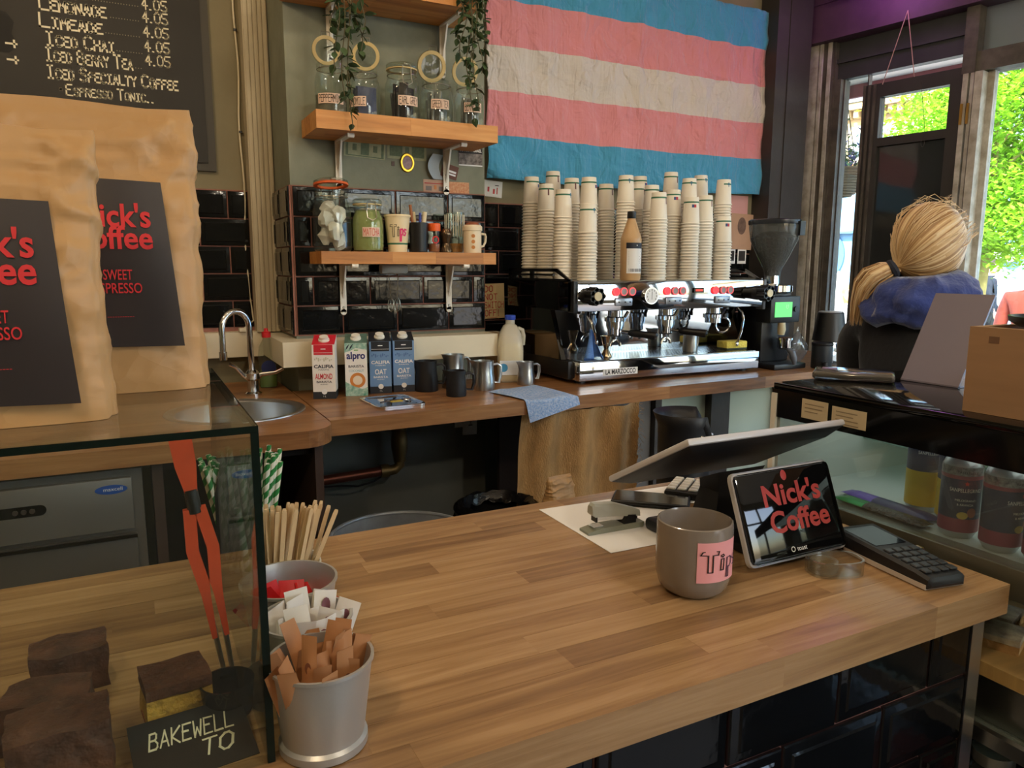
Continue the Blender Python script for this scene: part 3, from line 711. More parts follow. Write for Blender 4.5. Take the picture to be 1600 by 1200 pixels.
def flag_pt(u, v):
    x = 1.405+1.585*u; z = 1.768+.912*v
    z += -.012*math.sin(PI*u)*(1-v)+.012*math.sin(PI*u*1.5)*v
    w = .0085*math.sin(u*58+3*noise.noise((u*3, v*2, 1)))*(.3+.9*abs(noise.noise((u*5, v*1.5, 4))))   # fold creases
    w += .018*noise.noise((u*7, v*5, 2.2))+.014*noise.noise((u*15, v*9, 7.1))+.009*noise.noise((u*40, v*14, 3.3))
    dd = (u*1.585-.0)*.75+(v-.42)*.912                                                            # drag lines from the lower corner
    w += .014*math.sin(dd*26)*max(0, 1-u*3.2)*max(0, .9-v)
    dd2 = (u*1.0)-(1-v)*1.2
    w += .010*math.sin(dd2*30)*max(0, 1-abs(u-.35)*4)*max(0, v-.45)
    for s in (.24, .5, .76): w -= .004*math.exp(-((u-s)/.006)**2)
    w -= .005*math.exp(-((v-.5+.02*math.sin(u*9))/.012)**2)
    return (x, 2.998+w, z)
b = B().grid(flag_pt, 120, 75, lambda u, v: (0, 1, 2, 1, 0)[min(4, int(v*5))])
fl = b.obj('striped_flag', m_flag, None, label='large creased flag of blue, pink and white stripes on the wall', cat='flag', ang=80)
md = fl.modifiers.new('cloth', 'SOLIDIFY'); md.thickness = .0012

# ================================================================ chalk menu board
mb = thing('menu_board', 'black chalk menu board with hand-lettered cold drinks prices', 'menu board', (-.28, 3.05, 1.735))
B().box(-.75, .593, -.018, -.001, 0, 1.0).obj('frame', M('board_edge', (70, 66, 58), .6), mb)
B().box(-.73, .565, -.024, -.018, .028, .98).obj('board', M('blackboard', (44, 41, 37), .6, var=.25, vs=3), mb)
def menu(s, x0, x1, z, h=.036, w=.0062):
    return hand(s, m_chalk, mb, T(x0+.28, -.0248, z-1.735) @ FRONT, h, w, fitw=x1-x0, gap=.2)
menu('Lemonade', -.205, -.015, 2.222, .042); menu('Limeade', -.208, -.03, 2.168, .042); menu('Iced Chai', -.195, .003, 2.112, .042)
menu('Iced Berry Tea', -.2, .056, 2.062, .042); menu('Iced Specialty Coffee', -.2, .196, 2.008, .040); menu('*Espresso Tonic..', -.172, .118, 1.958, .034, .0048)
for z in (2.268, 2.226, 2.178, 2.130, 2.084): menu('4.05', .1, .178, z, .034, .0050)
db = B()
for x0, z in ((.0, 2.224), (-.018, 2.172), (.012, 2.118), (.066, 2.068), (-.05, 2.272)):
    x = x0
    while x < .09: db.box(x+.28, x+.2825, -.0252, -.0248, z-1.735, z-1.732); x += .0085
db.obj('dot_leaders', M('chalk_dim', (150, 144, 122), .9), mb)
for z in (2.10, 2.05):
    B().box(-.03, .004, -.0252, -.0248, z-1.735, z-1.729).box(-.008, -.002, -.0252, -.0248, z-1.745, z-1.719).obj('lettering', m_chalk, mb)
# the painted-over patch
B().slab([(-.42, 2.07), (-.30, 2.075), (-.275, 2.1), (-.29, 2.135), (-.28, 2.17), (-.30, 2.2), (-.42, 2.21)], 0, .0004).xf(T(.28, -.0246, -1.735) @ FRONT).obj('painted_patch', M('patch_black', (30, 28, 26), .7), mb)

# ================================================================ clip-top jars
m_wire = M('jar_wire', (176, 172, 160), .3, 1); m_seal = M('rubber_seal', (206, 184, 130), .6); m_oseal = M('orange_seal', (214, 96, 44), .6)
m_label = M('jar_label', (226, 198, 178), .7)
def clip_jar(label, x, y, z, r, h, seal=m_seal, lid='closed', fill=None, fh=.6, text=None, la=-.15, tz=.045, rz=0, lidturn=0, fshape=None, sq=1.0, lidtilt=95, tw=.066, tm=m_ink):
    t = thing('clip_top_jar', label, 'jar', (x, y, z), rz)
    nr = r*.82
    prof = [(.0005, .003), (r*.85, 0), (r*.97, .006), (r, .02), (r, h*.62), (r*.96, h*.74), (nr, h*.86), (nr, h*.93), (nr*1.05, h*.94), (nr*1.05, h)]
    B().lathe(prof, 28).obj('body', g_jar, t)
    if fill:
        fb = B()
        if fshape: fshape(fb, r, h)
        else: fb.lathe([(.0005, .006), (r*.88, .006), (r*.94, .02), (r*.94, h*min(fh, .6))]+([(r*.9, h*.73), (nr*.94, h*.84)] if fh > .7 else [])+[(nr*.9 if fh > .7 else r*.8, h*fh+.004), (.0005, h*fh+.006)], 26)
        fb.obj('contents', fill, t)
    B().ring((0, 0, h*.90), nr*1.02, .0016).obj('neck_wire', m_wire, t)
    if lid == 'closed':
        l = B().lathe([(nr*1.06, 0), (nr*1.1, .004), (nr*1.1, .012), (nr*.9, .018), (nr*.85, .016), (.0005, .016)], 28, (0, 0, h+.004)).obj('lid', g_jar, t)
        B().lathe([(nr*.9, 0), (nr*1.1, 0), (nr*1.1, .004), (nr*.9, .004)], 28, (0, 0, h)).obj('seal', seal, l)
        wz = h+.02
        B().tube([(-.016, -nr*1.05, h*.86), (-.016, -nr*1.25, h*.72), (0, -nr*1.3, h*.66), (.016, -nr*1.25, h*.72), (.016, -nr*1.05, h*.86), (.014, -nr*1.12, h+.008), (-.014, -nr*1.12, h+.008), (-.016, -nr*1.05, h*.86)], .0016, 6).obj('clasp', m_wire, t)
    else:
        mxl = T(0, 0, h+.004) @ Matrix.Rotation(lidturn, 4, 'Z') @ T(0, nr*1.1, .006) @ Matrix.Rotation(-R(lidtilt), 4, 'X') @ T(0, -nr*1.1+.0, 0)
        l = B().lathe([(nr*1.02, .006), (nr*1.1, .008), (nr*1.1, .014), (nr*.9, .02), (nr*.86, .017), (.0005, .017)], 28).xf(mxl).obj('lid', g_jar, t)
        B().lathe([(nr*.84, .0), (nr*1.1, .0), (nr*1.1, .007), (nr*.84, .007), (nr*.84, 0)], 28).xf(mxl).obj('seal', seal, l)
        B().tube([(-.014, -nr*1.05, .008), (-.014, -nr*1.4, .008), (.014, -nr*1.4, .008), (.014, -nr*1.05, .008)], .0016, 6).xf(mxl).obj('clasp', m_wire, l)
        B().tube([mxl @ Vector((.02, nr*1.1, .008)), Vector((.02, nr*1.1, h*.9)).xyz, (.0, nr*1.2, h*.86), (-.02, nr*1.1, h*.9), mxl @ Vector((-.02, nr*1.1, .008))], .0016, 6).obj('hinge_wire', m_wire, t)
    if text:
        o = patch(-tw/2, tw/2, tz, tz+.032, r, a0=-PI/2+la, n=8).obj('label', m_label, t)
        b = strokes(text, .022, .0022, gap=.18); k = tw*.88/b.width; b.xf(T(-tw*.44, 0, .0014) @ Matrix.Diagonal((k, 1, 1, 1)))
        wrap(b, r, tz+.005, -PI/2+la).obj('lettering', tm, o, ang=0)
    return t
m_teadark = M('tea_sachets_dark', (34, 30, 38), .35, var=.3, vs=30, bump=.6, bs=40)
m_teablue = M('tea_boxes_blue', (62, 70, 108), .5, var=.3, vs=20)
m_teapale = M('tea_sachets_silver', (150, 156, 160), .3, .4, var=.5, vs=30, bump=.8, bs=36)
Zs = 1.8772
clip_jar('open clip-top jar half hidden by trailing leaves, wide white label', .632, 2.565, Zs, .051, .165, lid='open', fill=M('peppermint', (120, 116, 104), .8, var=.4, vs=40), fh=.4, text='PEPPERMINT', la=-.25, tz=.035, tw=.09, lidtilt=85)
def boxes(fb, r, h):
    for i in range(5): fb.rbox(-r*.62, r*.62, -r*.62+i*r*.25, -r*.62+i*r*.25+r*.2, .006, h*(.62+.03*(i % 2)), .002)
clip_jar('open clip-top jar of blue tea packets with its round lid swung up', .744, 2.56, Zs, .052, .160, lid='open', fill=m_teablue, fshape=boxes, text='CAMOMILE', la=-.85, tz=.035, tw=.07, lidturn=-.45, lidtilt=88)
def sach2(fb, r, h):
    for i in range(9):
        a = i*.7; i0 = len(fb.v); fb.rbox(-.018, .018, -.004, .004, 0, h*random.uniform(.5, .72), .002)
        fb.xf(T(r*.36*math.cos(a), r*.36*math.sin(a), .008) @ Matrix.Rotation(a+1, 4, 'Z') @ Matrix.Rotation(random.uniform(-.12, .12), 4, 'Y'), i0)
clip_jar('closed clip-top jar of dark sachets labelled Earl Grey', .877, 2.56, Zs, .059, .172, lid='closed', fill=m_teadark, fshape=sach2, text='EARL GREY', la=.08, tz=.05, tw=.075)
clip_jar('open clip-top jar with pale fanned sachets labelled Green Tea', 1.003, 2.56, Zs, .058, .150, lid='open', fill=m_teapale, fshape=sach2, text='GREEN TEA', la=-.12, tz=.05, lidtilt=75)
clip_jar('open clip-top jar of silver sachets labelled Berry Tea beside the flag', 1.127, 2.555, Zs, .055, .148, lid='open', fill=m_teapale, fshape=sach2, text='BERRY TEA', la=-.16, tz=.05, lidtilt=70)
Zl = 1.4383
def bags(fb, r, h):
    for i in range(7):
        i0 = len(fb.v); fb.ball((0, 0, 0), r*.42, r*.34, .03, 10, 6)
        for j in range(i0, len(fb.v)):
            p = Vector(fb.v[j]); p += Vector((noise.noise(p*60+Vector((i, 0, 0))), noise.noise(p*60+Vector((0, i, 0))), noise.noise(p*60+Vector((0, 0, i)))))*.012; fb.v[j] = tuple(p)
        fb.xf(T(r*.35*math.cos(i*2.4), r*.35*math.sin(i*2.4), .034+.018*i), i0)
big = clip_jar('largest clip-top jar, orange seal, stuffed with crumpled white bags', .622, 2.565, Zl, .064, .200, seal=m_oseal, lid='open', fill=M('crumpled_white', (216, 212, 206), .6), fshape=bags, lidtilt=7)
clip_jar('clip-top jar filled with pale green powder, red-lettered label', .745, 2.565, Zl, .055, .158, lid='closed', fill=M('green_powder', (150, 158, 96), .9, bump=.3, bs=80), fh=.86, text='MATCHA', la=-.05, tz=.05, tw=.062, tm=m_red)

# tip cup
tp = thing('tip_cup', 'cream paper cup hand-lettered Tips in black and pink', 'cup', (.85, 2.56, Zl))
m_cupc = M('cream_card', (232, 214, 176), .6)
B().lathe([(.0005, .004), (.030, .004), (.031, 0), (.033, 0), (.034, .018), (.0445, .122), (.047, .122), (.0475, .126), (.046, .129), (.044, .127), (.031, .02), (.0005, .012)], 28).obj('body', m_cupc, tp)
gb = B(); gb.rings([[((.0337+.0105*(z-.018)/.104+.0006)*math.cos(2*PI*i/28), (.0337+.0105*(z-.018)/.104+.0006)*math.sin(2*PI*i/28), z) for i in range(28)] for z in (.026, .032)], False, False); gb.obj('green_band', m_green, tp)
def tips(parent, r, z, s, a0, mk, mp_, r1=None, hh=1, outline=False, sx=None):
    def rib(polys, w, mt, nm):
        b = B()
        for pl in polys:
            for (ax, ay), (bx, by) in zip(pl, pl[1:]):
                d = math.hypot(bx-ax, by-ay) or 1e-6; ux, uy = (bx-ax)/d, (by-ay)/d
                b.add([(ax-ux*w/2-uy*w/2, ay-uy*w/2+ux*w/2, .0008), (ax-ux*w/2+uy*w/2, ay-uy*w/2-ux*w/2, .0008), (bx+ux*w/2+uy*w/2, by+uy*w/2-ux*w/2, .0008), (bx+ux*w/2-uy*w/2, by+uy*w/2+ux*w/2, .0008)], [(0, 1, 2, 3)])
        b.xf(Matrix.Diagonal((sx or s, s, 1, 1))); wrap(b, r, z, a0, r1, hh).obj(nm, mt, parent, ang=0)
    Tt = [[(-2.0, 3.0), (-1.8, 3.5), (-.1, 3.5), (-.2, 2.95), (-.75, 2.95), (-.75, .2), (-1.25, .2), (-1.25, 2.95), (-2.0, 3.0)]]
    ii = [[(.2, 2.2), (.55, 2.2), (.5, .4), (.15, .4), (.2, 2.2)], [(.2, 2.6), (.4, 2.5), (.55, 2.7), (.4, 2.95), (.2, 2.8), (.2, 2.6)]]
    pp = [[(.95, -.9), (1.0, 2.2), (1.5, 2.3), (1.75, 1.9), (1.7, 1.1), (1.4, .7), (1.25, .75), (1.25, -.9), (.95, -.9)]]
    ss = [[(2.8, 2.1), (2.3, 2.25), (2.05, 1.8), (2.7, 1.2), (2.5, .6), (2.0, .7)]]
    rib(Tt+ii, .14, mk, 'lettering'); rib(pp+ss, .14 if outline else .42, mp_, 'lettering')
tips(tp, .0378, .050, .0125, -1.93, m_ink, M('hot_pink', (226, 60, 120), .6), sx=.0115, r1=.0378+.101)
# pen pot with pens
pp_ = thing('pen_pot', 'black pen pot holding pens and folded card beside the tip cup', 'pot', (.925, 2.55, Zl))
B().lathe(cup_thick([(.028, 0), (.031, .003), (.034, .104)], .002), 24).obj('pot', m_black, pp_)
for (x, y, dx, dy, h, r, c, nm) in ((-.018, .0, -.012, .0, .165, .005, (150, 92, 54), 'pen'), (-.006, .012, -.006, .01, .142, .007, (224, 206, 160), 'card_roll'), (.004, -.004, .001, .0, .138, .0042, (50, 70, 160), 'pen'), (.014, .004, .012, 0, .142, .0075, (222, 206, 172), 'card_roll')):
    B().cyl((x*.6, y*.6, .006), (x+dx, y+dy, h), r, r*1.1, 10).obj(nm, M('pen_%d' % c[0], c, .5), pp_)
# shakers
sh = thing('sprinkle_shaker', 'small clear shaker with an orange lid and a red print', 'shaker', (.984, 2.55, Zl))
B().lathe([(.0005, 0), (.02, 0), (.021, .004), (.021, .078), (.0195, .08)], 20).obj('body', g_jar, sh)
B().lathe([(.0005, .003), (.0195, .003), (.0195, .03), (.0005, .034)], 18).obj('contents', M('cinnamon', (150, 86, 50), .9), sh)
B().lathe([(.022, .076), (.0225, .078), (.0225, .1), (.02, .103), (.0005, .103)], 20).obj('lid', M('orange_lid', (232, 96, 36), .4), sh)
B().ring((0, 0, 0), .011, .0025, n=18, k=5).xf(T(-.003, -.021, .045) @ FRONT).obj('print', m_red, sh)
gs = thing('glass_shaker', 'little waisted glass and steel shaker between orange-lidded one and mug', 'shaker', (1.03, 2.55, Zl))
B().lathe([(.0005, 0), (.023, 0), (.024, .008), (.012, .034), (.016, .05), (.021, .062), (.021, .072), (.014, .085), (.0005, .088)], 22).obj('body', M('bronze_shaker', (96, 80, 62), .2, .7), gs)
tb = thing('glass_tumbler', 'tall ribbed clear tumbler standing behind the printed mug', 'glass', (1.086, 2.605, Zl))
b = B()
b.lathe(cup_thick([(.030, 0), (.034, .02), (.037, .148)], .002), 24); b.obj('tumbler', g_jar, tb)
B().lathe([(.0005, .004), (.030, .004), (.033, .035), (.0005, .036)], 20).obj('contents', M('amber', (180, 120, 50), .4), tb)
b = B()
for k in range(24): b.box(.0365*math.cos(k*PI/12)-.001, .0365*math.cos(k*PI/12)+.001, .0365*math.sin(k*PI/12)-.001, .0365*math.sin(k*PI/12)+.001, .06, .14)
b.obj('ribs', M('rib_white', (216, 208, 190), .5), tb)
mg = thing('shaker_mug', 'cream handled mug shaker with brown print and a lidded top', 'mug', (1.125, 2.53, Zl), R(8))
B().lathe([(.0005, 0), (.032, 0), (.033, .003), (.033, .078), (.036, .08), (.036, .094), (.03, .1), (.0005, .1)], 26).obj('body', M('cream_mug', (230, 214, 184), .4), mg)
B().lathe([(.028, .1), (.022, .108), (.0005, .112)], 20).obj('powder', M('cocoa', (140, 80, 54), .95, bump=.5, bs=120), mg)
B().tube([(.033, 0, .07), (.055, 0, .068), (.058, 0, .06), (.056, 0, .04), (.048, 0, .026), (.033, 0, .022)], .0042, 8).obj('handle', M('cream_mug', (0, 0, 0)), mg)
b = B()
for q in range(3): b.slab([(-.012+.007*math.cos(i), .02+q*.02+.007*math.sin(i*1.0)) for i in [k*PI/4 for k in range(8)]], .0004, .0008)
wrap(b, .033, 0, -PI/2-.1).obj('print', M('toffee_print', (196, 130, 70), .6), mg)

# hand whisk heads hanging under the lower shelf
wk = thing('hand_mixer', 'grey hand frother with two wire whisks hung under the oak shelf', 'whisk', (.845, 2.60, 1.3965))
B().rbox(-.05, .05, -.02, .02, -.034, 0, .008).obj('body', M('mixer_grey', (150, 150, 146), .4), wk)
for e in (-1, 1):
    k = B(); k.cyl((e*.018, 0, -.03), (e*.012, 0, -.12), .0016, n=6)
    for a in range(3):
        k.tube([(e*.012+.012*math.sin(t)*math.cos(a*PI/3), .012*math.sin(t)*math.sin(a*PI/3), -.12-.05*(1-math.cos(t))/2*1.0) for t in [i*PI/8*2 for i in range(9)]], .0011, 5)
    k.obj('whisk', m_wire, wk)

# ================================================================ small papers on the green wall
def paper(name, label, cat, x, z, w, h, mat, rz=0, y=2.6785, prints=(), thick=.0008):
    t = thing(name, label, cat, (x, y, z), rot=(0, R(rz), 0))
    B().box(-w/2, w/2, -thick, 0, -h/2, h/2).obj('sheet', mat, t)
    for k, (x0, x1, z0, z1, mt) in enumerate(prints): B().box(x0*w, x1*w, -thick-.0004-.00015*k, -thick+.0001, z0*h, z1*h).obj('print', mt, t)
    return t
m_bill = M('bill_paper', (176, 176, 142), .8, var=.2, vs=60); m_billg = M('bill_green', (116, 130, 104), .8, var=.3, vs=80)
paper('banknote', 'creased one-dollar bill with portrait pinned beneath the jar shelf', 'banknote', .775, 1.802, .15, .063, m_bill, 3, prints=((-.46, -.40, -.4, .4, m_billg), (.40, .46, -.4, .4, m_billg), (-.1, .1, -.35, .35, m_billg), (-.3, -.2, -.15, .2, m_billg), (.2, .3, -.15, .2, m_billg), (-.46, .46, -.45, -.4, m_billg)))
paper('banknote', 'green reverse of a dollar bill pinned beside the portrait bill', 'banknote', .932, 1.806, .15, .063, m_bill, 1, prints=((-.44, .44, -.36, .38, m_billg), (-.12, .12, -.3, .3, m_bill), (-.05, .05, -.2, .2, m_billg)))
bg_ = thing('oval_plaque', 'small gilt-framed oval plaque on the green wall', 'plaque', (.931, 2.6785, 1.763))
B().lathe([(.0005, .0), (.019, 0), (.019, .004), (.0005, .004)], 24, sy=1.25).xf(FRONT).obj('picture', M('plaque_picture', (190, 160, 170), .5, var=.5, vs=120), bg_)
b = B().ring((0, 0, 0), .0225, .005, n=30, k=6); b.xf(FRONT @ Matrix.Diagonal((1, 1.27, 1, 1)) @ T(0, 0, .003)).obj('frame', M('gilt', (200, 160, 60), .3, 1), bg_)
bc = paper('sticker', 'black and white protest sticker with a photo under bold lettering', 'sticker', 1.185, 1.805, .098, .076, M('sticker_photo', (150, 140, 134), .6, var=.7, vs=60, c2=(70, 62, 58)), prints=((-.5, .5, .1, .5, M('sticker_black', (40, 36, 36), .6)), (-.5, .5, -.5, -.44, m_paper)))
font('BOYCOTT ISRAEL', m_paper, bc, T(0, -.0014, .0145) @ FRONT, .016, fitw=.09, bold=.0003)
cp = B().grid(lambda u, v: (-.03+.05*u-.02*math.sin(PI*v), -.001-.018*(1-u), -.045+.09*v), 6, 8)
cp.obj('curled_leaflet', M('pale_blue_paper', (168, 180, 190), .8), None, (1.055, 2.678, 1.755), label='pale blue leaflet curling away from the wall behind the bracket', cat='leaflet')
paper('card', 'tilted brown card with white lines tucked behind the shelf bracket', 'card', 1.098, 1.742, .066, .05, M('brown_card', (110, 74, 64), .7), 14, 2.6765, prints=((-.1, .4, -.05, .1, m_paper), (-.1, .4, -.25, -.13, m_paper), (-.4, -.3, -.2, .2, m_paper)))
paper('ticket', 'pinkish printed ticket like a cassette stuck above the tiles', 'ticket', 1.04, 1.684, .094, .05, M('pink_ticket', (206, 170, 150), .7, var=.15, vs=50), 0, prints=((-.4, -.15, -.3, .02, M('ticket_grey', (140, 130, 130), .8)), (.15, .4, -.3, .02, MATS['ticket_grey']), (-.45, .45, .2, .26, m_redp), (-.05, .05, -.2, .1, M('ticket_orange', (214, 140, 90), .8))))
paper('ticket', 'orange-speckled printed ticket stuck above the tiles by the breast corner', 'ticket', 1.135, 1.682, .086, .046, M('orange_ticket', (220, 178, 140), .7, var=.3, vs=120, c2=(200, 120, 80)), 0)
B().box(-.006, .006, -.001, 0, -.008, .008).obj('sticker', M('scrap_sticker', (120, 100, 96), .7, var=.6, vs=200), None, (.878, 2.6785, 1.757), label='tiny scrap of sticker on the green wall beside the gilt plaque', cat='sticker')
# right-hand wall
sg = thing('warning_note', 'cream paper note lettered in red on the dark tiles', 'note', (1.452, 3.0335, 1.236), rot=(0, R(-1.5), 0))
B().box(-.053, .053, -.001, 0, -.078, .078).obj('sheet', M('cream_paper', (232, 206, 150), .8), sg)
for i, s in enumerate(('DO', 'NOT', 'SWITCH', 'OFF!')): hand(s, m_red, sg, T(-.045, -.0016, .042-i*.036) @ FRONT, .026, .0035, fitw=(.04, .062, .092, .07)[i])
hand('-', m_red, sg, T(-.04, -.0016, -.084) @ FRONT, .02, .002, fitw=.06)
paper('note', 'white card with red scribbles tucked under the flag corner', 'note', 1.455, 1.728, .09, .07, m_paper, 4, 3.046, prints=((-.3, -.2, -.2, .1, m_redp), (0, .1, -.3, 0, m_redp), (.1, .3, .2, .25, m_ink), (.2, .25, -.3, .1, m_redp)))
paper('poster', 'small pink sheet stuck under the flag near the dark post', 'poster', 2.885, 1.712, .14, .10, M('pink_sheet', (214, 160, 160), .8), 0, 3.042)
po = paper('poster', 'tan portrait drawing taped to the tiles beside the grinder', 'poster', 2.91, 1.575, .155, .185, M('tan_sheet', (196, 158, 132), .8, var=.1, vs=12), 2, 3.033)
B().lathe([(.0005, 0), (.03, 0), (.0005, .0004)], 16, sy=1.5).xf(T(0, -.0014, .03) @ FRONT).obj('face', M('drawing_grey', (130, 104, 92), .8, var=.5, vs=30), po)
for x in (2.845, 2.922): paper('photo', 'small dark snapshot with a white border on the tiles', 'photo', x, 1.445, .06, .075, m_paper, 0, 3.033, prints=((-.38, .38, -.3, .4, M('snapshot', (50, 44, 44), .5, var=.6, vs=60)),))['group'] = 'snapshots beside the grinder'

# ================================================================ trailing plants on the top shelf
m_leaf = M('ivy_leaf', (74, 98, 62), .55, var=.4, vs=20); m_stem = M('ivy_stem', (86, 80, 56), .8)
lf = B(); N_ = 6
for i in range(N_+1):
    u = i/N_; w = .0105*math.sin(PI*u**.8)*(1 if i not in (0, N_) else .05); lf.v += [(-w, u*.032, .0015*math.sin(PI*u)), (0, u*.032, -.002*u+.0), (w, u*.032, .0015*math.sin(PI*u))]
for i in range(N_):
    for j in (0, 1): lf.face((i*3+j, i*3+j+1, i*3+j+4, i*3+j+3))
leaf_me = lf.mesh('leaf', m_leaf)
def trailing(label, x, y, strands):
    t = thing('trailing_plant', label, 'plant', (x, y, 2.3055))
    B().lathe(cup_thick([(.04, 0), (.055, .09)], .003), 20).obj('pot', M('terracotta', (150, 96, 70), .8), t)
    B().lathe([(.0005, .08), (.05, .08)], 16).obj('soil', M('soil', (50, 40, 32), .95), t)
    for (dx, dy, ln, sway) in strands:
        pts = [(0, 0, .085), (dx*.3, dy*.5, .14), (dx*.8, dy, .06)]
        for i in range(1, 11): pts.append((dx+sway*math.sin(i*.7+dx*60)*.5, dy-.01+.012*math.sin(i*1.1+dx*30), .03-ln*i/10))
        B().tube(pts, .0016, 5).obj('stem', m_stem, t)
        for i in range(3, len(pts)):
            for q in range(2 if random.random() < .75 else 3):
                p = Vector(pts[i])+(Vector(pts[i-1])-Vector(pts[i]))*random.random(); s = random.uniform(.7, 1.25)
                o = link('leaf', leaf_me, t); a = random.uniform(0, 2*PI)
                o.matrix_local = Matrix.Translation(p) @ Matrix.Rotation(a, 4, 'Z') @ Matrix.Rotation(random.uniform(-1.2, .1), 4, 'X') @ Matrix.Rotation(random.uniform(-.6, .6), 4, 'Y') @ Matrix.Diagonal((s, s, s, 1))
trailing('leafy trailing plant hanging in front of the half-hidden jar', .655, 2.53, [(-.035, -.10, .34, .02), (-.015, -.105, .44, .012), (.0, -.11, .52, .01), (.005, -.105, .47, .014), (.03, -.10, .28, .03), (.045, -.105, .24, .02), (-.045, -.1, .22, .02)])
trailing('leafy trailing plant hanging between the Green Tea and Berry Tea jars', 1.075, 2.53, [(-.03, -.10, .26, .02), (-.01, -.11, .36, .015), (.0, -.105, .46, .01), (.012, -.11, .42, .014), (.03, -.10, .30, .02), (.045, -.105, .22, .02), (-.04, -.1, .2, .02)])

# ================================================================ things on the back worktop
ZB = .9503
def carton(name, label, x, y, rz, face, side, top, foot, art):
    """litre drink carton with a sloping top, screw cap and printed front"""
    t = thing(name, label, 'carton', (x, y, ZB), rz)
    w, d, h0, h1 = .074, .072, .182, .208
    b = B(); b.add([(-w/2, 0, 0), (w/2, 0, 0), (w/2, d, 0), (-w/2, d, 0), (-w/2, 0, h0), (w/2, 0, h0), (w/2, d, h1), (-w/2, d, h1)], [(3, 2, 1, 0)])
    b.mat(0).face((0, 1, 5, 4)); b.mat(1).face((1, 2, 6, 5)); b.face((3, 0, 4, 7)); b.face((2, 3, 7, 6)); b.mat(2).face((4, 5, 6, 7))
    b.obj('box', [face, side, top], t, ang=0)
    for e in (-1, 1): B().add([(e*w/2, d*.12, h0+.001), (e*w/2, d, h1-.004), (e*(w/2+.0015), d*.75, h1-.03)], [(0, 1, 2)]).obj('folded_ear', side, t, ang=0)
    c = Vector((0, d*.42, h0+.0122)); nn = Vector((0, -.34, .94))
    k = B().cyl(c-nn*.001, c+nn*.014, .0155, .0145, 20).obj('cap', m_white, t); B().cyl(c-nn*.001, c+nn*.004, .0185, n=20).obj('cap_ring', m_white, k)
    if foot: B().box(-w/2-.0003, w/2+.0003, -.0005, d+.0003, .0, .024).obj('foot_band', foot, t)
    art(t, w); return t
F_ = lambda x, z: T(x, -.0008, z) @ FRONT
m_navy = M('navy_print', (36, 40, 62), .6); m_foot = M('carton_foot', (40, 42, 48), .6)
def califia(main, c1, c2, topc):
    def art(t, w):
        B().box(-w/2+.006, w/2-.006, -.0005, 0, .148, .1815).obj('top_flash', topc, t)
        font('CALIFIA', c1, t, F_(0, .104), .0155, fitw=.064, bold=.0004); font('FARMS', c1, t, F_(0, .096), .006, fitw=.034)
        font(main, c2, t, F_(0, .067), .026, fitw=.056 if main == 'ALMOND' else .04, bold=.0004)
        font('BARISTA', c1, t, F_(0, .054), .010, fitw=.05, bold=.0002); font('BLEND', c1, t, F_(0, .0475), .0048, fitw=.024)
        B().box(-.03, .03, -.0008, -.0004, .1545, .1558).box(-.008, .008, -.0008, -.0004, .166, .169).obj('small_print', m_paper, t)
        font('1 L', m_paper, t, F_(0, .006), .008)
        B().cyl((0, 0, .024), (0, -.0009, .024), .009, n=18).obj('roundel', c1 if main == 'OAT' else m_paper, t)
        b = B()
        for i in range(10): b.box(-.03+.006*i, -.026+.006*i, -.0006, -.0003, .13+.004*math.sin(i*2.1), .136+.004*math.sin(i*1.3))
        b.obj('landscape_print', M('landscape_blue', (84, 112, 160), .7) if main == 'OAT' else M('landscape_sage', (200, 196, 176), .7), t)
    return art
m_cw = M('carton_white', (236, 232, 226), .5); m_cb = M('carton_blue', (112, 146, 188), .5); m_cred = M('carton_red', (204, 38, 56), .5); m_cblack = M('carton_black', (36, 38, 44), .5)
carton('milk_carton', 'white and red almond drink carton on the back worktop', .553, 2.466, R(-20), m_cw, m_cw, m_cred, m_foot, califia('ALMOND', m_navy, m_cred, m_cred))
def alpro(t, w):
    font('alpro', M('alpro_navy', (40, 42, 110), .6), t, F_(0, .128), .034, fitw=.062, bold=.001)
    font('BARISTA', m_navy, t, F_(0, .098), .012, fitw=.052, bold=.0001); font('COCONUT', M('aqua_print', (110, 170, 180), .6), t, F_(0, .083), .011, fitw=.05)
    B().cyl((.004, 0, .054), (.004, -.0006, .054), .026, n=26).obj('cup_print', M('crema', (206, 130, 62), .6), t)
    B().cyl((.004, 0, .054), (.004, -.0009, .054), .016, n=22).obj('foam_print', M('foam', (232, 214, 190), .6), t)
    b = B(); b.slab([(-w/2, 0), (w/2, 0), (w/2, .03), (.02, .024), (-.01, .034), (-w/2, .05)], 0, .0004).xf(F_(0, .0)).obj('leaf_print', M('teal_leaf', (80, 150, 130), .6, var=.4, vs=60, c2=(200, 220, 206)), t)
    B().slab([(-w/2, .15), (-.02, .155), (.0, .165), (w/2, .158), (w/2, .182), (-w/2, .182)], 0, .0004).xf(F_(0, 0)).obj('leaf_print', MATS['teal_leaf'], t)
    for dx in (0, .012): B().slab([(-.034+dx, .158), (-.026+dx, .166), (-.02+dx, .18), (-.03+dx, .17)], 0, .0007).xf(F_(0, 0)).obj('leaf_print', m_navy, t)
    B().box(-.034, .012, -.0009, -.0005, .006, .012).obj('small_print', m_paper, t)
    B().box(-.006, .008, -.0009, -.0005, .156, .159).obj('small_print', M('sprig_green', (110, 170, 80), .6), t)
carton('milk_carton', 'white and teal coconut drink carton with a coffee cup print', .665, 2.475, R(-17), m_cw, M('carton_teal', (96, 128, 116), .5, var=.4, vs=30), MATS['carton_teal'], None, alpro)
carton('milk_carton', 'blue oat drink carton standing next to the coconut carton', .755, 2.49, R(-14), m_cb, m_cb, m_cblack, m_foot, califia('OAT', m_cw, m_cw, m_cblack))
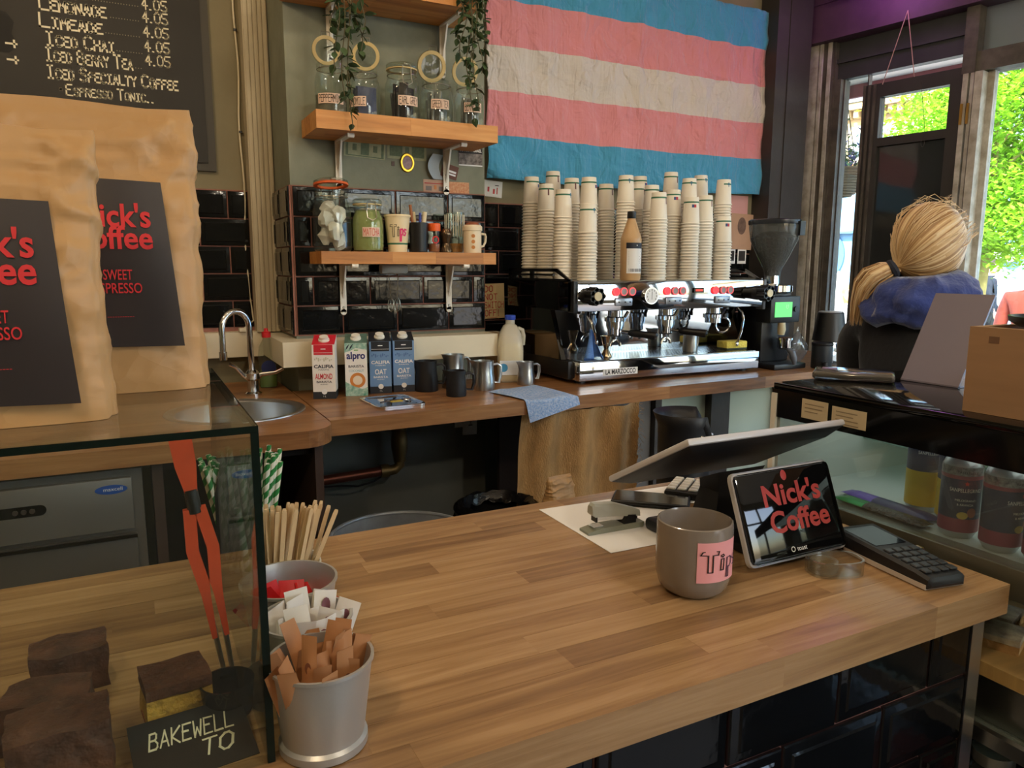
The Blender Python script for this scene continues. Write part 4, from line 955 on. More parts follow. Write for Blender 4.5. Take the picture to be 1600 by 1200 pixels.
carton('milk_carton', 'blue oat drink carton standing next to the black pitcher', .838, 2.485, R(-12), m_cb, m_cb, m_cblack, m_foot, califia('OAT', m_cw, m_cw, m_cblack))
m_bk = M('black_coating', (24, 24, 27), .45)
jug('milk_pitcher', 'larger black milk pitcher beside the oat drink carton', (.918, 2.475, ZB), .108, .041, .037, m_bk, R(165))
jug('milk_pitcher', 'smaller black milk pitcher set in front of the steel ones', (.972, 2.33, ZB), .088, .034, .032, m_bk, R(170))
jug('milk_pitcher', 'tall steel milk pitcher at the back between the black one and milk bottle', (1.035, 2.50, ZB), .122, .044, .037, m_steel, R(190))
jug('milk_pitcher', 'wide steel milk pitcher with strap handle before the tall one', (1.112, 2.41, ZB), .104, .041, .036, m_steel, R(172))
jug('milk_pitcher', 'smallest steel milk pitcher in front of the plastic milk bottle', (1.305, 2.445, ZB), .086, .033, .029, m_steel, R(185))
# plastic milk bottle
mk = thing('milk_bottle', 'plastic two-litre milk bottle with blue cap, a third empty', 'bottle', (1.288, 2.545, ZB), R(-20))
def rr(w, d, z, n=24, p=4): return [(math.copysign(abs(math.cos(2*PI*i/n))**(2/p), math.cos(2*PI*i/n))*w, math.copysign(abs(math.sin(2*PI*i/n))**(2/p), math.sin(2*PI*i/n))*d, z) for i in range(n)]
B().rings([rr(.045, .04, 0), rr(.05, .045, .008), rr(.05, .045, .13), rr(.048, .043, .15), rr(.042, .038, .185), rr(.026, .024, .215), rr(.018, .018, .222, p=2), rr(.018, .018, .24, p=2)]).obj('body', glass('milk_plastic', (240, 238, 226), .25, 1, .45, (240, 236, 220)), mk)
B().rings([rr(.043, .038, .004), rr(.048, .043, .01), rr(.048, .043, .128), rr(.046, .041, .15)]).obj('milk', M('milk', (244, 228, 176), .5), mk)
B().lathe([(.02, 0), (.021, .002), (.021, .016), (.018, .018), (.0005, .018)], 20, (0, 0, .238)).obj('cap', M('blue_cap', (50, 80, 190), .4), mk)
B().tube([(.03, 0, .205), (.048, 0, .198), (.053, 0, .175), (.05, 0, .14)], .008, 8).obj('handle', MATS['milk_plastic'], mk)
B().box(-.045, .045, -.0462, -.0455, .03, .085).obj('label', M('milk_label', (220, 226, 232), .5), mk)
B().cyl((-.03, -.046, .058), (-.03, -.0468, .058), .016, n=18).obj('label_logo', M('milk_blue', (70, 150, 200), .5), mk)
cbx = thing('cardboard_box', 'small cardboard box behind the milk bottle beside the coffee machine', 'box', (1.345, 2.80, ZB), R(8))
B().rbox(-.055, .055, -.10, .10, 0, .16, .002).obj('carton', M('cardboard', (188, 146, 96), .8, var=.1, vs=6), cbx)
B().box(-.0555, .0555, -.02, .02, .16, .1606).obj('tape', M('parcel_tape', (206, 182, 140), .3), cbx); B().box(.0552, .056, -.05, .03, .05, .11).obj('label', m_paper, cbx)
# blue dishcloth over the worktop edge
yE = 2.142
def dish(u, v):
    p0 = Vector((1.10, 2.345, 0)).lerp(Vector((1.315, 2.405, 0)), u); p1 = Vector((1.135, yE, 0)).lerp(Vector((1.34, yE, 0)), u)
    L = (p1-p0).length; hang = .085-.045*u; s = v*(L+hang)
    wv = .003*math.sin(u*7+v*3)
    if s < L: p = p0.lerp(p1, s/L); return (p.x, p.y, ZB+.0016+max(0, wv)+.008*math.sin(PI*u)*math.exp(-((v-.3)/.2)**2))
    e = s-L; a = min(e/.012, PI/2)
    return (p1.x+.18*e, yE-.008*math.sin(a)-.002-.12*max(0, e-.012), ZB+.0016-.008*(1-math.cos(a))-max(0, e-.018))
B().grid(dish, 26, 34).obj('dishcloth', M('dishcloth_blue', (116, 158, 214), .9, var=.35, vs=140, c2=(190, 206, 232), bump=.4, bs=220), None, label='blue checked dishcloth draped over the edge of the back worktop', cat='cloth')
# steel tray let into the worktop
tr = thing('steel_tray', 'small rectangular steel tray with a spoon in it', 'tray', (.735, 2.305, ZB), R(3))
b = B(); rs = []
for w, d, z in ((.083, .10, .0), (.083, .10, .006), (.080, .097, .007), (.068, .085, .0025), (.066, .083, .001)): rs.append(rr(w, d, z, 28, 9))
b.rings(rs, True, True).obj('tray', m_chrome, tr)
B().tube([(-.05, -.03, .008), (.0, -.01, .009), (.04, .0, .005)], [.003, .003, .003], 8).ball((.052, .003, .006), .016, .010, .004, 12, 6).obj('spoon', m_chrome, tr)
B().rbox(-.012, .03, -.022, -.006, .003, .008, .002).obj('lime_peel', M('peel', (170, 150, 60), .6), tr)

# ================================================================ sink corner
sk = thing('sink', 'round steel sink bowl let into the oak worktop', 'sink', (SX, SY, ZB))
B().lathe([(.205, 0), (.204, .003), (.198, .0045), (.184, .002), (.178, -.004), (.172, -.10), (.15, -.135), (.03, -.14), (.028, -.146), (.0005, -.146)], 44).obj('bowl', m_steel, sk)
B().lathe([(.02, -.1455), (.018, -.1445), (.0005, -.1445)], 20).obj('drain', m_chrome, sk)
fa = thing('kitchen_tap', 'tall chrome swan-neck tap with two levers behind the sink', 'tap', (.352, 2.655, ZB))
B().lathe([(.028, 0), (.028, .006), (.02, .012), (.018, .05), (.024, .056), (.024, .075), (.016, .085), (.0005, .09)], 24).obj('base', m_chrome, fa)
pts = [(0, 0, .07), (-.004, -.004, .16)]+[(-.05+.046*math.cos(a), -.03+.026*math.cos(a), .235+.055*math.sin(a)) for a in [i*PI/10 for i in range(11)]]+[(-.097, -.057, .19), (-.097, -.057, .155)]
B().tube(pts, .0105, 12).obj('spout', m_chrome, fa); B().cyl((-.097, -.057, .158), (-.097, -.057, .132), .013, n=14).obj('aerator', m_chrome, fa)
for e, (dx, dz) in ((-1, (-.055, .10)), (1, (.075, .075))):
    B().tube([(e*.018, 0, .062), (e*.03, -.002, .07), (dx, -.012, dz), (dx*1.35, -.016, dz+.012)], [.010, .008, .006, .0065], 10).obj('lever', m_chrome, fa)
dl = thing('dish_soap', 'clear washing-up bottle with a red cap beside the tap', 'bottle', (.425, 2.80, ZB))
B().rings([rr(.028, .018, 0, 24, 3), rr(.033, .022, .01, 24, 3), rr(.033, .022, .06, 24, 3), rr(.028, .02, .085, 24, 3), rr(.033, .022, .11, 24, 3), rr(.028, .02, .15, 24, 3), rr(.014, .013, .175, 24, 2), rr(.013, .013, .185, 24, 2)]).obj('body', g_jar, dl)
B().rings([rr(.03, .02, .004, 24, 3), rr(.03, .02, .06, 24, 3)]).obj('soap', M('soap_green', (120, 150, 80), .2), dl)
B().cyl((0, -.0215, .075), (0, -.0235, .075), .026, n=22).obj('label', M('soap_label', (46, 60, 120), .4), dl)
B().lathe([(.015, .183), (.016, .188), (.016, .202), (.008, .205), (.007, .216), (.0005, .217)], 18).obj('cap', M('soap_red', (206, 40, 46), .4), dl)
ct = thing('cable_box', 'small cream socket block at the foot of the wall cable', 'socket', (.372, 2.985, 1.1405))
B().rbox(-.018, .018, -.014, .012, 0, .016, .003).obj('block', m_cream, ct)

# ================================================================ under the back worktop
fz = thing('ice_machine', 'grey steel undercounter ice machine with a dark control strip', 'ice machine', (-.30, 2.03, 0))
B().box(-.42, .292, .02, .6, .06, .885).obj('cabinet', M('dark_steel', (120, 114, 106), .45, .3), fz)
B().rbox(-.415, .268, .0, .022, .735, .868, .003).obj('upper_panel', M('grey_steel', (128, 122, 114), .42, .3), fz)
dr = B().rbox(-.415, .272, -.004, .02, .08, .722, .004).obj('door', M('door_steel', (96, 90, 84), .42, .3), fz)
B().box(-.415, .272, -.010, -.003, .714, .722).obj('door_lip', m_chrome, dr)
B().box(-.415, -.40, -.002, .02, .09, .7).obj('seam', m_black, fz)
lg = B().lathe([(.0005, 0), (.036, 0), (.036, .002), (.0005, .002)], 24, sy=.32).xf(T(.222, 0, .842) @ FRONT).obj('logo', M('logo_blue', (46, 90, 170), .3), fz)
font('maxcell', m_paper, lg, T(.226, -.003, .839) @ FRONT, .013, fitw=.042)
cs = B(); cs.slab([(-.06+.0, -.013)]+[(.05+.013*math.cos(a), .013*math.sin(a)) for a in [-PI/2+i*PI/8 for i in range(9)]]+[(-.09, .013), (-.09, -.013)], 0, .002)
co_ = cs.xf(T(.02, 0, .812) @ FRONT).obj('control_strip', m_blackg, fz)
for i in range(3): B().cyl((.02+.017*i, -.002, .812), (.02+.017*i, -.005, .812), .006, n=12).obj('button', M('button_brown', (70, 60, 52), .5), co_)
B().ball((-.02, -.003, .812), .004, .002, .004, 8, 5).obj('indicator', M('led_green', (120, 255, 80), .4, emit=4), co_)
un = thing('sink_cabinet', 'dark wooden frame panels under the sink worktop', 'cabinet', (0, 2.04, 0))
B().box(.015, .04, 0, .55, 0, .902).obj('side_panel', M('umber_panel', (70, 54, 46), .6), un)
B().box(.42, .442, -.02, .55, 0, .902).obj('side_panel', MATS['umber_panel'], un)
B().box(.04, .42, .60, .63, 0, .78).obj('back_panel', M('void_shade', (26, 23, 22), .8), un)  # near-black sheet, coloured as the shade of the open void
B().box(.04, .42, .02, .04, .87, .902).obj('top_rail', M('dark_rail', (36, 30, 27), .7), un)
b = thing('soap_jug', 'small green bottle on the floor in the dark under the sink', 'bottle', (.16, 2.3, 0))
B().lathe([(.0005, 0), (.05, 0), (.055, .01), (.055, .42), (.02, .5), (.02, .55), (.0005, .55)], 18).obj('body', M('green_bottle', (70, 110, 50), .25), b)
cpp = M('copper_pipe', (110, 62, 48), .4, .7); brs = M('old_brass', (120, 98, 62), .45, .8)
pi = thing('waste_pipe', 'old copper pipe with a brass elbow fixed below the worktop', 'pipe', (.84, 2.56, .70))
B().lathe([(.022, .2), (.024, .16), (.030, .15), (.030, .10), (.026, .09), (.030, .06), (.030, .03), (.024, .0), (.022, -.02)], 16, (0, 0, 0), True, True).obj('valve', brs, pi)
B().tube([(0, 0, 0), (-.002, -.002, -.035), (-.02, -.002, -.05), (-.045, -.002, -.05)], .019, 12).obj('elbow', brs, pi)
B().cyl((-.045, -.002, -.05), (-.075, -.002, -.05), .024, n=12).obj('nut', brs, pi)
B().cyl((-.07, -.002, -.05), (-.40, -.002, -.062), .018, n=14).obj('pipe', cpp, pi)
B().tube([(-.06, .0, -.065), (-.10, 0, -.085), (-.16, 0, -.095), (-.22, 0, -.085), (-.40, 0, -.075)], .004, 6).obj('hose', m_black, pi)
sv = B().lathe([(.012, 0), (.012, .05)], 10, (.25, 2.50, .78), True, True); sv.cyl((.25, 2.5, .80), (.42, 2.5, .81), .011, n=10); sv.obj('stop_valve', brs, None, label='brass stop valve on a pipe in the dark under the sink', cat='valve')
n1 = paper('note', 'white paper slip with a 1 on it taped below the worktop', 'note', 1.175, .765, .062, .088, m_paper, 2, 2.678)
hand('1', m_ink, n1, T(-.008, -.0014, -.005) @ FRONT, .035, .003)
paper('note', 'blank half-hidden slip taped beside the numbered one', 'note', 1.127, .785, .034, .06, m_paper, 0, 2.679)
# galvanised bin with a clear liner
bn = thing('galvanised_bin', 'galvanised metal bin with a clear plastic liner', 'bin', (.665, 2.03, 0))
B().lathe(cup_thick([(.17, 0), (.175, .02), (.205, .56), (.21, .60)], .003), 40).obj('body', m_galv, bn)
B().ring((0, 0, .60), .208, .006, n=44).obj('rim', m_galv, bn)
def liner(u, v):
    a = 2*PI*u; z = .30+.31*v; r = .17+.03*(z/.6)+.006*noise.noise((math.cos(a)*9, math.sin(a)*9, z*8))-.004
    return (r*math.cos(a), r*math.sin(a), z)
B().grid(liner, 48, 10).obj('liner', glass('liner_film', (236, 238, 240), .12, 2.2, .10, (220, 222, 226)), bn)
bb = thing('waste_bin', 'black bin lined with a crumpled black bag', 'bin', (1.035, 2.14, 0))
B().lathe(cup_thick([(.11, 0), (.14, .60)], .004), 32).obj('body', m_black, bb); B().ring((0, 0, .60), .14, .006, n=36).obj('rim', m_blackg, bb)
def blk(u, v):
    a = 2*PI*u; r = .15-.05*v+.014*noise.noise((math.cos(a)*5, math.sin(a)*5, v*4)); return (r*math.cos(a), r*math.sin(a), .55+.07*math.sin(v*2.6)+.012*noise.noise((a*3, v*5, 1)))
B().grid(blk, 40, 8).obj('bag', M('bin_bag', (18, 18, 20), .25, bump=.5, bs=40), bb)
bx = thing('storage_crate', 'dark crate on the floor under the hessian sack', 'crate', (1.14, 1.9, 0))
B().rbox(-.08, .13, -.10, .085, 0, .60, .01).obj('crate', M('crate_dark', (44, 36, 32), .7), bx)
m_hes = M('hessian', (198, 156, 104), .95, var=.35, vs=24, bump=.6, bs=260, stretch=(1, 1, .35))
def sack(u, v):
    x = 1.135+.50*u; d = .018*math.sin(u*21+.6*math.sin(v*3))+.016*noise.noise((u*6, v*2.2, 3)); edge = .012*noise.noise((v*26, 1, u))*(u > .9)
    return (x+edge+.012*(v-.5)*(u-.5), 2.16+d+.03*v, .90-.52*v+.01*noise.noise((u*9, 2, 2))*(v > .9))
hs = thing('hessian_sack', 'brown hessian coffee sack hung as a curtain under the worktop', 'sack', (0, 0, 0))
B().grid(sack, 60, 40).obj('cloth', m_hes, hs)
b = B()
for i in range(46):
    v = i/46; p = Vector(sack(1, v)); b.tube([p, p+Vector((random.uniform(.004, .016), random.uniform(-.006, .006), random.uniform(-.012, .006))), p+Vector((random.uniform(.01, .028), random.uniform(-.01, .01), random.uniform(-.02, .004)))], .0007, 4)
b.obj('frayed_threads', m_hes, hs, kind='stuff')
# cupboard panels to the right under the machine
cb = thing('machine_cabinet', 'grey and pale green cabinet panels under the coffee machine', 'cabinet', (0, 2.36, 0))
B().box(1.62, 1.83, 0, .02, 0, .902).obj('panel', M('grey_panel', (104, 100, 96), .6), cb)
B().box(1.83, 1.86, -.03, .02, 0, .902).obj('post', m_darkwood, cb)
B().box(1.86, 2.12, .01, .03, 0, .902).obj('panel', M('pale_green_panel', (176, 186, 168), .6), cb)
B().box(2.12, 2.22, -.03, .02, 0, .902).obj('post', m_darkwood, cb)
B().box(2.22, 2.5, .01, .03, 0, .902).obj('panel', MATS['pale_green_panel'], cb)
B().box(2.5, 3.1, -.03, .02, 0, .902).obj('panel', m_under_shade, cb)
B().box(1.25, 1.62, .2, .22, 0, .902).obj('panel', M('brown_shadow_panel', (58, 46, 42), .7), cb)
kb = thing('knock_bin', 'tall black bin with a flared rim cut away at one side', 'bin', (1.66, 1.95, 0))
b = B(); nn = 36; rs = []
for r, z in ((.085, 0), (.088, .02), (.088, .80), (.09, .86), (.108, .902)):
    q = []
    for i in range(nn):
        a = 2*PI*i/nn; k = max(0, math.cos(a+.55)); zz = z
        if z > .82: zz = z-(.10*min(1, max(0, (k-.55)/.25)))*((z-.8)/.1)
        q.append((r*math.cos(a), r*math.sin(a), zz))
    rs.append(q)
b.rings(rs, True, False); kbo = b.obj('body', m_bk, kb); kbo.modifiers.new('wall', 'SOLIDIFY').thickness = .003
for a in (-1.6, -.9): B().ball((.09*math.cos(a), .09*math.sin(a), .83), .006, n=8, k=5).obj('rivet', m_steel, kb)
# spare bag of coffee on the crate
def coffee_bag(name, label, loc, rz, w, h, d, group=None):
    t = thing(name, label, 'coffee bag', loc, rz, group); n = 72
    def pr(zf):
        # gusseted pouch: full and round low down, flat and creased near the top seal
        k = max(0, (zf-.45)/.55); dd = d*(1-.93*k**1.15); ww = w*(1-.02*math.sin(zf*6)-.05*zf); return ww, dd
    rs = []
    for j in range(61):
        zf = j/60; ww, dd = pr(zf); q = []
        for i in range(n):
            a = 2*PI*i/n; p = 5.0
            x = math.copysign(abs(math.cos(a))**(2/p), math.cos(a))*ww/2; y = math.copysign(abs(math.sin(a))**(2/p), math.sin(a))*dd/2
            s = abs(x)/(ww/2)
            if s > .93 and zf < .95: y *= .55+.3*abs(math.sin(zf*5))           # tucked gusset
            rg = lambda k, s: 1-2*abs(noise.noise((x*k+loc[0]*9+s, zf*k*.3+s+y*4, y*7+s)))
            cr = .006*noise.noise((x*16+loc[0]*9, zf*7, y*6+3))+.0045*max(0, rg(17, 3.1))**4*(.25+zf)+.0036*max(0, rg(34, 8.7))**3*(.25+zf)+.0016*rg(60, 1.3)
            e = .4+zf
            nx, ny = math.cos(a), math.sin(a)
            q.append((x+nx*cr*.6, y+ny*cr*e*(.3 if zf > .95 else 1)*min(1, dd/.03+.25), h*zf+(.004*noise.noise((x*12, 1, 9)) if zf > .97 else 0)))
        rs.append(q)
    B().rings(rs).obj('pouch', m_kraft, t, ang=60)
    return t
sbag = coffee_bag('coffee_bag', 'small kraft coffee bag with a dark label under the worktop', (1.125, 1.89, .6005), R(15), .10, .16, .06)
B().box(-.034, .034, -.0345, -.0325, .03, .085).obj('label', m_cblack, sbag)
font("Nick's", m_red, sbag, T(0, -.0352, .062) @ FRONT, .018, bold=.0005); font('Coffee', m_red, sbag, T(0, -.0352, .046) @ FRONT, .018, bold=.0005)

# ================================================================ glass cake case on the front counter
ZC = .9503
gc = thing('cake_case', 'frameless glass display case with green glass edges on the counter', 'display case', (0, 0, ZC))
CX0, CX1, CY0, CY1, CT = -.62, .086, .636, 1.03, .308
def sheet(name, x0, x1, y0, y1, z0, z1, edges):
    o = B().box(x0, x1, y0, y1, z0, z1).obj(name, g_case, gc)
    for e in edges: B().box(*e).obj('glass_edge', g_edge, o)
sheet('top_sheet', CX0, CX1, CY0, CY1, CT-.006, CT, [(CX0, CX1, CY0-.0006, CY0+.0006, CT-.006, CT), (CX1-.0006, CX1+.0006, CY0, CY1, CT-.006, CT)])
sheet('front_sheet', CX0, CX1-.006, CY0, CY0+.006, 0, CT-.0062, [])
sheet('end_sheet', CX1-.006, CX1, CY0, CY1, 0, CT-.0062, [(CX1-.006, CX1+.0006, CY0-.0006, CY0+.0012, 0, CT-.0062), (CX1-.006, CX1+.0002, CY1-.0012, CY1+.0006, 0, CT-.0062)])
sheet('end_sheet', CX0, CX0+.006, CY0+.0062, CY1, 0, CT-.0062, [])

# ---- kraft coffee bags on the case
m_lab = M('bag_label', (52, 46, 46), .4, coat=.2)
ZT = ZC+CT+.0004
def bag_art(t, d, z0, w, h, x0=0, top=('SWEET', 'ESPRESSO'), lean=0):
    y = -d/2-.0085
    b = B(); b.add([(-w/2-.004, 0, 0), (w/2+.006, 0, 0), (w/2-.006, 0, h), (-w/2+.002, 0, h)], [(0, 1, 2, 3)])
    b = B().grid(lambda u, v: ((-w/2-.003)*(1-u)+(w/2+.006-.012*v)*u+x0, y+.002*math.sin(u*5+v*2)+lean*max(0, v-.35)**1.4, z0+h*v-.002*u), 8, 12)
    o = b.obj('label', m_lab, t)
    def at(z): return y-.0028+lean*max(0, (z-z0)/h-.35)**1.4
    def put(s, z, size, fw, bold):
        q = fontmesh(s, size, bold=bold); wd = max(v[0] for v in q.v)-min(v[0] for v in q.v); q.xf(T(x0+.001, 0, z) @ FRONT @ Matrix.Diagonal((fw/wd, 1, 1, 1)))
        q.v = [(vx, at(vz), vz) for vx, vy, vz in q.v]; q.obj('lettering', m_red, o, ang=0)
    put("Nick's", z0+h*.715, .032, .066, .0007); put('coffee', z0+h*.585, .032, .068, .0007)
    put(top[0], z0+h*.40, .0145, .026, .0001); put(top[1], z0+h*.32, .0145, .042, .0001); put('-----------', z0+h*.17, .006, .024, 0)
b1 = coffee_bag('coffee_bag', 'taller kraft coffee bag at the back of the case top, label Sweet Espresso', (-.024, .905, ZT), R(0), .192, .296, .088)
bag_art(b1, .088, .05, .105, .168, x0=.012, lean=.030)
b2 = coffee_bag('coffee_bag', 'shorter kraft coffee bag in front on the case top, folded over', (-.102, .755, ZT), R(0), .164, .246, .080)
bag_art(b2, .080, .02, .105, .165, lean=.036)

# ---- cakes in the case
m_brown = M('brownie', (98, 58, 40), .7, var=.35, vs=30, c2=(62, 34, 22), bump=.8, bs=60)
def cake_mesh(w, d, h, seed, amp=.0035, topc=True):
    bm = bmesh.new(); bmesh.ops.create_cube(bm, size=1)
    for v in bm.verts: v.co = (v.co.x*w, v.co.y*d, (v.co.z+.5)*h)
    bmesh.ops.subdivide_edges(bm, edges=bm.edges[:], cuts=7, use_grid_fill=True)
    for v in bm.verts:
        p = v.co*40+Vector((seed*3.1, seed, 0)); q = Vector((noise.noise(p), noise.noise(p+Vector((9, 0, 0))), noise.noise(p+Vector((0, 9, 0)))))
        k = amp if v.co.z > .002 else amp*.3
        v.co += Vector((q.x, q.y, q.z if v.co.z > h*.5 else 0))*k
        if v.co.z > h*.9: v.co.z += .004*noise.noise(v.co*22)
    b = B(); b.addbm(bm); return b
for i, (lab, x, y, z, w, d, h, rz) in enumerate((
        ('chocolate brownie at the back of the brownie pile in the case', -.085, .865, 0, .070, .052, .045, 6),
        ('chocolate brownie half under the front one in the case', -.098, .775, 0, .070, .055, .043, -6),
        ('big cracked chocolate brownie nearest the case front glass', -.082, .70, 0, .078, .060, .056, 4))):
    o = cake_mesh(w, d, h, i).obj('brownie', m_brown, None, (x, y, ZC+z), R(rz), label=lab, cat='brownie', group='cakes in the glass case', ang=60)
bk = thing('bakewell_slice', 'yellow sponge slice with a brown top behind the chalk sign', 'cake', (.012, .755, ZC), R(8))
cake_mesh(.058, .05, .034, 7, .002).obj('sponge', M('yellow_sponge', (196, 150, 60), .9, var=.3, vs=60, bump=.9, bs=90), bk, ang=60)
cake_mesh(.059, .051, .012, 9, .002).obj('almond_top', M('baked_top', (92, 52, 30), .8, var=.4, vs=40, bump=.8, bs=80), bk, (0, 0, .034), ang=60)
cake_mesh(.0585, .0505, .006, 4, .001).obj('pastry_base', M('pastry', (150, 92, 48), .9, bump=.6, bs=90), bk, (0, 0, .0), ang=60)
def chalk_card(label, x, y, rz, w, h, lines, tilt=18):
    t = thing('chalk_sign', label, 'sign', (x, y, ZC), rot=(-R(tilt), 0, R(rz)))
    B().box(-w/2, w/2, 0, .003, .001, h).obj('card', M('slate_card', (24, 25, 28), .6), t)
    for s, x0, z, hh, fw in lines: hand(s, m_chalk, t, T(x0, -.0006, z) @ FRONT, hh, .0022, fitw=fw, slant=.25, gap=.22)
    B().box(-w*.35, w*.35, .003, .008, .001, .003).obj('foot', M('slate_card', (0, 0, 0)), t)
chalk_card('black chalk card lettered Bakewell leaning back behind the case front', .026, .648, 6, .100, .078, (('BAKEWELL', -.036, .042, .019, .072), ('TO', .004, .018, .018, .026)), 76)
chalk_card('black chalk card edge showing below the brownies', -.090, .648, 4, .096, .048, (), 76)
# tongs in a tumbler
tg = thing('cake_tongs', 'steel tongs with orange-red grips leaning in the case corner', 'tongs', (.066, .80, ZC+.001), rot=(0, R(-7), 0))
m_or = M('orange_silicone', (206, 72, 34), .5)
for e in (-1, 1):
    B().tube([(e*.004, 0, 0), (e*.005, 0, .05), (e*.006, 0, .10)], [.0025, .003, .003], 8).obj('arm', m_steel, tg)
    B().rings([[(e*.006+sx*w*.5, sy*.004, z) for sx, sy in ((-1, -1), (1, -1), (1, 1), (-1, 1))] for z, w in ((.05, .005), (.10, .009), (.15, .020), (.195, .010))]).obj('grip', m_or, tg)
B().cyl((0, 0, .19), (0, 0, .215), .007, n=12).obj('joint', m_black, tg)
B().rings([[(sx*w*.5, sy*.004, z) for sx, sy in ((-1, -1), (1, -1), (1, 1), (-1, 1))] for z, w in ((.213, .012), (.24, .02), (.275, .022))]).obj('head', m_or, tg)
tu = thing('tongs_tumbler', 'small dark tumbler in the case corner', 'tumbler', (.058, .735, ZC))
B().lathe(cup_thick([(.022, 0), (.026, .034)], .002), 22).obj('tumbler', glass('smoked_glass', (70, 72, 60), .04, 1.0, .1, (60, 60, 50)), tu)

# ================================================================ tin buckets, straws, stirrers
def bucket(label, x, y, r0, r1, h):
    t = thing('tin_bucket', label, 'bucket', (x, y, ZC))
    B().lathe([(.0005, .006), (r0-.003, .006), (r0, 0), (r0+.003, .001), (r0+.003, .008), (r0, .011), (r1, h-.002), (r1+.0018, h-.001), (r1+.0018, h+.002), (r1-.001, h+.002), (r0-.0015, .012), (.0005, .010)], 40).obj('body', M('bucket_tin', (186, 186, 184), .36, .6, bump=.02, bs=200), t)
    return t
def sachet_mesh(name, w, h, mat, pr, seed, tw=.3):
    b = B(); random.seed(seed)
    ph = random.random()*6
    def f(u, v, s): 
        x = (u-.5)*w; z = (v)*h; puff = .0035*math.sin(PI*u)*math.sin(PI*min(1, max(0, v*1.15-.07)))+.0002
        y = s*puff+.0025*math.sin(v*4+ph)+tw*.01*(u-.5)*math.sin(v*3+ph)
        return (x, y, z)
    b.grid(lambda u, v: f(u, v, -1), 4, 8); b.grid(lambda u, v: f(u, v, 1), 4, 8)
    return b, (lambda u, v: f(u, v, -1))
def fill_sachets(name, label, x, y, r, zin, n, w, h, mat, prm, group, lean, seed, base_z, txt=None, pname='print'):
    rnd = random.Random(seed)
    for i in range(n):
        b, f = sachet_mesh(name, w, h, mat, None, seed*100+i)
        a = 2*PI*i*.618; rr_ = r*math.sqrt((i+.5)/n)*.82
        t = b.obj(name, mat, None, ang=60, label=label, cat='sachet', group=group)
        px, py = x+rr_*math.cos(a), y+rr_*math.sin(a)
        tx = rnd.uniform(-lean, lean)+.25*math.cos(a)*lean*2; ty = rnd.uniform(-lean, lean)-.25*math.sin(a)*lean*2
        t.matrix_local = T(px, py, base_z+rnd.uniform(-.012, .012)) @ Matrix.Rotation(tx, 4, 'Y') @ Matrix.Rotation(ty, 4, 'X') @ Matrix.Rotation(rnd.uniform(-.7, .7), 4, 'Z')
        if prm:
            q = B().grid(lambda u, v: tuple(Vector(f(.34+.32*u, .45+.35*v))+Vector((0, -.0006, 0))), 3, 5); q.obj(pname, prm, t)
bucket('tin bucket of red sachets next to the stirrer holder', .139, .838, .042, .053, .082)
bucket('tin bucket packed with white sugar sachets', .138, .738, .037, .0455, .082)
bucket('tin bucket packed with brown sugar sachets near the counter edge', .132, .645, .0375, .0465, .084)
m_ws = M('sachet_white', (228, 222, 214), .6); m_bs = M('sachet_brown', (176, 124, 82), .6); m_rs = M('sachet_red', (206, 32, 34), .45)
m_logo = M('sachet_logo', (130, 84, 96), .7); m_logob = M('sachet_logo_brown', (120, 72, 48), .7)
fill_sachets('sugar_sachet', 'white paper sugar sachet standing in the tin bucket', .138, .738, .036, 0, 15, .024, .066, m_ws, None, 'white sugar sachets in the bucket', .22, 3, ZC+.026)
fill_sachets('brown_sugar_sachet', 'brown paper sugar sachet standing in the tin bucket', .132, .645, .036, 0, 24, .016, .078, m_bs, None, 'brown sugar sachets in the bucket', .24, 5, ZC+.024)
fill_sachets('red_sachet', 'red sachet lying low in the tin bucket', .139, .838, .040, 0, 10, .030, .052, m_rs, None, 'red sachets in the bucket', .4, 8, ZC+.020)
random.seed(21)
def tagprint(objs_name, mt, k):
    c = 0
    for o in list(COL.objects):
        if o.name.split('.')[0] == objs_name and o.parent is None:
            c += 1
            if c % k == 0:
                w = .010 if objs_name == 'sugar_sachet' else .006
                B().slab([(w*.5*math.cos(i), .05+w*.9*math.sin(i)) for i in [j*PI/6 for j in range(12)]], 0, .0003).xf(T(0, -.0052, 0) @ FRONT).obj('print', mt, o)
tagprint('sugar_sachet', m_logo, 2); tagprint('brown_sugar_sachet', m_logob, 3)
# stirrer holder
sh_ = thing('stirrer_holder', 'white oblong holder packed with wooden stirrers and two striped straws', 'holder', (.152, .968, ZC), R(-4))
b = B(); rs = [rr(.042, .022, 0, 24, 6), rr(.044, .024, .003, 24, 6), rr(.050, .027, .055, 24, 6), rr(.048, .025, .055, 24, 6), rr(.042, .022, .006, 24, 6)]
b.rings(rs, True, True).obj('trough', M('white_melamine', (214, 212, 204), .4), sh_)
m_stir = M('birch', (220, 190, 146), .7, var=.2, vs=30, stretch=(1, 1, .1)); st_me = None
sb_ = B(); sb_.rings([[(sx*w*.5, sy*.0007, z) for sx, sy in ((-1, -1), (1, -1), (1, 1), (-1, 1))] for z, w in ((0, .004), (.002, .0056), (.116, .0056), (.119, .004))]); st_me = sb_.mesh('wooden_stirrer', m_stir)
for i in range(34):
    u = i/33; o = link('wooden_stirrer', st_me, None, label='thin wooden coffee stirrer standing in the white holder', cat='stirrer', group='wooden stirrers in the holder')
    lx = -.05+.62*u+random.uniform(-.08, .08)
    if i == 33: lx = .72
    o.matrix_local = T(.146+.052*(u-.35)+random.uniform(-.003, .003), .968+random.uniform(-.013, .013), ZC+.0075+random.uniform(0, .004)) @ Matrix.Rotation(lx*.55, 4, 'Y') @ Matrix.Rotation(random.uniform(-.12, .12), 4, 'X') @ Matrix.Rotation(random.uniform(-.6, .6), 4, 'Z')
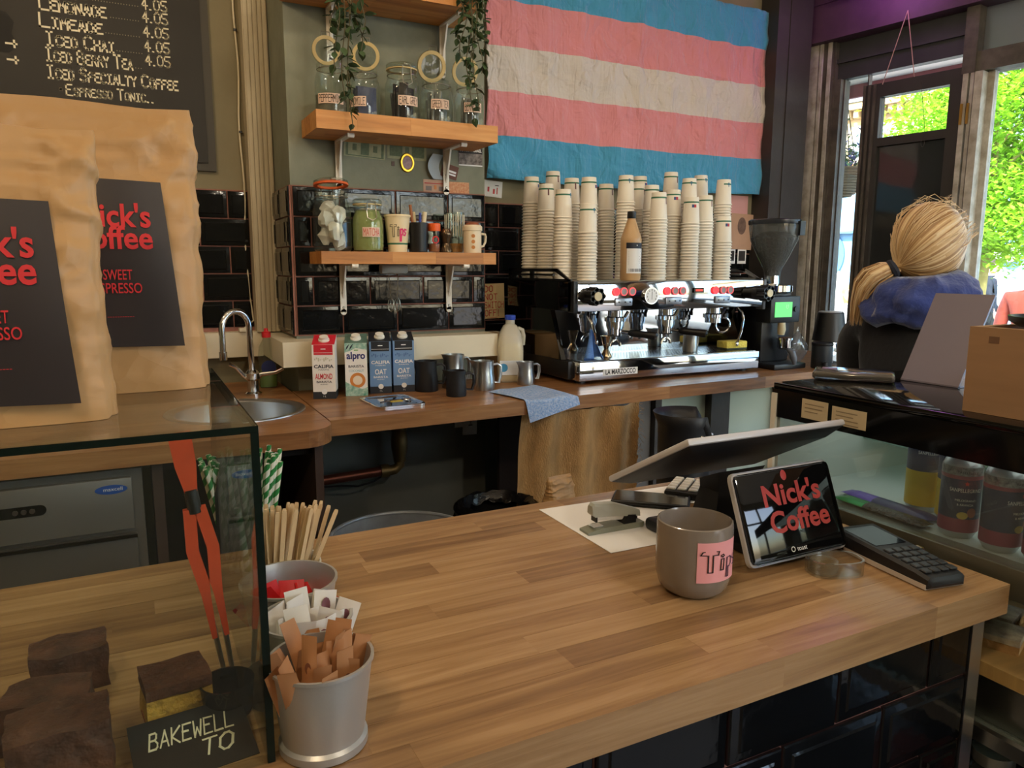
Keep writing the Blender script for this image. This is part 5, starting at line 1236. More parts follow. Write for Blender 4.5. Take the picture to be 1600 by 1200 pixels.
# striped paper straws
def stripe_mat():
    m = bpy.data.materials.new('green_spiral_paper'); m.use_nodes = True; t = m.node_tree; p = t.nodes['Principled BSDF']
    tc_ = t.nodes.new('ShaderNodeTexCoord'); sx = t.nodes.new('ShaderNodeSeparateXYZ'); t.links.new(tc_.outputs['Object'], sx.inputs[0])
    at = t.nodes.new('ShaderNodeMath'); at.operation = 'ARCTAN2'; t.links.new(sx.outputs[0], at.inputs[0]); t.links.new(sx.outputs[1], at.inputs[1])
    ma = t.nodes.new('ShaderNodeMath'); ma.operation = 'MULTIPLY_ADD'; ma.inputs[1].default_value = 300; t.links.new(sx.outputs[2], ma.inputs[0]); t.links.new(at.outputs[0], ma.inputs[2])
    sn = t.nodes.new('ShaderNodeMath'); sn.operation = 'SINE'; t.links.new(ma.outputs[0], sn.inputs[0])
    gt = t.nodes.new('ShaderNodeMath'); gt.operation = 'GREATER_THAN'; gt.inputs[1].default_value = 0; t.links.new(sn.outputs[0], gt.inputs[0])
    mx = t.nodes.new('ShaderNodeMix'); mx.data_type = 'RGBA'; mx.inputs[6].default_value = lin((226, 226, 214)); mx.inputs[7].default_value = lin((38, 128, 62))
    t.links.new(gt.outputs[0], mx.inputs[0]); t.links.new(mx.outputs[2], p.inputs['Base Color']); p.inputs['Roughness'].default_value = .6
    return m
m_straw = stripe_mat()
sj = thing('straw_jar', 'clear glass jar crammed with green striped paper straws', 'jar', (.128, 1.092, ZC))
B().lathe(cup_thick([(.036, 0), (.039, .004), (.040, .10)], .0015), 28).obj('glass', g_jar, sj)
str_me = B().lathe([(.0026, 0), (.0034, 0), (.0034, .165), (.0026, .165), (.0026, 0)], 9).mesh('paper_straw', m_straw)
for i in range(40):
    a = i*2.4; r_ = .033*math.sqrt((i+.5)/40); o = link('paper_straw', str_me, None, label='green and white spiral-striped paper straw in the glass jar', cat='straw', group='striped straws in the jar')
    o.matrix_local = T(.128+r_*.8*math.cos(a), 1.092+r_*.8*math.sin(a), ZC+.003+random.uniform(0, .012)) @ Matrix.Rotation(.20*math.cos(a)+random.uniform(-.05, .05)-.05, 4, 'Y') @ Matrix.Rotation(-.18*math.sin(a), 4, 'X')
for (x, l) in ((.114, -.1), (.122, .05)):
    o = link('paper_straw', str_me, None, label='green and white spiral-striped paper straw among the wooden stirrers', cat='straw', group='striped straws in the stirrer holder'); o.scale = (1.25, 1.25, .78)
    o.matrix_local = T(x, .966, ZC+.008) @ Matrix.Rotation(l, 4, 'Y') @ Matrix.Diagonal((1.25, 1.25, .78, 1))

# ================================================================ papers, stapler, phone, keyboard
def sheet_on(label, pts, dz, mt=m_paper):
    b = B().slab(pts, 0, .0006); b.obj('paper_sheet', mt, None, (0, 0, ZC+dz), label=label, cat='paper')
sheet_on('blank white paper sheet under the stapler and phone', [(.637, 1.14), (.636, .908), (.80, .905), (.90, 1.13)], .0001)
B().slab([(.85, 1.155), (.838, 1.08), (.93, 1.035), (.965, 1.15)], 0, .0006).obj('paper_sheet', m_paper, None, (0, 0, ZC+.0008), label='white printed sheet lying behind the phone by the keyboard', cat='paper')
m_sg = M('stapler_grey', (168, 170, 160), .35); m_sgd = M('stapler_base', (132, 136, 122), .45)
sl = thing('stapler', 'pale grey desk stapler lying on the white paper', 'stapler', (.70, .998, ZC+.0008), R(-2))
def prof(pts, w): return B().slab(pts, -w/2, w/2).xf(FRONT)
bs_ = prof([(-.055, 0), (.052, 0), (.055, .004), (.055, .009), (-.03, .009), (-.055, .004)], .030).obj('base', m_sgd, sl)
B().box(-.042, -.022, -.009, .009, .0092, .0105).obj('anvil', m_chrome, sl)
prof([(-.036, .021), (.046, .013), (.046, .021), (-.036, .031)], .014).obj('magazine', m_chrome, sl)
b = B(); rs = []
for x, z0, z1, w in ((-.044, .032, .046, .018), (-.040, .028, .050, .022), (.0, .025, .046, .022), (.035, .020, .034, .02), (.052, .017, .027, .014)): rs.append([(x, -w/2, z0), (x, w/2, z0), (x, w/2*.9, z1-.004), (x, w/2*.6, z1), (x, -w/2*.6, z1), (x, -w/2*.9, z1-.004)])
b.rings(rs).obj('arm', m_sg, sl)
B().box(-.037, -.034, -.008, .008, .018, .032).obj('driver', m_black, sl)
prof([(.015, .008), (.04, .008), (.04, .022), (.025, .024)], .024).obj('hinge', m_black, sl)
ph = thing('smartphone', 'black smartphone lying face up behind the stapler', 'phone', (.846, 1.082, ZC+.0016), R(-42))
B().rbox(-.072, .072, -.036, .036, 0, .009, .004, 3).obj('body', m_black, ph); B().rbox(-.068, .068, -.032, .032, .0085, .0094, .0003, 1).obj('screen', m_blackg, ph)
kbd = thing('calculator', 'black desk keypad with pale keys under the till screen', 'keypad', (.972, 1.068, ZC), R(-52))
B().rbox(-.075, .075, -.05, .05, 0, .016, .005).obj('body', m_black, kbd)
m_key = M('key_pale', (206, 206, 204), .5); key_me = B().rbox(-.0085, .0085, -.006, .006, 0, .005, .0015, 1).mesh('key', m_key)
for i in range(7):
    for j in range(5): link('key', key_me, kbd, (-.063+i*.021, -.036+j*.0175, .0155))

# ================================================================ till: screen for the barista, small screen for the customer
ti = thing('till_terminal', 'black till with its big screen tilted towards the back of the bar', 'till', (.868, .86, ZC))
m_till = M('till_black', (28, 29, 33), .5); m_tillw = M('till_silver', (206, 206, 212), .35)
B().rbox(-.12, .11, .003, .115, 0, .022, .008).obj('base', m_till, ti)
B().rings([[(-.04, .03, .02), (.04, .03, .02), (.04, .09, .02), (-.04, .09, .02)], [(-.035, .03, .075), (.035, .03, .075), (.035, .075, .075), (-.035, .075, .075)], [(-.05, .015, .115), (.05, .015, .115), (.05, .06, .095), (-.05, .06, .095)]]).obj('stand', m_till, ti)
tilt = Matrix.Translation((.005, .06, .1285)) @ Matrix.Rotation(-R(28.5), 4, 'X')
B().rings([[(x, y, z) for x, y in ((-w, -d), (w, -d), (w, d), (-w, d))] for w, d, z in ((.14, .088, -.011), (.163, .110, 0.0))]).xf(tilt).obj('screen_back', m_till, ti)
B().rbox(-.166, .166, -.114, .114, 0, .011, .004).xf(tilt).obj('screen_rim', m_tillw, ti)
B().box(-.158, .158, -.106, .106, .0112, .0118).xf(tilt).obj('screen', m_blackg, ti)
cd = thing('customer_display', 'small silver-rimmed customer display reading Nicks Coffee in red', 'display', (.864, .742, ZC+.012), R(0))
tl = Matrix.Rotation(-R(22), 4, 'X')
B().rbox(-.1, .1, 0, .012, 0, .138, .010, 3).xf(tl).obj('bezel', m_tillw, cd)
B().rbox(-.0965, .0965, -.0012, .004, .0035, .1345, .007, 2).xf(T(0, 0, 0)).xf(tl).obj('glass', M('screen_glass', (10, 11, 13), .04, spec=.6), cd)
m_scr = M('screen_red', (158, 46, 38), .5, emit=.05)
font("Nick's", m_scr, cd, tl @ T(.008, -.0016, .082) @ FRONT, .044, bold=.0012, fitw=.118); font('Coffee', m_scr, cd, tl @ T(.014, -.0016, .042) @ FRONT, .044, bold=.0012, fitw=.122)
font('toast', m_paper, cd, tl @ T(.004, -.0016, .011) @ FRONT, .010); B().ring((-.014, -.0016, .0145), .0035, .0006, (0, 1, 0), 14, 4).xf(tl).obj('logo', m_paper, cd)
B().ball((.0, -.0016, .124), .006, .0004, .008, 10, 6).xf(tl).obj('print', m_scr, cd)
B().rbox(-.05, .05, .02, .115, -.0115, .004, .004).obj('foot', m_till, cd); B().rings([[(-.03, .03, 0), (.03, .03, 0), (.03, .07, 0), (-.03, .07, 0)], [(-.03, .045, .08), (.03, .045, .08), (.03, .06, .08), (-.03, .06, .08)]]).obj('prop', m_till, cd)
# tip mug
tm = thing('tip_mug', 'brown-grey stoneware mug with a pink Tips note stuck on', 'mug', (.664, .752, ZC))
B().lathe([(.0005, .002), (.032, .002), (.034, 0), (.038, .002), (.046, .010), (.0505, .026), (.0515, .05), (.0512, .096), (.0505, .1), (.0485, .101), (.0475, .098), (.0475, .03), (.042, .014), (.0005, .010)], 48).obj('body', M('stoneware', (134, 124, 114), .22, var=.12, vs=14, coat=.4), tm)
tn = patch(-.030, .036, .030, .085, .0515, a0=-1.62, n=12).obj('pink_note', m_pink, tm)
tips(tn, .0522, .043, .0085, -1.60, m_ink, M('violet_ink', (60, 40, 70), .7), outline=True, sx=.0135)
# tape dispenser, card machine, hook
td = thing('tape_roll', 'clear plastic tape dispenser ring lying before the display', 'tape', (.887, .703, ZC), R(-20))
b = B(); b.rings([rr(.04, .026, 0, 32, 3), rr(.04, .026, .022, 32, 3), rr(.037, .023, .022, 32, 3), rr(.037, .023, .002, 32, 3)], True, True).obj('shell', glass('clear_plastic', (244, 244, 240), .06, 2.0, .03, (220, 220, 216)), td)
B().lathe([(.013, .004), (.019, .004), (.019, .019), (.013, .019), (.013, .004)], 26, (-.016, 0, 0)).obj('roll', glass('tape_film', (240, 236, 224), .15, 2.0, .10, (214, 208, 190)), td)
cm_ = thing('card_machine', 'black card payment machine with keypad lying on its back', 'card machine', (.993, .682, ZC+.001), R(-100), rot=(0, 0, R(-100)))
b = B(); rs = []
for x, w, z0, z1 in ((-.092, .036, .006, .026), (-.085, .039, .002, .030), (.0, .037, .0, .026), (.07, .034, .0, .022), (.09, .032, .002, .018), (.093, .028, .006, .014)): rs.append([(x, -w, z0), (x, w, z0), (x, w, z1-.004), (x, w-.004, z1), (x, -w+.004, z1), (x, -w, z1-.004)])
b.rings(rs).obj('body', m_till, cm_)
B().rings([[(x, -w, .0), (x, w, .0), (x, w, .007), (x, -w, .007)] for x, w in ((-.090, .0385), (.0, .0385), (.088, .0335))]).obj('lower_shell', M('shell_grey', (196, 186, 178), .4), cm_)
B().rings([[(x, -.028, z), (x, .028, z), (x, .028, z+.0012), (x, -.028, z+.0012)] for x, z in ((-.078, .0285), (-.01, .026))]).obj('screen', m_blackg, cm_)
ck = B().rbox(-.006, .006, -.0062, .0062, 0, .003, .0012, 1).mesh('key', M('key_dark', (44, 46, 50), .35))
for i in range(5):
    for j in range(4):
        x = .010+i*.0165; link('key', ck, cm_, (x, -.0225+j*.015, .0254-(x-.0)*.058), (0, R(3.2), 0))
hk = B().tube([(-.012, 0, .004), (.008, -.006, .0055), (.018, -.004, .0055), (.022, .006, .0055), (.016, .016, .0055)], .0042, 10)
hk.obj('metal_hook', m_chrome, None, (1.05, .70, ZC+.0002), R(-40), label='bent chrome hook lying between card machine and drinks fridge', cat='hook')
pn = B().tube([(0, 0, .003), (.05, .014, .003)], .0028, 8); pn.obj('pen', M('maroon_pen', (110, 40, 44), .4), None, (1.015, .80, ZC+.0002), R(-62), label='short dark red pen lying by the fridge rail', cat='pen')
cr = cake_mesh(.03, .018, .010, 3, .003).obj('sugar_lump', M('cream_lump', (224, 206, 140), .8), None, (.962, .735+.055, ZC), label='crumpled cream wrapper beside the customer display', cat='wrapper')

# ================================================================ drinks fridge at the end of the counter
FX = 1.1
df = thing('drinks_fridge', 'black-framed glass drinks fridge at the end of the counter', 'fridge', (FX, .62, 0))
m_fr = M('fridge_black', (14, 15, 17), .12); m_rail = M('fridge_rail', (112, 110, 96), .35, .6)
m_fin = M('fridge_lining', (188, 194, 190), .4)
Y0, Y1 = -.55, .417
B().rbox(-.002, .62, Y0, Y1, 1.158, 1.170, .002).obj('top', M('top_black_glass', (10, 11, 12), .05, spec=.7), df)
B().box(-.003, .01, Y0, Y1, 1.104, 1.158).obj('fascia', m_fr, df)
B().box(.0, .006, Y0, Y1-.02, .9647, 1.104).obj('glass_front', glass('fridge_glass', (236, 240, 238), .02, 1.2, .06, (205, 210, 208)), df)
B().rbox(-.004, .03, Y0, Y1, .918, .9645, .001).obj('bottom_rail', m_rail, df)
B().box(.03, .62, Y0, Y1, .935, .962).obj('can_deck', m_fin, df)
B().box(.60, .62, Y0, Y1, .953, 1.158).obj('back_panel', M('fridge_back', (150, 164, 158), .4), df)
B().box(.006, .60, Y1-.014, Y1, .953, 1.158).obj('end_panel', m_fin, df)
B().box(.25, .60, Y0, Y1-.014, 1.035, 1.041).obj('glass_shelf', glass('shelf_glass', (214, 230, 222), .05, 1.5, .25, (196, 212, 204)), df)
B().box(-.006, .0, Y1-.012, Y1, .0, 1.15).obj('corner_strip', m_white, df)
B().box(.0, .62, Y1-.012, Y1, .0, .918).obj('end_panel', m_fr, df)
B().box(.60, .62, Y0, Y1-.012, 0, .918).obj('back_panel', m_fr, df)
B().box(.004, .60, Y0, Y1-.012, .0, .46).obj('plinth', m_fr, df)
B().box(-.004, .60, Y0, .06, .690, .698).obj('glass_shelf', MATS['shelf_glass'], df)
B().box(-.006, .006, Y0, .06, .682, .705).obj('shelf_rail', m_steel, df)
B().box(.02, .59, Y0, Y1-.02, 1.150, 1.156).obj('unseen_lamp', M('fridge_fill_glow', (232, 240, 236), .5, emit=.55), df)  # unseen glowing sheet added to brighten the fridge interior
for (lab, y, w, h, z, ls) in (('small buff notice at the far end of the fridge fascia', .935, .058, .036, 1.132, 2), ('wider buff notice on the fridge fascia beside the small one', .862, .07, .032, 1.131, 3)):
    t = thing('notice', lab, 'notice', (FX-.0035, y, z), rot=(0, 0, -PI/2))
    B().box(-w/2, w/2, -.0006, 0, -h/2, h/2).obj('sheet', M('buff_paper', (206, 190, 160), .8), t)
    for i in range(ls+1): B().box(-w*.38, -w*.38+w*random.uniform(.5, .75), -.0009, -.0006, h*.22-i*.007, h*.22-i*.007+.002).obj('print', M('faint_print', (150, 134, 112), .8), t)

def can(label, x, y, z, rz, kind):
    t = thing('drink_can', label, 'can', (x, y, z), rz)
    r, h = .0285, .132
    B().lathe([(.0005, .004), (.018, .004), (.022, 0), (r-.002, .008), (r, .014), (r, h-.016), (r-.003, h-.008), (r-.006, h-.003), (r-.005, h), (r-.008, h), (r-.009, h-.005), (.0005, h-.005)], 30).obj('body', M('can_alu', (190, 190, 190), .3, .9), t)
    B().lathe([(.006, h-.005), (.009, h-.003), (.006, h-.002)], 14).obj('tab', m_chrome, t)
    def band(z0, z1, mt, nm='printed_band'):
        B().lathe([(r+.0004, z0), (r+.0004, z1)], 30).obj(nm, mt, t)
    A = -PI*.75
    if kind == 'y':
        band(.012, .075, M('can_yellow', (226, 190, 40), .4)); band(.075, .118, M('can_navy', (34, 50, 84), .4))
        font('SANPELLEGRINO', m_paper, t, None, .008, bend=(r+.001, .106, A), fitw=.046)
    else:
        band(.012, .034, M('can_wine', (150, 60, 84), .4)); band(.034, .098, M('can_blue', (38, 50, 86), .4)); band(.098, .104, M('can_rose', (160, 84, 96), .5)); band(.104, .118, M('can_frost', (176, 170, 166), .5, var=.4, vs=160, c2=(110, 104, 104)))
        font('SANPELLEGRINO', m_paper, t, None, .0085, bend=(r+.001, .078, A), fitw=.048)
        font('TASTEFULLY', m_ink, t, None, .005, bend=(r+.001, .108, A), fitw=.030)
        font('MELOGRANO', m_paper, t, None, .005, bend=(r+.001, .063, A), fitw=.030); font('& ARANCIA', m_paper, t, None, .005, bend=(r+.001, .056, A), fitw=.024)
        b = B(); pts = [(.004 if i % 2 == 0 else .0018)*1 for i in range(10)]
        b.slab([(pts[i]*math.sin(i*PI/5), pts[i]*math.cos(i*PI/5)) for i in range(10)], 0, .0002); wrap(b, r+.0008, .092, A).obj('star', m_red, t)
        b = B(); b.slab([(.008*math.cos(i*PI/7), .006*math.sin(i*PI/7)) for i in range(14)], 0, .0002); wrap(b, r+.0008, .04, A-.1).obj('fruit_print', M('can_lemon', (206, 180, 80), .5), t)
        b = B(); b.slab([(.007*math.cos(i*PI/7), .008*math.sin(i*PI/7)) for i in range(14)], 0, .0002); wrap(b, r+.0007, .045, A+.35).obj('fruit_print', M('can_pome', (170, 100, 80), .5), t)
ZF = .9623
can('blue and wine-red pomegranate can standing next to the yellow cans', 1.168, .700, ZF, R(2), 'b')
can('blue and wine-red pomegranate can between two of its kind', 1.166, .632, ZF, R(40), 'b')
can('blue and wine-red pomegranate can beside the wooden box end', 1.166, .568, ZF, R(10), 'b')
can('yellow lemon can at the far end of the can row', 1.236, .808, ZF, R(10), 'y')
can('yellow lemon can just behind the first pomegranate can', 1.224, .742, ZF, R(35), 'y')
m_pale_can = M('far_bottle', (190, 186, 176), .4)
for i in range(6):
    t = thing('juice_bottle', 'small pale bottle standing on the glass shelf at the back of the fridge', 'bottle', (1.50+.02*(i % 2), .96-.06*i, 1.0413), 0, 'bottles on the fridge shelf')
    B().lathe([(.0005, 0), (.022, 0), (.024, .004), (.024, .06), (.012, .085), (.012, .10), (.0005, .10)], 16).obj('body', M('far_bottle_%d' % (i % 3), ((190, 186, 176), (176, 120, 90), (150, 170, 150))[i % 3], .4), t)
def bar(label, p0, p1, w, m1, m2, z=ZF):
    d = Vector((p1[0]-p0[0], p1[1]-p0[1], 0)); L = d.length; t = thing('chocolate_bar', label, 'chocolate bar', (p0[0], p0[1], z), math.atan2(d.y, d.x)); k = len(d)
    def f(s):
        return lambda u, v: (L*u, (v-.5)*w*(1-.1*abs(math.sin(u*40))*(u < .08 or u > .92)), .0065+s*.006*math.sin(PI*v)**.5*min(1, u*9, (1-u)*9)+.0008*noise.noise((u*30, v*8, s)))
    b = B(); b.grid(f(1), 30, 8, lambda u, v: 0 if u < .38 else 1); b.grid(f(-1), 30, 8, lambda u, v: 0 if u < .38 else 1); b.obj('wrapper', [m1, m2], t)
m_gf = M('green_foil', (30, 140, 70), .18, .5); m_df = M('dark_foil', (62, 52, 44), .2, .6, bump=.6, bs=120); m_pf = M('purple_foil', (110, 84, 180), .3, .2, bump=.4, bs=80); m_dp = M('dark_purple_foil', (52, 46, 92), .35, .1)
bar('chocolate bar in green and dark foil lying against the fridge glass', (1.150, .915), (1.146, .735), .036, m_gf, m_df)
bar('chocolate bar in a purple wrapper lying behind the green one', (1.192, .93), (1.186, .745), .034, m_pf, m_dp)

# ---- on the fridge top
ZD = 1.1705
ph2 = thing('smartphone', 'phone in a clear glittery case lying on the fridge top', 'phone', (1.276, 1.0, ZD), R(-53))
B().rbox(-.074, .074, -.044, .044, 0, .016, .006, 3).obj('case', glass('phone_case', (190, 186, 180), .1, 2.5, .25, (150, 146, 140)), ph2)
B().rbox(-.069, .069, -.034, .034, .003, .012, .003, 2).obj('body', M('phone_dark', (40, 38, 42), .2), ph2)
B().rbox(-.06, -.03, .0, .03, .012, .0165, .002).obj('camera_bump', M('phone_purple', (120, 100, 130), .3), ph2)
pa = thing('acrylic_stand', 'grey glossy acrylic sign stand leaning back on the fridge top', 'sign stand', (1.345, .888, ZD), rot=(0, 0, -PI/2))
B().box(-.058, .058, 0, .004, 0, .19).xf(Matrix.Rotation(-R(27), 4, 'X')).obj('front_sheet', M('acrylic_grey', (128, 122, 138), .12, spec=.6), pa)
B().box(-.058, .058, 0, .16, 0, .003).obj('foot_sheet', M('acrylic_grey', (0, 0, 0)), pa)
B().box(-.002, .002, .065, .13, .003, .09).obj('prop', M('acrylic_grey', (0, 0, 0)), pa)
wx = thing('wooden_box', 'plain wooden box with a printed mark on the fridge top', 'box', (1.142, .695, ZD), rot=(0, 0, 0))
m_ply = M('plywood', (172, 136, 104), .6, var=.15, vs=4, stretch=(1, 1, 8))
B().box(0, .012, -.27, 0, 0, .131).obj('side', m_ply, wx); B().box(.012, .21, -.012, 0, 0, .131).obj('side', m_ply, wx); B().box(.21, .222, -.27, 0, 0, .131).obj('side', m_ply, wx); B().box(.012, .21, -.27, -.258, 0, .131).obj('side', m_ply, wx); B().box(.012, .21, -.258, -.012, 0, .008).obj('bottom', m_ply, wx)
B().box(-.0006, 0, -.045, -.030, .108, .118).obj('print', M('box_mark', (120, 90, 70), .7), wx)
dk = thing('black_tray', 'black round tray resting on the wooden box', 'tray', (1.25, .60, ZD+.1312), 0)
B().lathe([(.0005, 0), (.075, 0), (.088, .008), (.09, .016), (.086, .016), (.074, .005), (.0005, .004)], 32).obj('tray', m_black, dk)

# ---- cake board and bottles below
cb_ = B().box(-.0, .48, -.42, .10, 0, .022); cbo = cb_.obj('cake_board', M('pale_oak_board', (206, 168, 104), .5, var=.2, vs=4, stretch=(2, 14, 1)), None, (1.112, .62, .778), label='pale wooden cake board on the lower shelf of the display', cat='board')
for x_ in (.03, .44): B().box(x_, x_+.03, -.4, .08, .70, .7775).obj('shelf_block', m_steel, df)
m_tchoc = M('milk_chocolate_top', (106, 70, 56), .4, var=.6, vs=26, c2=(214, 210, 186)); m_tbase = M('biscuit_base', (190, 150, 96), .9, bump=.8, bs=100)
for i, (x, y, rz) in enumerate(((1.195, .628, 20), (1.262, .672, 14), (1.268, .598, 24))):
    t = thing('caramel_slice', ('marbled chocolate slice closest to the counter end', 'marbled chocolate slice at the far side of the cake board', 'marbled chocolate slice touching the other two on the board')[i], 'cake', (x, y, .8003), R(rz))
    cake_mesh(.064, .056, .014, i+3, .001).obj('biscuit_base', m_tbase, t, ang=60); B().rbox(-.0325, .0325, -.0285, .0285, .013, .024, .002).obj('chocolate_top', m_tchoc, t)
for i, (x, y) in enumerate(((1.155, .60), (1.20, .52), (1.165, .44))):
    t = thing('berry_bottle', 'squat bottle of dark red drink on the lowest fridge shelf', 'bottle', (x, y, .4603), 0, 'red drinks on the lowest shelf')
    B().lathe([(.0005, 0), (.036, 0), (.04, .006), (.04, .12), (.032, .15), (.026, .16), (.026, .17)], 24).obj('glass', g_jar, t)
    B().lathe([(.0005, .003), (.035, .003), (.038, .008), (.038, .11), (.0005, .112)], 24).obj('drink', M('red_drink', (140, 24, 30), .2), t)
    B().lathe([(.029, .165), (.03, .168), (.03, .185), (.0005, .186)], 20).obj('lid', M('grey_lid', (150, 150, 146), .3, .6), t)

# ---- things at the far end of the worktop
t = thing('speaker_tub', 'black flared tub on a small stand by the window', 'tub', (2.83, 2.36, .9503))
B().lathe([(.0005, .105), (.062, .105), (.074, .11), (.056, .235), (.050, .24), (.048, .232), (.0005, .23)], 30).obj('tub', m_black, t); B().lathe([(.053, .238), (.051, .242), (.0005, .242)], 24).obj('lid', M('tub_lid', (150, 150, 150), .4), t)
B().lathe([(.05, 0), (.05, .01), (.012, .02), (.012, .10), (.05, .105)], 20, (0, 0, 0), True, True).obj('stand', m_darkwood, t)
t = thing('canister', 'dark canister with a steel clip in front of the black tub', 'canister', (2.695, 2.28, .9503))
B().lathe([(.0005, 0), (.042, 0), (.044, .004), (.044, .105), (.0005, .107)], 26).obj('body', M('canister_dark', (36, 40, 44), .4), t); B().lathe([(.045, .1), (.046, .102), (.046, .112), (.0005, .114)], 26).obj('lid', m_black, t); B().rbox(.044, .056, -.015, .015, .02, .09, .003).obj('clip', m_steel, t)
def film(u, v):
    a = 2*PI*u; r = .05*math.sin(PI*min(.96, v+.08))*(1+.35*noise.noise((math.cos(a)*2.5, math.sin(a)*2.5, v*4)))
    return (r*math.cos(a), r*.7*math.sin(a), .17*v)
B().grid(film, 30, 14).obj('plastic_bag', glass('bag_film', (226, 230, 234), .1, 3.0, .14, (210, 216, 220)), None, (2.705, 2.43, .9503), label='crumpled clear plastic bag beside the grinder', cat='bag')
B().lathe([(.0005, 0), (.03, 0), (.032, .006), (.02, .014), (.012, .016), (.012, .03), (.0005, .032)], 22).obj('tamper', m_black, None, (2.665, 2.235, .9503), label='small black tamper base on the worktop end', cat='tamper')

# ================================================================ the seated customer
def skin_body(name, pts, edges, mats, matfn, parent, sub=2):
    me = bpy.data.meshes.new(name); me.from_pydata([p[:3] for p in pts], edges, [])
    o = bpy.data.objects.new(name, me); COL.objects.link(o)
    sk_ = o.modifiers.new('s', 'SKIN'); sk_.use_smooth_shade = True; ss = o.modifiers.new('d', 'SUBSURF'); ss.levels = sub; ss.render_levels = sub
    for i, p in enumerate(pts):
        r = p[3]; me.skin_vertices[0].data[i].radius = r if isinstance(r, tuple) else (r, r)
    me.skin_vertices[0].data[0].use_root = True
    dg = bpy.context.evaluated_depsgraph_get(); nm = bpy.data.meshes.new_from_object(o.evaluated_get(dg)); nm.name = name
    bpy.data.objects.remove(o); bpy.data.meshes.remove(me)
    for m in mats: nm.materials.append(m)
    for p in nm.polygons: p.material_index = matfn(p.center); p.use_smooth = True
    return link(name, nm, parent)
m_jkt = M('black_jacket', (22, 24, 30), .8, sheen=.2, bump=.15, bs=60); m_skin = M('skin', (214, 168, 146), .55); m_jean = M('denim', (46, 54, 74), .9)
m_hood = M('blue_fleece', (46, 62, 128), .95, sheen=.4, var=.25, vs=18, bump=.3, bs=90)
def hair_mat(): return M('blond_hair', (220, 192, 148), .40, bump=.15, bs=150)
m_hair = hair_mat()
pe = thing('person', 'person with fair ponytail, blue hood and black jacket seated facing the window', 'person', (2.19, 1.50, 0), R(0))
# joints: facing +X, shoulders along Y
J = [(0, 0, .73, .135), (0, 0, .86, .130), (-.005, 0, 1.0, .135), (-.01, 0, 1.13, .14), (0.0, 0, 1.235, .085), (.012, 0, 1.30, .052), (.025, 0, 1.36, .05),
     (-.005, .14, 1.215, .08), (-.01, .205, 1.175, .074), (.04, .245, .99, .060), (.24, .17, .985, .040), (.31, .15, .99, .028),
     (-.005, -.14, 1.215, .08), (-.01, -.205, 1.175, .074), (.04, -.245, .99, .060), (.24, -.17, .985, .040), (.31, -.15, .99, .028),
     (.06, .09, .70, .095), (.42, .11, .70, .065), (.44, .11, .34, .048), (.46, .11, .27, .04), (.58, .11, .245, .032),
     (.06, -.09, .70, .095), (.42, -.11, .70, .065), (.44, -.11, .34, .048), (.46, -.11, .27, .04), (.58, -.11, .245, .032)]
E_ = [(0, 1), (1, 2), (2, 3), (3, 4), (4, 5), (5, 6), (3, 7), (7, 8), (8, 9), (9, 10), (10, 11), (3, 12), (12, 13), (13, 14), (14, 15), (15, 16), (0, 17), (17, 18), (18, 19), (19, 20), (20, 21), (0, 22), (22, 23), (23, 24), (24, 25), (25, 26)]
def hand_joints(ix, sy):
    """palm and five unequal bent fingers growing from the wrist joint ix"""
    w = Vector(J[ix][:3]); base = len(J)
    J.append((w.x+.045, w.y, w.z-.004, (.034, .016))); E_.append((ix, base))
    for k, (dy, L) in enumerate(((.026, .064), (.009, .072), (-.008, .067), (-.024, .052))):
        a = len(J); J.append((w.x+.08, w.y+dy*sy, w.z-.004, .0095)); J.append((w.x+.08+L*.5, w.y+dy*1.1*sy, w.z-.012, .0088)); J.append((w.x+.08+L*.9, w.y+dy*1.15*sy, w.z-.03, .0075))
        E_.extend([(base, a), (a, a+1), (a+1, a+2)])
    a = len(J); J.append((w.x+.04, w.y-.038*sy, w.z-.006, .011)); J.append((w.x+.07, w.y-.052*sy, w.z-.014, .0095)); J.append((w.x+.092, w.y-.05*sy, w.z-.022, .008))
    E_.extend([(base, a), (a, a+1), (a+1, a+2)])
hand_joints(11, -1); hand_joints(16, 1)
skin_body('body', J, E_, [m_jkt, m_skin, m_jean], lambda c: 2 if c.z < .82 and not c.x > .2 or (c.z < .8) else (1 if (c.z > 1.29 or c.x > .30) else 0), pe)
HC = Vector((.03, .0, 1.452))
hd = B(); rs = []
for k in range(1, 16):
    th = PI*k/16; z = -math.cos(th)*.118; rr0 = math.sin(th); q = []
    for i in range(24):
        a = 2*PI*i/24; x = math.cos(a)*rr0*.092; y = math.sin(a)*rr0*.074
        if z < -.02: x *= 1-.18*max(0, (-z-.02)/.1)*(1 if x < 0 else .3); y *= 1-.25*max(0, (-z-.02)/.1)
        if x > 0: f = math.exp(-(y/.014)**2); x += .020*f*math.exp(-((z+.022)/.020)**2)+.006*f*math.exp(-((z+.065)/.012)**2)+.006*f*math.exp(-((z+.098)/.016)**2); x -= .007*math.exp(-((abs(y)-.03)/.012)**2)*math.exp(-((z-.004)/.014)**2)
        q.append((HC.x+x, HC.y+y, HC.z+z))
    rs.append(q)
hd.rings(rs).obj('head', m_skin, pe)
for e in (-1, 1):
    B().ball((HC.x+.078, e*.03, HC.z+.004), .011, .012, .009, 12, 8).obj('eye', M('eye_white', (232, 230, 226), .2), pe)
    B().ball((HC.x-.002, e*.076, HC.z-.012), .014, .007, .026, 10, 7).obj('ear', m_skin, pe)
B().ball((HC.x+.088, 0, HC.z-.064), .008, .022, .006, 12, 6).obj('mouth', M('lips', (178, 104, 98), .5), pe)
tie = Vector((-.072, .034, 1.392))
hcen = HC+Vector((-.006, 0, .010)); RAD = Vector((.110, .099, .127))
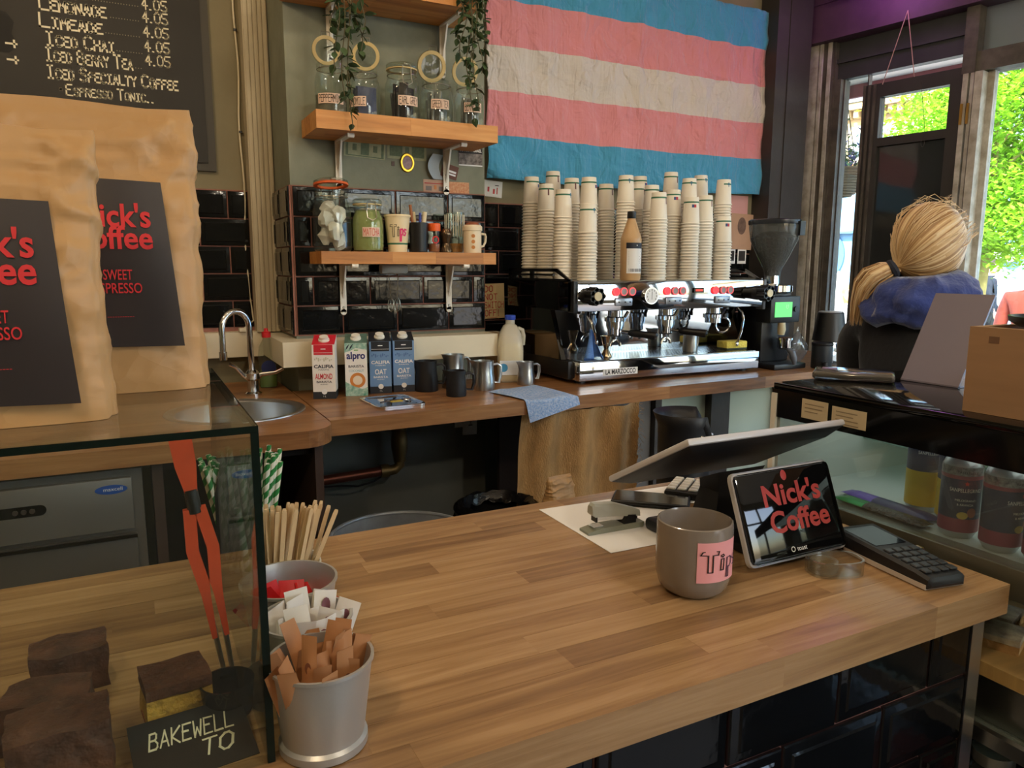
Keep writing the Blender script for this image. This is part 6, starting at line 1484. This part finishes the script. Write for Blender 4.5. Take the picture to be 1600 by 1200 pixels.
tt = (tie+Vector((.012, -.004, .004))-hcen); tt = Vector((tt.x/RAD.x, tt.y/RAD.y, tt.z/RAD.z)).normalized(); e1 = tt.orthogonal().normalized(); e2 = tt.cross(e1)
def hairpt(u, v):
    # meridians run from the tie at the nape over the head to the hairline
    a = 2*PI*u; th = .10+(PI-.16)*v
    d = tt*math.cos(th)+(e1*math.cos(a)+e2*math.sin(a))*math.sin(th)
    g = 1+.016*noise.noise((math.cos(a)*16, math.sin(a)*16, th*.6))+.010*math.sin(a*48+2*noise.noise((a*3, th, 0)))*min(1, th*1.5)
    p = hcen+Vector((d.x*RAD.x, d.y*RAD.y, d.z*RAD.z))*g
    if th < .5: k = (1-th/.5)**1.5; p = p.lerp(tie, k*.55)
    if d.x*RAD.x > .066 and p.z < HC.z+.075: p.x = hcen.x+.066
    return p
def tone(u, v): q = noise.noise((math.cos(2*PI*u)*22, math.sin(2*PI*u)*22, v*.8)); return 0 if q > .12 else (1 if q > -.18 else 2)
m_tones = [m_hair, M('blond_mid', (196, 160, 112), .42, bump=.15, bs=150), M('blond_deep', (164, 126, 84), .45, bump=.15, bs=150)]
B().grid(hairpt, 168, 26, tone).obj('hair', m_tones, pe, ang=80)
B().ring(tie+Vector((-.012, .004, -.006)), .020, .011, (-.6, .55, -.5), 22, 8).obj('hair_tie', M('dark_scrunchie', (40, 44, 56), .8, bump=.5, bs=80), pe)
pts = [tie+Vector((-.005, .0, 0)), tie+Vector((-.028, .018, -.010)), tie+Vector((-.052, .040, -.030)), tie+Vector((-.066, .058, -.065)), tie+Vector((-.072, .066, -.11)), tie+Vector((-.074, .07, -.15)), tie+Vector((-.074, .072, -.18))]
b = B().tube(pts, [.017, .025, .028, .026, .020, .011, .002], 36); b.m = [(0, 0, 1, 0, 2, 1, 0, 0, 1, 2, 0, 1, 0)[(i % 36) % 13] for i in range(len(b.m))]
for i, p in enumerate(b.v): n3 = noise.noise(Vector(p)*45); b.v[i] = tuple(Vector(p)+Vector((n3, n3, 0))*.004)
po_ = b.obj('ponytail', m_tones, pe, ang=80)
b = B(); rnd = random.Random(8)
for i in range(70):
    a = rnd.uniform(0, 6.28); k = rnd.uniform(.75, 1.25); ln = rnd.uniform(.8, 1.12); L = []
    for j, p in enumerate(pts):
        r_ = (.016, .025, .029, .028, .024, .019, .016)[j]*k; L.append(pts[0].lerp(p, 1)+Vector((r_*math.cos(a), r_*math.sin(a)*.8, r_*math.sin(a)*.7 if j < 4 else 0))+Vector((0, 0, -(ln-1)*.06*j/6)))
    b.mat(i % 3).tube(L, [.0016, .0016, .0016, .0015, .0013, .001, .0004], 5)
b.obj('loose_strands', m_tones, po_, kind='stuff')
b = B(); rnd = random.Random(4)
for i in range(90):
    th0 = rnd.uniform(-1.4, 1.4); ph0 = rnd.uniform(.1, .9); L = []
    s0 = Vector((HC.x-.006+.113*math.cos(ph0*2.4)*math.cos(th0*.3), .101*math.sin(th0), HC.z+.012+.129*math.cos(th0)*math.sin(.6+ph0)))
    d0 = (s0-HC); d0 = d0.normalized()
    for k in range(7):
        w = k/6; q = s0.lerp(tie, w); dq = (q-HC); rad0 = Vector((dq.x/.118, dq.y/.106, (dq.z-.012)/.135)).length
        if rad0 < 1: q = HC+Vector((0, 0, .012*0))+dq/max(rad0, .25)
        L.append(q)
    b.tube(L, .0009, 4)
for i in range(16):
    a = rnd.uniform(0, 6.28); s0 = HC+Vector((.03*math.cos(a), .05*math.sin(a), .135)); b.tube([s0, s0+Vector((rnd.uniform(-.015, .015), rnd.uniform(-.015, .015), .012)), s0+Vector((rnd.uniform(-.03, .03), rnd.uniform(-.03, .03), rnd.uniform(.006, .022)))], .0004, 4)
b.obj('loose_strands', m_hair, pe, kind='stuff')
# hood lying round the neck and down the back
def hood(u, v):
    a = -PI*1.06+2*PI*1.06*u; back = .5-.5*math.cos(a)
    r = .078+.050*math.sin(PI*v)**.7+.020*noise.noise((math.cos(a)*3.4, math.sin(a)*3.4, v*3.2))+.010*noise.noise((math.cos(a)*8, math.sin(a)*8, v*6))
    x = .005+math.cos(a)*r*(1.0+.25*back)-.045*back*v; y = math.sin(a)*r*(1.20+.26*v)
    z = 1.372-.125*v-.035*back*v+.010*math.sin(a*5+v*4)*v+.02*(1-back)*(1-v)-.01*(1-v)*back
    return (x, y, z)
hb_ = B().grid(hood, 56, 16).obj('hood', m_hood, pe, ang=80); hb_.modifiers.new('t', 'SOLIDIFY').thickness = .01
so_ = thing('bar_stool', 'dark wooden bar stool under the seated person', 'stool', (2.19, 1.50, 0))
B().lathe([(.0005, .575), (.15, .575), (.165, .585), (.165, .605), (.15, .612), (.0005, .608)], 32).obj('seat', m_darkwood, so_)
for a in (.785, 2.356, 3.927, 5.498): B().cyl((.10*math.cos(a), .10*math.sin(a), .58), (.19*math.cos(a), .19*math.sin(a), 0), .014, .016, 12).obj('leg', m_darkwood, so_)
B().ring((0, 0, .22), .158, .009).obj('foot_ring', m_steel, so_)
wl = thing('window_bar', 'narrow dark wooden bar shelf along the shop window', 'bar', tuple(WM @ Vector((.95, 0, 0))), math.atan2(UD.y, UD.x))
B().rbox(0, 3.0, .03, .36, .915, .945, .004).obj('shelf', m_darkwood, wl)
for x in (.3, 1.5, 2.7): B().box(x, x+.04, .04, .32, 0.0, .915).obj('support', m_darkwood, wl)

# ================================================================ street outside
struct('street_ground', B().box(3.0, 40, -32, 40, -.25, -.15), M('paving', (150, 146, 140), .9, var=.2, vs=1.5))
def OM(d): return WM @ T(0, d, 0)
bd_ = thing('terrace_building', 'stone terrace with slate roof over a pale blue shop front', 'building', tuple(OM(10) @ Vector((0, 0, -.15))), math.atan2(UD.y, UD.x))
# local frame: x = u, y = outward, z up from the pavement (-.15)
zo = .15
m_stone = M('sandstone', (206, 178, 140), .9, var=.25, vs=1.2, bump=.2, bs=6); m_slate = M('slate', (120, 124, 134), .8, var=.3, vs=3)
m_blue = M('shop_blue', (126, 166, 206), .6, var=.1, vs=1.0); m_blued = M('shop_blue_dark', (84, 120, 162), .6)
def part(nm, mt, *q): return B().box(*q).obj(nm, mt, bd_)
part('wall', m_stone, -16, 14, .0, 5, 2.75+zo, 4.15+zo)
B().add([(-16, -.25, 4.38+zo), (14, -.25, 4.38+zo), (14, 3.5, 6.6+zo), (-16, 3.5, 6.6+zo), (-16, 4.5, 4.38+zo), (14, 4.5, 4.38+zo), (14, 4.5, 6.6+zo), (-16, 4.5, 6.6+zo)], [(0, 1, 2, 3), (4, 5, 6, 7), (0, 3, 7, 4), (1, 5, 6, 2), (0, 4, 5, 1), (3, 2, 6, 7)]).obj('roof', m_slate, bd_)
co2 = part('cornice', m_stone, -16, 14, -.22, .3, 4.26+zo, 4.38+zo)
for i in range(80): B().box(-9+i*.16, -8.91+i*.16, -.16, .0, 4.12+zo, 4.26+zo).obj('dentil', m_stone, co2)
part('string_course', m_stone, -16, 14, -.08, .0, 3.05+zo, 3.15+zo)
for u in (-6.9, -5.33, -3.2, -1.2, .8, 2.8, 4.8):
    w = B().box(u-.06, u+.86, -.06, 0, 3.30+zo, 3.98+zo).obj('window_surround', M('pale_stone', (222, 204, 174), .9), bd_)
    B().box(u, u+.8, -.08, -.05, 3.36+zo, 3.90+zo).obj('window_frame', m_white, w); B().box(u+.06, u+.74, -.09, -.06, 3.42+zo, 3.84+zo).obj('pane', M('far_pane', (130, 150, 160), .08, spec=.8), w)
part('fascia', m_blue, -8, -3.35, -.15, .05, 2.05+zo, 2.75+zo)
part('fascia', m_blue, -3.35, 14, -.12, .05, 1.75+zo, 2.75+zo)
part('moulding', m_blued, -8, -3.35, -.2, -.05, 2.02+zo, 2.06+zo)
part('shop_wall', m_blue, -8, -3.35, -.05, .05, 0, 2.05+zo); part('shop_wall', m_blue, -2.62, 14, -.05, .05, 0, 1.75+zo); part('shop_wall', m_stone, -16, -8, 0, .1, 0, 2.75+zo)
B().lathe([(.0005, 0), (.55, 0), (.55, .03), (.0005, .03)], 28).xf(T(-5.9, -.06, 1.62+zo) @ FRONT).obj('arched_panel', m_blued, bd_)
sh2 = part('shutter', M('shutter_white', (226, 226, 222), .5), -3.35, -2.62, -.06, .02, 0, 1.70+zo)
for i in range(26): B().box(-3.35, -2.62, -.085, -.06, .04+i*.068, .082+i*.068).obj('shutter_slat', MATS['shutter_white'], sh2)
font('19', m_paper, bd_, T(-5.62, -.16, 2.30+zo) @ FRONT, .26)
B().lathe([(.0005, 0), (.14, 0), (.14, .05), (.0005, .05)], 24).xf(T(-2.50, -.13, 1.62+zo) @ FRONT).obj('round_sign', M('sign_pale', (196, 196, 186), .5), bd_)
# white picket fence
pk = thing('picket_fence', 'white picket fence across the street by the blue shop', 'fence', tuple(OM(7.5) @ Vector((0, 0, -.15))), math.atan2(UD.y, UD.x))
for i in range(22):
    x = -5.1+i*.115; B().slab([(x, 0), (x+.065, 0), (x+.065, 1.42), (x+.0325, 1.48), (x, 1.42)], 0, .025).xf(FRONT).obj('picket', m_white, pk)
for z in (.5, 1.0): B().box(-5.15, -2.5, .03, .06, z, z+.07).obj('rail', m_white, pk)
# street tree
rt = random.Random(9)
tr_ = thing('street_tree', 'bright green leafy street tree in front of the window', 'tree', tuple(OM(5.5) @ Vector((-1.17, 0, -.15))), 0)
B().tube([(0, 0, 0), (.01, 0, .6), (-.01, .01, 1.2), (.0, 0, 1.65), (.03, 0, 2.1), (.02, .0, 2.9)], [.085, .07, .062, .06, .045, .02], 14).obj('trunk', M('bark', (164, 150, 96), .95, var=.35, vs=12, bump=.6, bs=30), tr_)
for i in range(14):
    a = i*2.4; z = 1.65+.09*i; L = .95-.03*i; B().tube([(0, 0, z), (L*.5*math.cos(a), L*.5*math.sin(a), z+.28), (L*math.cos(a), L*math.sin(a), z+.45)], [.025, .016, .006], 7).obj('branch', MATS['bark'], tr_)
m_tl = M('tree_leaf', (158, 200, 66), .6, var=.35, vs=3, c2=(118, 168, 44))
tlm = m_tl.node_tree; pbs = tlm.nodes['Principled BSDF']; pbs.inputs['Subsurface Weight'].default_value = 0
trl = tlm.nodes.new('ShaderNodeBsdfTranslucent'); trl.inputs[0].default_value = lin((170, 214, 50)); mxs = tlm.nodes.new('ShaderNodeMixShader'); mxs.inputs[0].default_value = .45
tlm.links.new(pbs.outputs[0], mxs.inputs[1]); tlm.links.new(trl.outputs[0], mxs.inputs[2]); tlm.links.new(mxs.outputs[0], tlm.nodes['Material Output'].inputs[0])
lv = B()
for k in range(120):
    a = rt.uniform(0, 6.28); z = rt.uniform(-1, 1); s = math.sqrt(1-z*z)*rt.uniform(.55, 1); c = Vector((.95*s*math.cos(a), .95*s*math.sin(a), 2.95+1.30*z))
    for j in range(300):
        p = c+Vector((rt.gauss(0, .22), rt.gauss(0, .22), rt.gauss(0, .11))); m_ = Matrix.Rotation(rt.uniform(0, 6.28), 3, 'Z') @ Matrix.Rotation(rt.uniform(-.9, .9), 3, 'X') @ Matrix.Rotation(rt.uniform(-.5, .5), 3, 'Y'); q = rt.uniform(.034, .058)
        lv.add([p+m_ @ Vector(v)*q for v in ((0, -.8, 0), (.45, 0, .1), (0, .9, 0), (-.45, 0, .1))], [(0, 1, 2, 3)])
lv.obj('leaves', m_tl, tr_, kind='stuff', ang=0)
# hanging basket outside the side light
hb2 = thing('hanging_basket', 'wicker hanging basket of flowers outside the narrow side window', 'hanging basket', tuple(OM(1.0) @ Vector((-.33, 0, 1.86))), 0)
wk_ = M('wicker', (112, 98, 80), .9, bump=.4, bs=60)
for i in range(11): B().ring((0, 0, .016*i), .05+.135*math.sqrt((i+.5)/11), .010, n=28, k=6).obj('wicker_ring', wk_, hb2)
B().lathe([(.0005, .0), (.05, .0), (.17, .15), (.165, .15), (.0005, .14)], 24).obj('soil', MATS['soil'], hb2)
fl_ = B()
for j in range(700):
    p = Vector((rt.gauss(0, .085), rt.gauss(0, .085), .17+abs(rt.gauss(0, .085)))); m_ = Matrix.Rotation(rt.uniform(0, 6.28), 3, 'Z') @ Matrix.Rotation(rt.uniform(-1, 1), 3, 'X'); q = rt.uniform(.014, .028); fl_.mat(0 if rt.random() < .75 else 1)
    fl_.add([p+m_ @ Vector(v)*q for v in ((0, -.9, 0), (.5, 0, .1), (0, .9, 0), (-.5, 0, .1))], [(0, 1, 2, 3)])
fl_.obj('flowers', [M('basket_leaf', (84, 120, 76), .7), M('basket_flower', (140, 140, 196), .7)], hb2, kind='stuff', ang=0)
for a in (0, 2.1, 4.2): B().tube([(.17*math.cos(a), .17*math.sin(a), .15), (0, 0, .705)], .003, 5).obj('chain', m_black, hb2)
# canopy over the shop door
cn = thing('door_canopy', 'canopy with white underside and dusky red fascia outside the door', 'canopy', tuple(OM(0) @ Vector((0, 0, 0))), math.atan2(UD.y, UD.x))
B().box(-.52, 1.5, .125, 1.09, 2.565, 2.60).obj('soffit', M('soffit_white', (222, 220, 214), .7), cn); B().box(-.52, 1.5, 1.06, 1.09, 2.485, 2.565).obj('fascia', M('dusky_red', (150, 92, 96), .7), cn); B().box(-.52, -.49, .125, 1.06, 2.485, 2.565).obj('fascia', M('dusky_red', (0, 0, 0)), cn)
# people outside
def walker(label, loc, rz, h, top, leg, hairc, seated=False, hairlong=False):
    s = h/1.72; t = thing('person', label, 'person', loc, rz); g = random.Random(int(loc[0]*100))
    hip = .92*s if not seated else .50; dz = hip-.92*s
    Jn = [(0, 0, .94*s+dz, .115*s), (0, 0, 1.10*s+dz, .115*s), (0, 0, 1.30*s+dz, .13*s), (0, 0, 1.42*s+dz, .06*s), (0, 0, 1.50*s+dz, .05*s)]
    En = [(0, 1), (1, 2), (2, 3), (3, 4)]
    for e in (1, -1):
        k = len(Jn); Jn += [(0, e*.17*s, 1.37*s+dz, .06*s), (-.03*e*s, e*.21*s, 1.12*s+dz, .046*s), (.10*s, e*.20*s, .90*s+dz if not seated else .98*s+dz, .034*s), (.14*s, e*.195*s, .83*s+dz if not seated else .99*s+dz, (.03*s, .018*s)), (.16*s, e*.19*s, .77*s+dz if not seated else .98*s+dz, .014*s)]
        En += [(2, k), (k, k+1), (k+1, k+2), (k+2, k+3), (k+3, k+4)]
        k = len(Jn)
        if seated: Jn += [(.05, e*.09*s, .46, .08*s), (.42*s, e*.10*s, .47, .06*s), (.44*s, e*.10*s, .1, .045*s), (.56*s, e*.10*s, .045, .036*s)]
        else: Jn += [(0, e*.09*s, .88*s, .085*s), (.05*e*s, e*.09*s, .5*s, .06*s), (-.04*e*s-.02, e*.09*s, .1*s, .042*s), (.10*s-.04*e*s, e*.09*s, .045*s, .036*s)]
        En += [(0, k), (k, k+1), (k+1, k+2), (k+2, k+3)]
    cut = .90*s+dz
    skin_body('body', Jn, En, [top, leg, m_skin], lambda c: 2 if c.z > 1.46*s+dz or (abs(c.y) > .15*s and c.x > .115*s and c.z < 1.05*s+dz) else (1 if c.z < cut else 0), t)
    zh = 1.60*s+dz
    b = B().ball((.01, 0, zh), .088*s, .072*s, .115*s, 18, 14)
    for i, (x, y, z) in enumerate(b.v):
        if x > .04*s: b.v[i] = (x+.018*s*math.exp(-(y/.016)**2)*math.exp(-((z-zh+.02*s)/.022)**2), y, z)
    b.obj('head', m_skin, t)
    for e in (-1, 1): B().ball((.082*s, e*.03*s, zh+.01*s), .008*s, .010*s, .007*s, 8, 6).obj('eye', M('eye_dark', (50, 40, 36), .3), t); B().ball((0, e*.074*s, zh-.005), .014*s, .007*s, .024*s, 8, 6).obj('ear', m_skin, t)
    B().ball((.085*s, 0, zh-.055*s), .006*s, .02*s, .005*s, 8, 5).obj('mouth', MATS['lips'], t)
    b = B().ball((-.012*s, 0, zh+.028*s), .098*s, .082*s, .105*s, 18, 12)
    b.v = [(min(x, .055*s) if z < zh+.075*s else x, y, z if not hairlong else (z if z > zh else zh-(zh-z)*2.2)) for x, y, z in b.v]
    b.obj('hair', M('hair_%d' % hairc[0], hairc, .6, bump=.4, bs=80), t)
    return t
m_dk = M('navy_coat', (40, 46, 60), .9); m_rc = M('rust_coat', (206, 96, 76), .9, sheen=.3); m_fl = M('floral_top', (206, 202, 206), .9, var=.7, vs=30, c2=(90, 92, 110))
q = OM(8.8) @ Vector((-2.34, 0, -.15)); walker('person with dark hair and navy coat walking past the shutter', tuple(q), R(-70), 1.68, m_dk, M('dark_trousers', (44, 48, 52), .9), (52, 40, 34))
q = OM(2.5) @ Vector((.37, 0, -.15)); walker('person in a rust-red coat standing outside the big window', tuple(q), R(20), 1.66, m_rc, m_jean, (44, 34, 30))
q = OM(6.2) @ Vector((-3.12, 0, -.15)); walker('person with fair hair and floral top seated by the picket fence', tuple(q), R(-120), 1.7, m_fl, m_jean, (196, 150, 96), seated=True, hairlong=True)
for d_, u_, lab in ((6.2, -3.12, 'pavement seat under the person in floral top'),):
    p_ = OM(d_) @ Vector((u_, 0, -.15)); ch = thing('pavement_seat', lab, 'seat', tuple(p_))
    B().rbox(-.2, .2, -.2, .2, .37, .405, .01).obj('seat', m_darkwood, ch)
    for sx in (-1, 1):
        for sy in (-1, 1): B().cyl((sx*.17, sy*.17, 0), (sx*.17, sy*.17, .37), .016, n=10).obj('leg', m_darkwood, ch)

# ================================================================ unseen bulbs above the frame, most added to raise the room light
def pendant(label, x, y, z, power, col, r=.05):
    t = thing('unseen_pendant', label, 'unseen_lamp', (x, y, z))
    B().cyl((0, 0, .14), (0, 0, 3.0-z), .003, n=6).obj('cord', m_black, t); B().cyl((0, 0, .06), (0, 0, .14), .02, n=14).obj('holder', m_brass, t)
    B().ball((0, 0, .015), r*.7, r*.7, r*.9, 16, 10).obj('bulb', glass('bulb_glass', (255, 236, 200), .05, 1.0), t)
    ld = bpy.data.lights.new('unseen_bulb', 'POINT'); ld.energy = power; ld.color = col; ld.shadow_soft_size = r
    lo = bpy.data.objects.new('unseen_bulb', ld); COL.objects.link(lo); lo.parent = t; lo.location = (0, 0, .01)
WARM = (1, .82, .60)
pendant('bare warm bulb pendant over the sink aisle', -.35, 1.75, 2.55, 11, WARM)
pendant('unseen warm bulb added over the middle of the bar', .75, 1.55, 2.6, 6, (1, .90, .78))
pendant('unseen warm bulb added over the coffee machine aisle', 1.9, 1.5, 2.62, 5.5, (1, .93, .84))
pendant('unseen warm fill bulb added over the customers side by the cake case', -.55, -.25, 2.45, 15, WARM)  # fill added to light the bag fronts from behind the viewer
pendant('unseen fill bulb added over the customers side facing the till', 1.1, -.9, 2.45, 20, (1, .94, .86))  # added front fill for bags, counter edge and tiles
# violet tube by the window beam
tu_ = thing('violet_tube', 'violet tube light fixed high beside the window beam', 'tube light', (3.12, 2.72, 2.70), R(-70))
B().cyl((-.02, 0, 0), (.5, 0, 0), .012, n=12).obj('tube', M('violet_glow', (200, 90, 255), .4, emit=3), tu_); B().box(-.05, .53, -.02, .02, .014, .03).obj('batten', m_white, tu_)
ld = bpy.data.lights.new('violet_light', 'POINT'); ld.energy = 1.1; ld.color = (.85, .35, .95); ld.shadow_soft_size = .1
lo = bpy.data.objects.new('violet_light', ld); COL.objects.link(lo); lo.parent = tu_; lo.location = (.25, -.03, -.03)
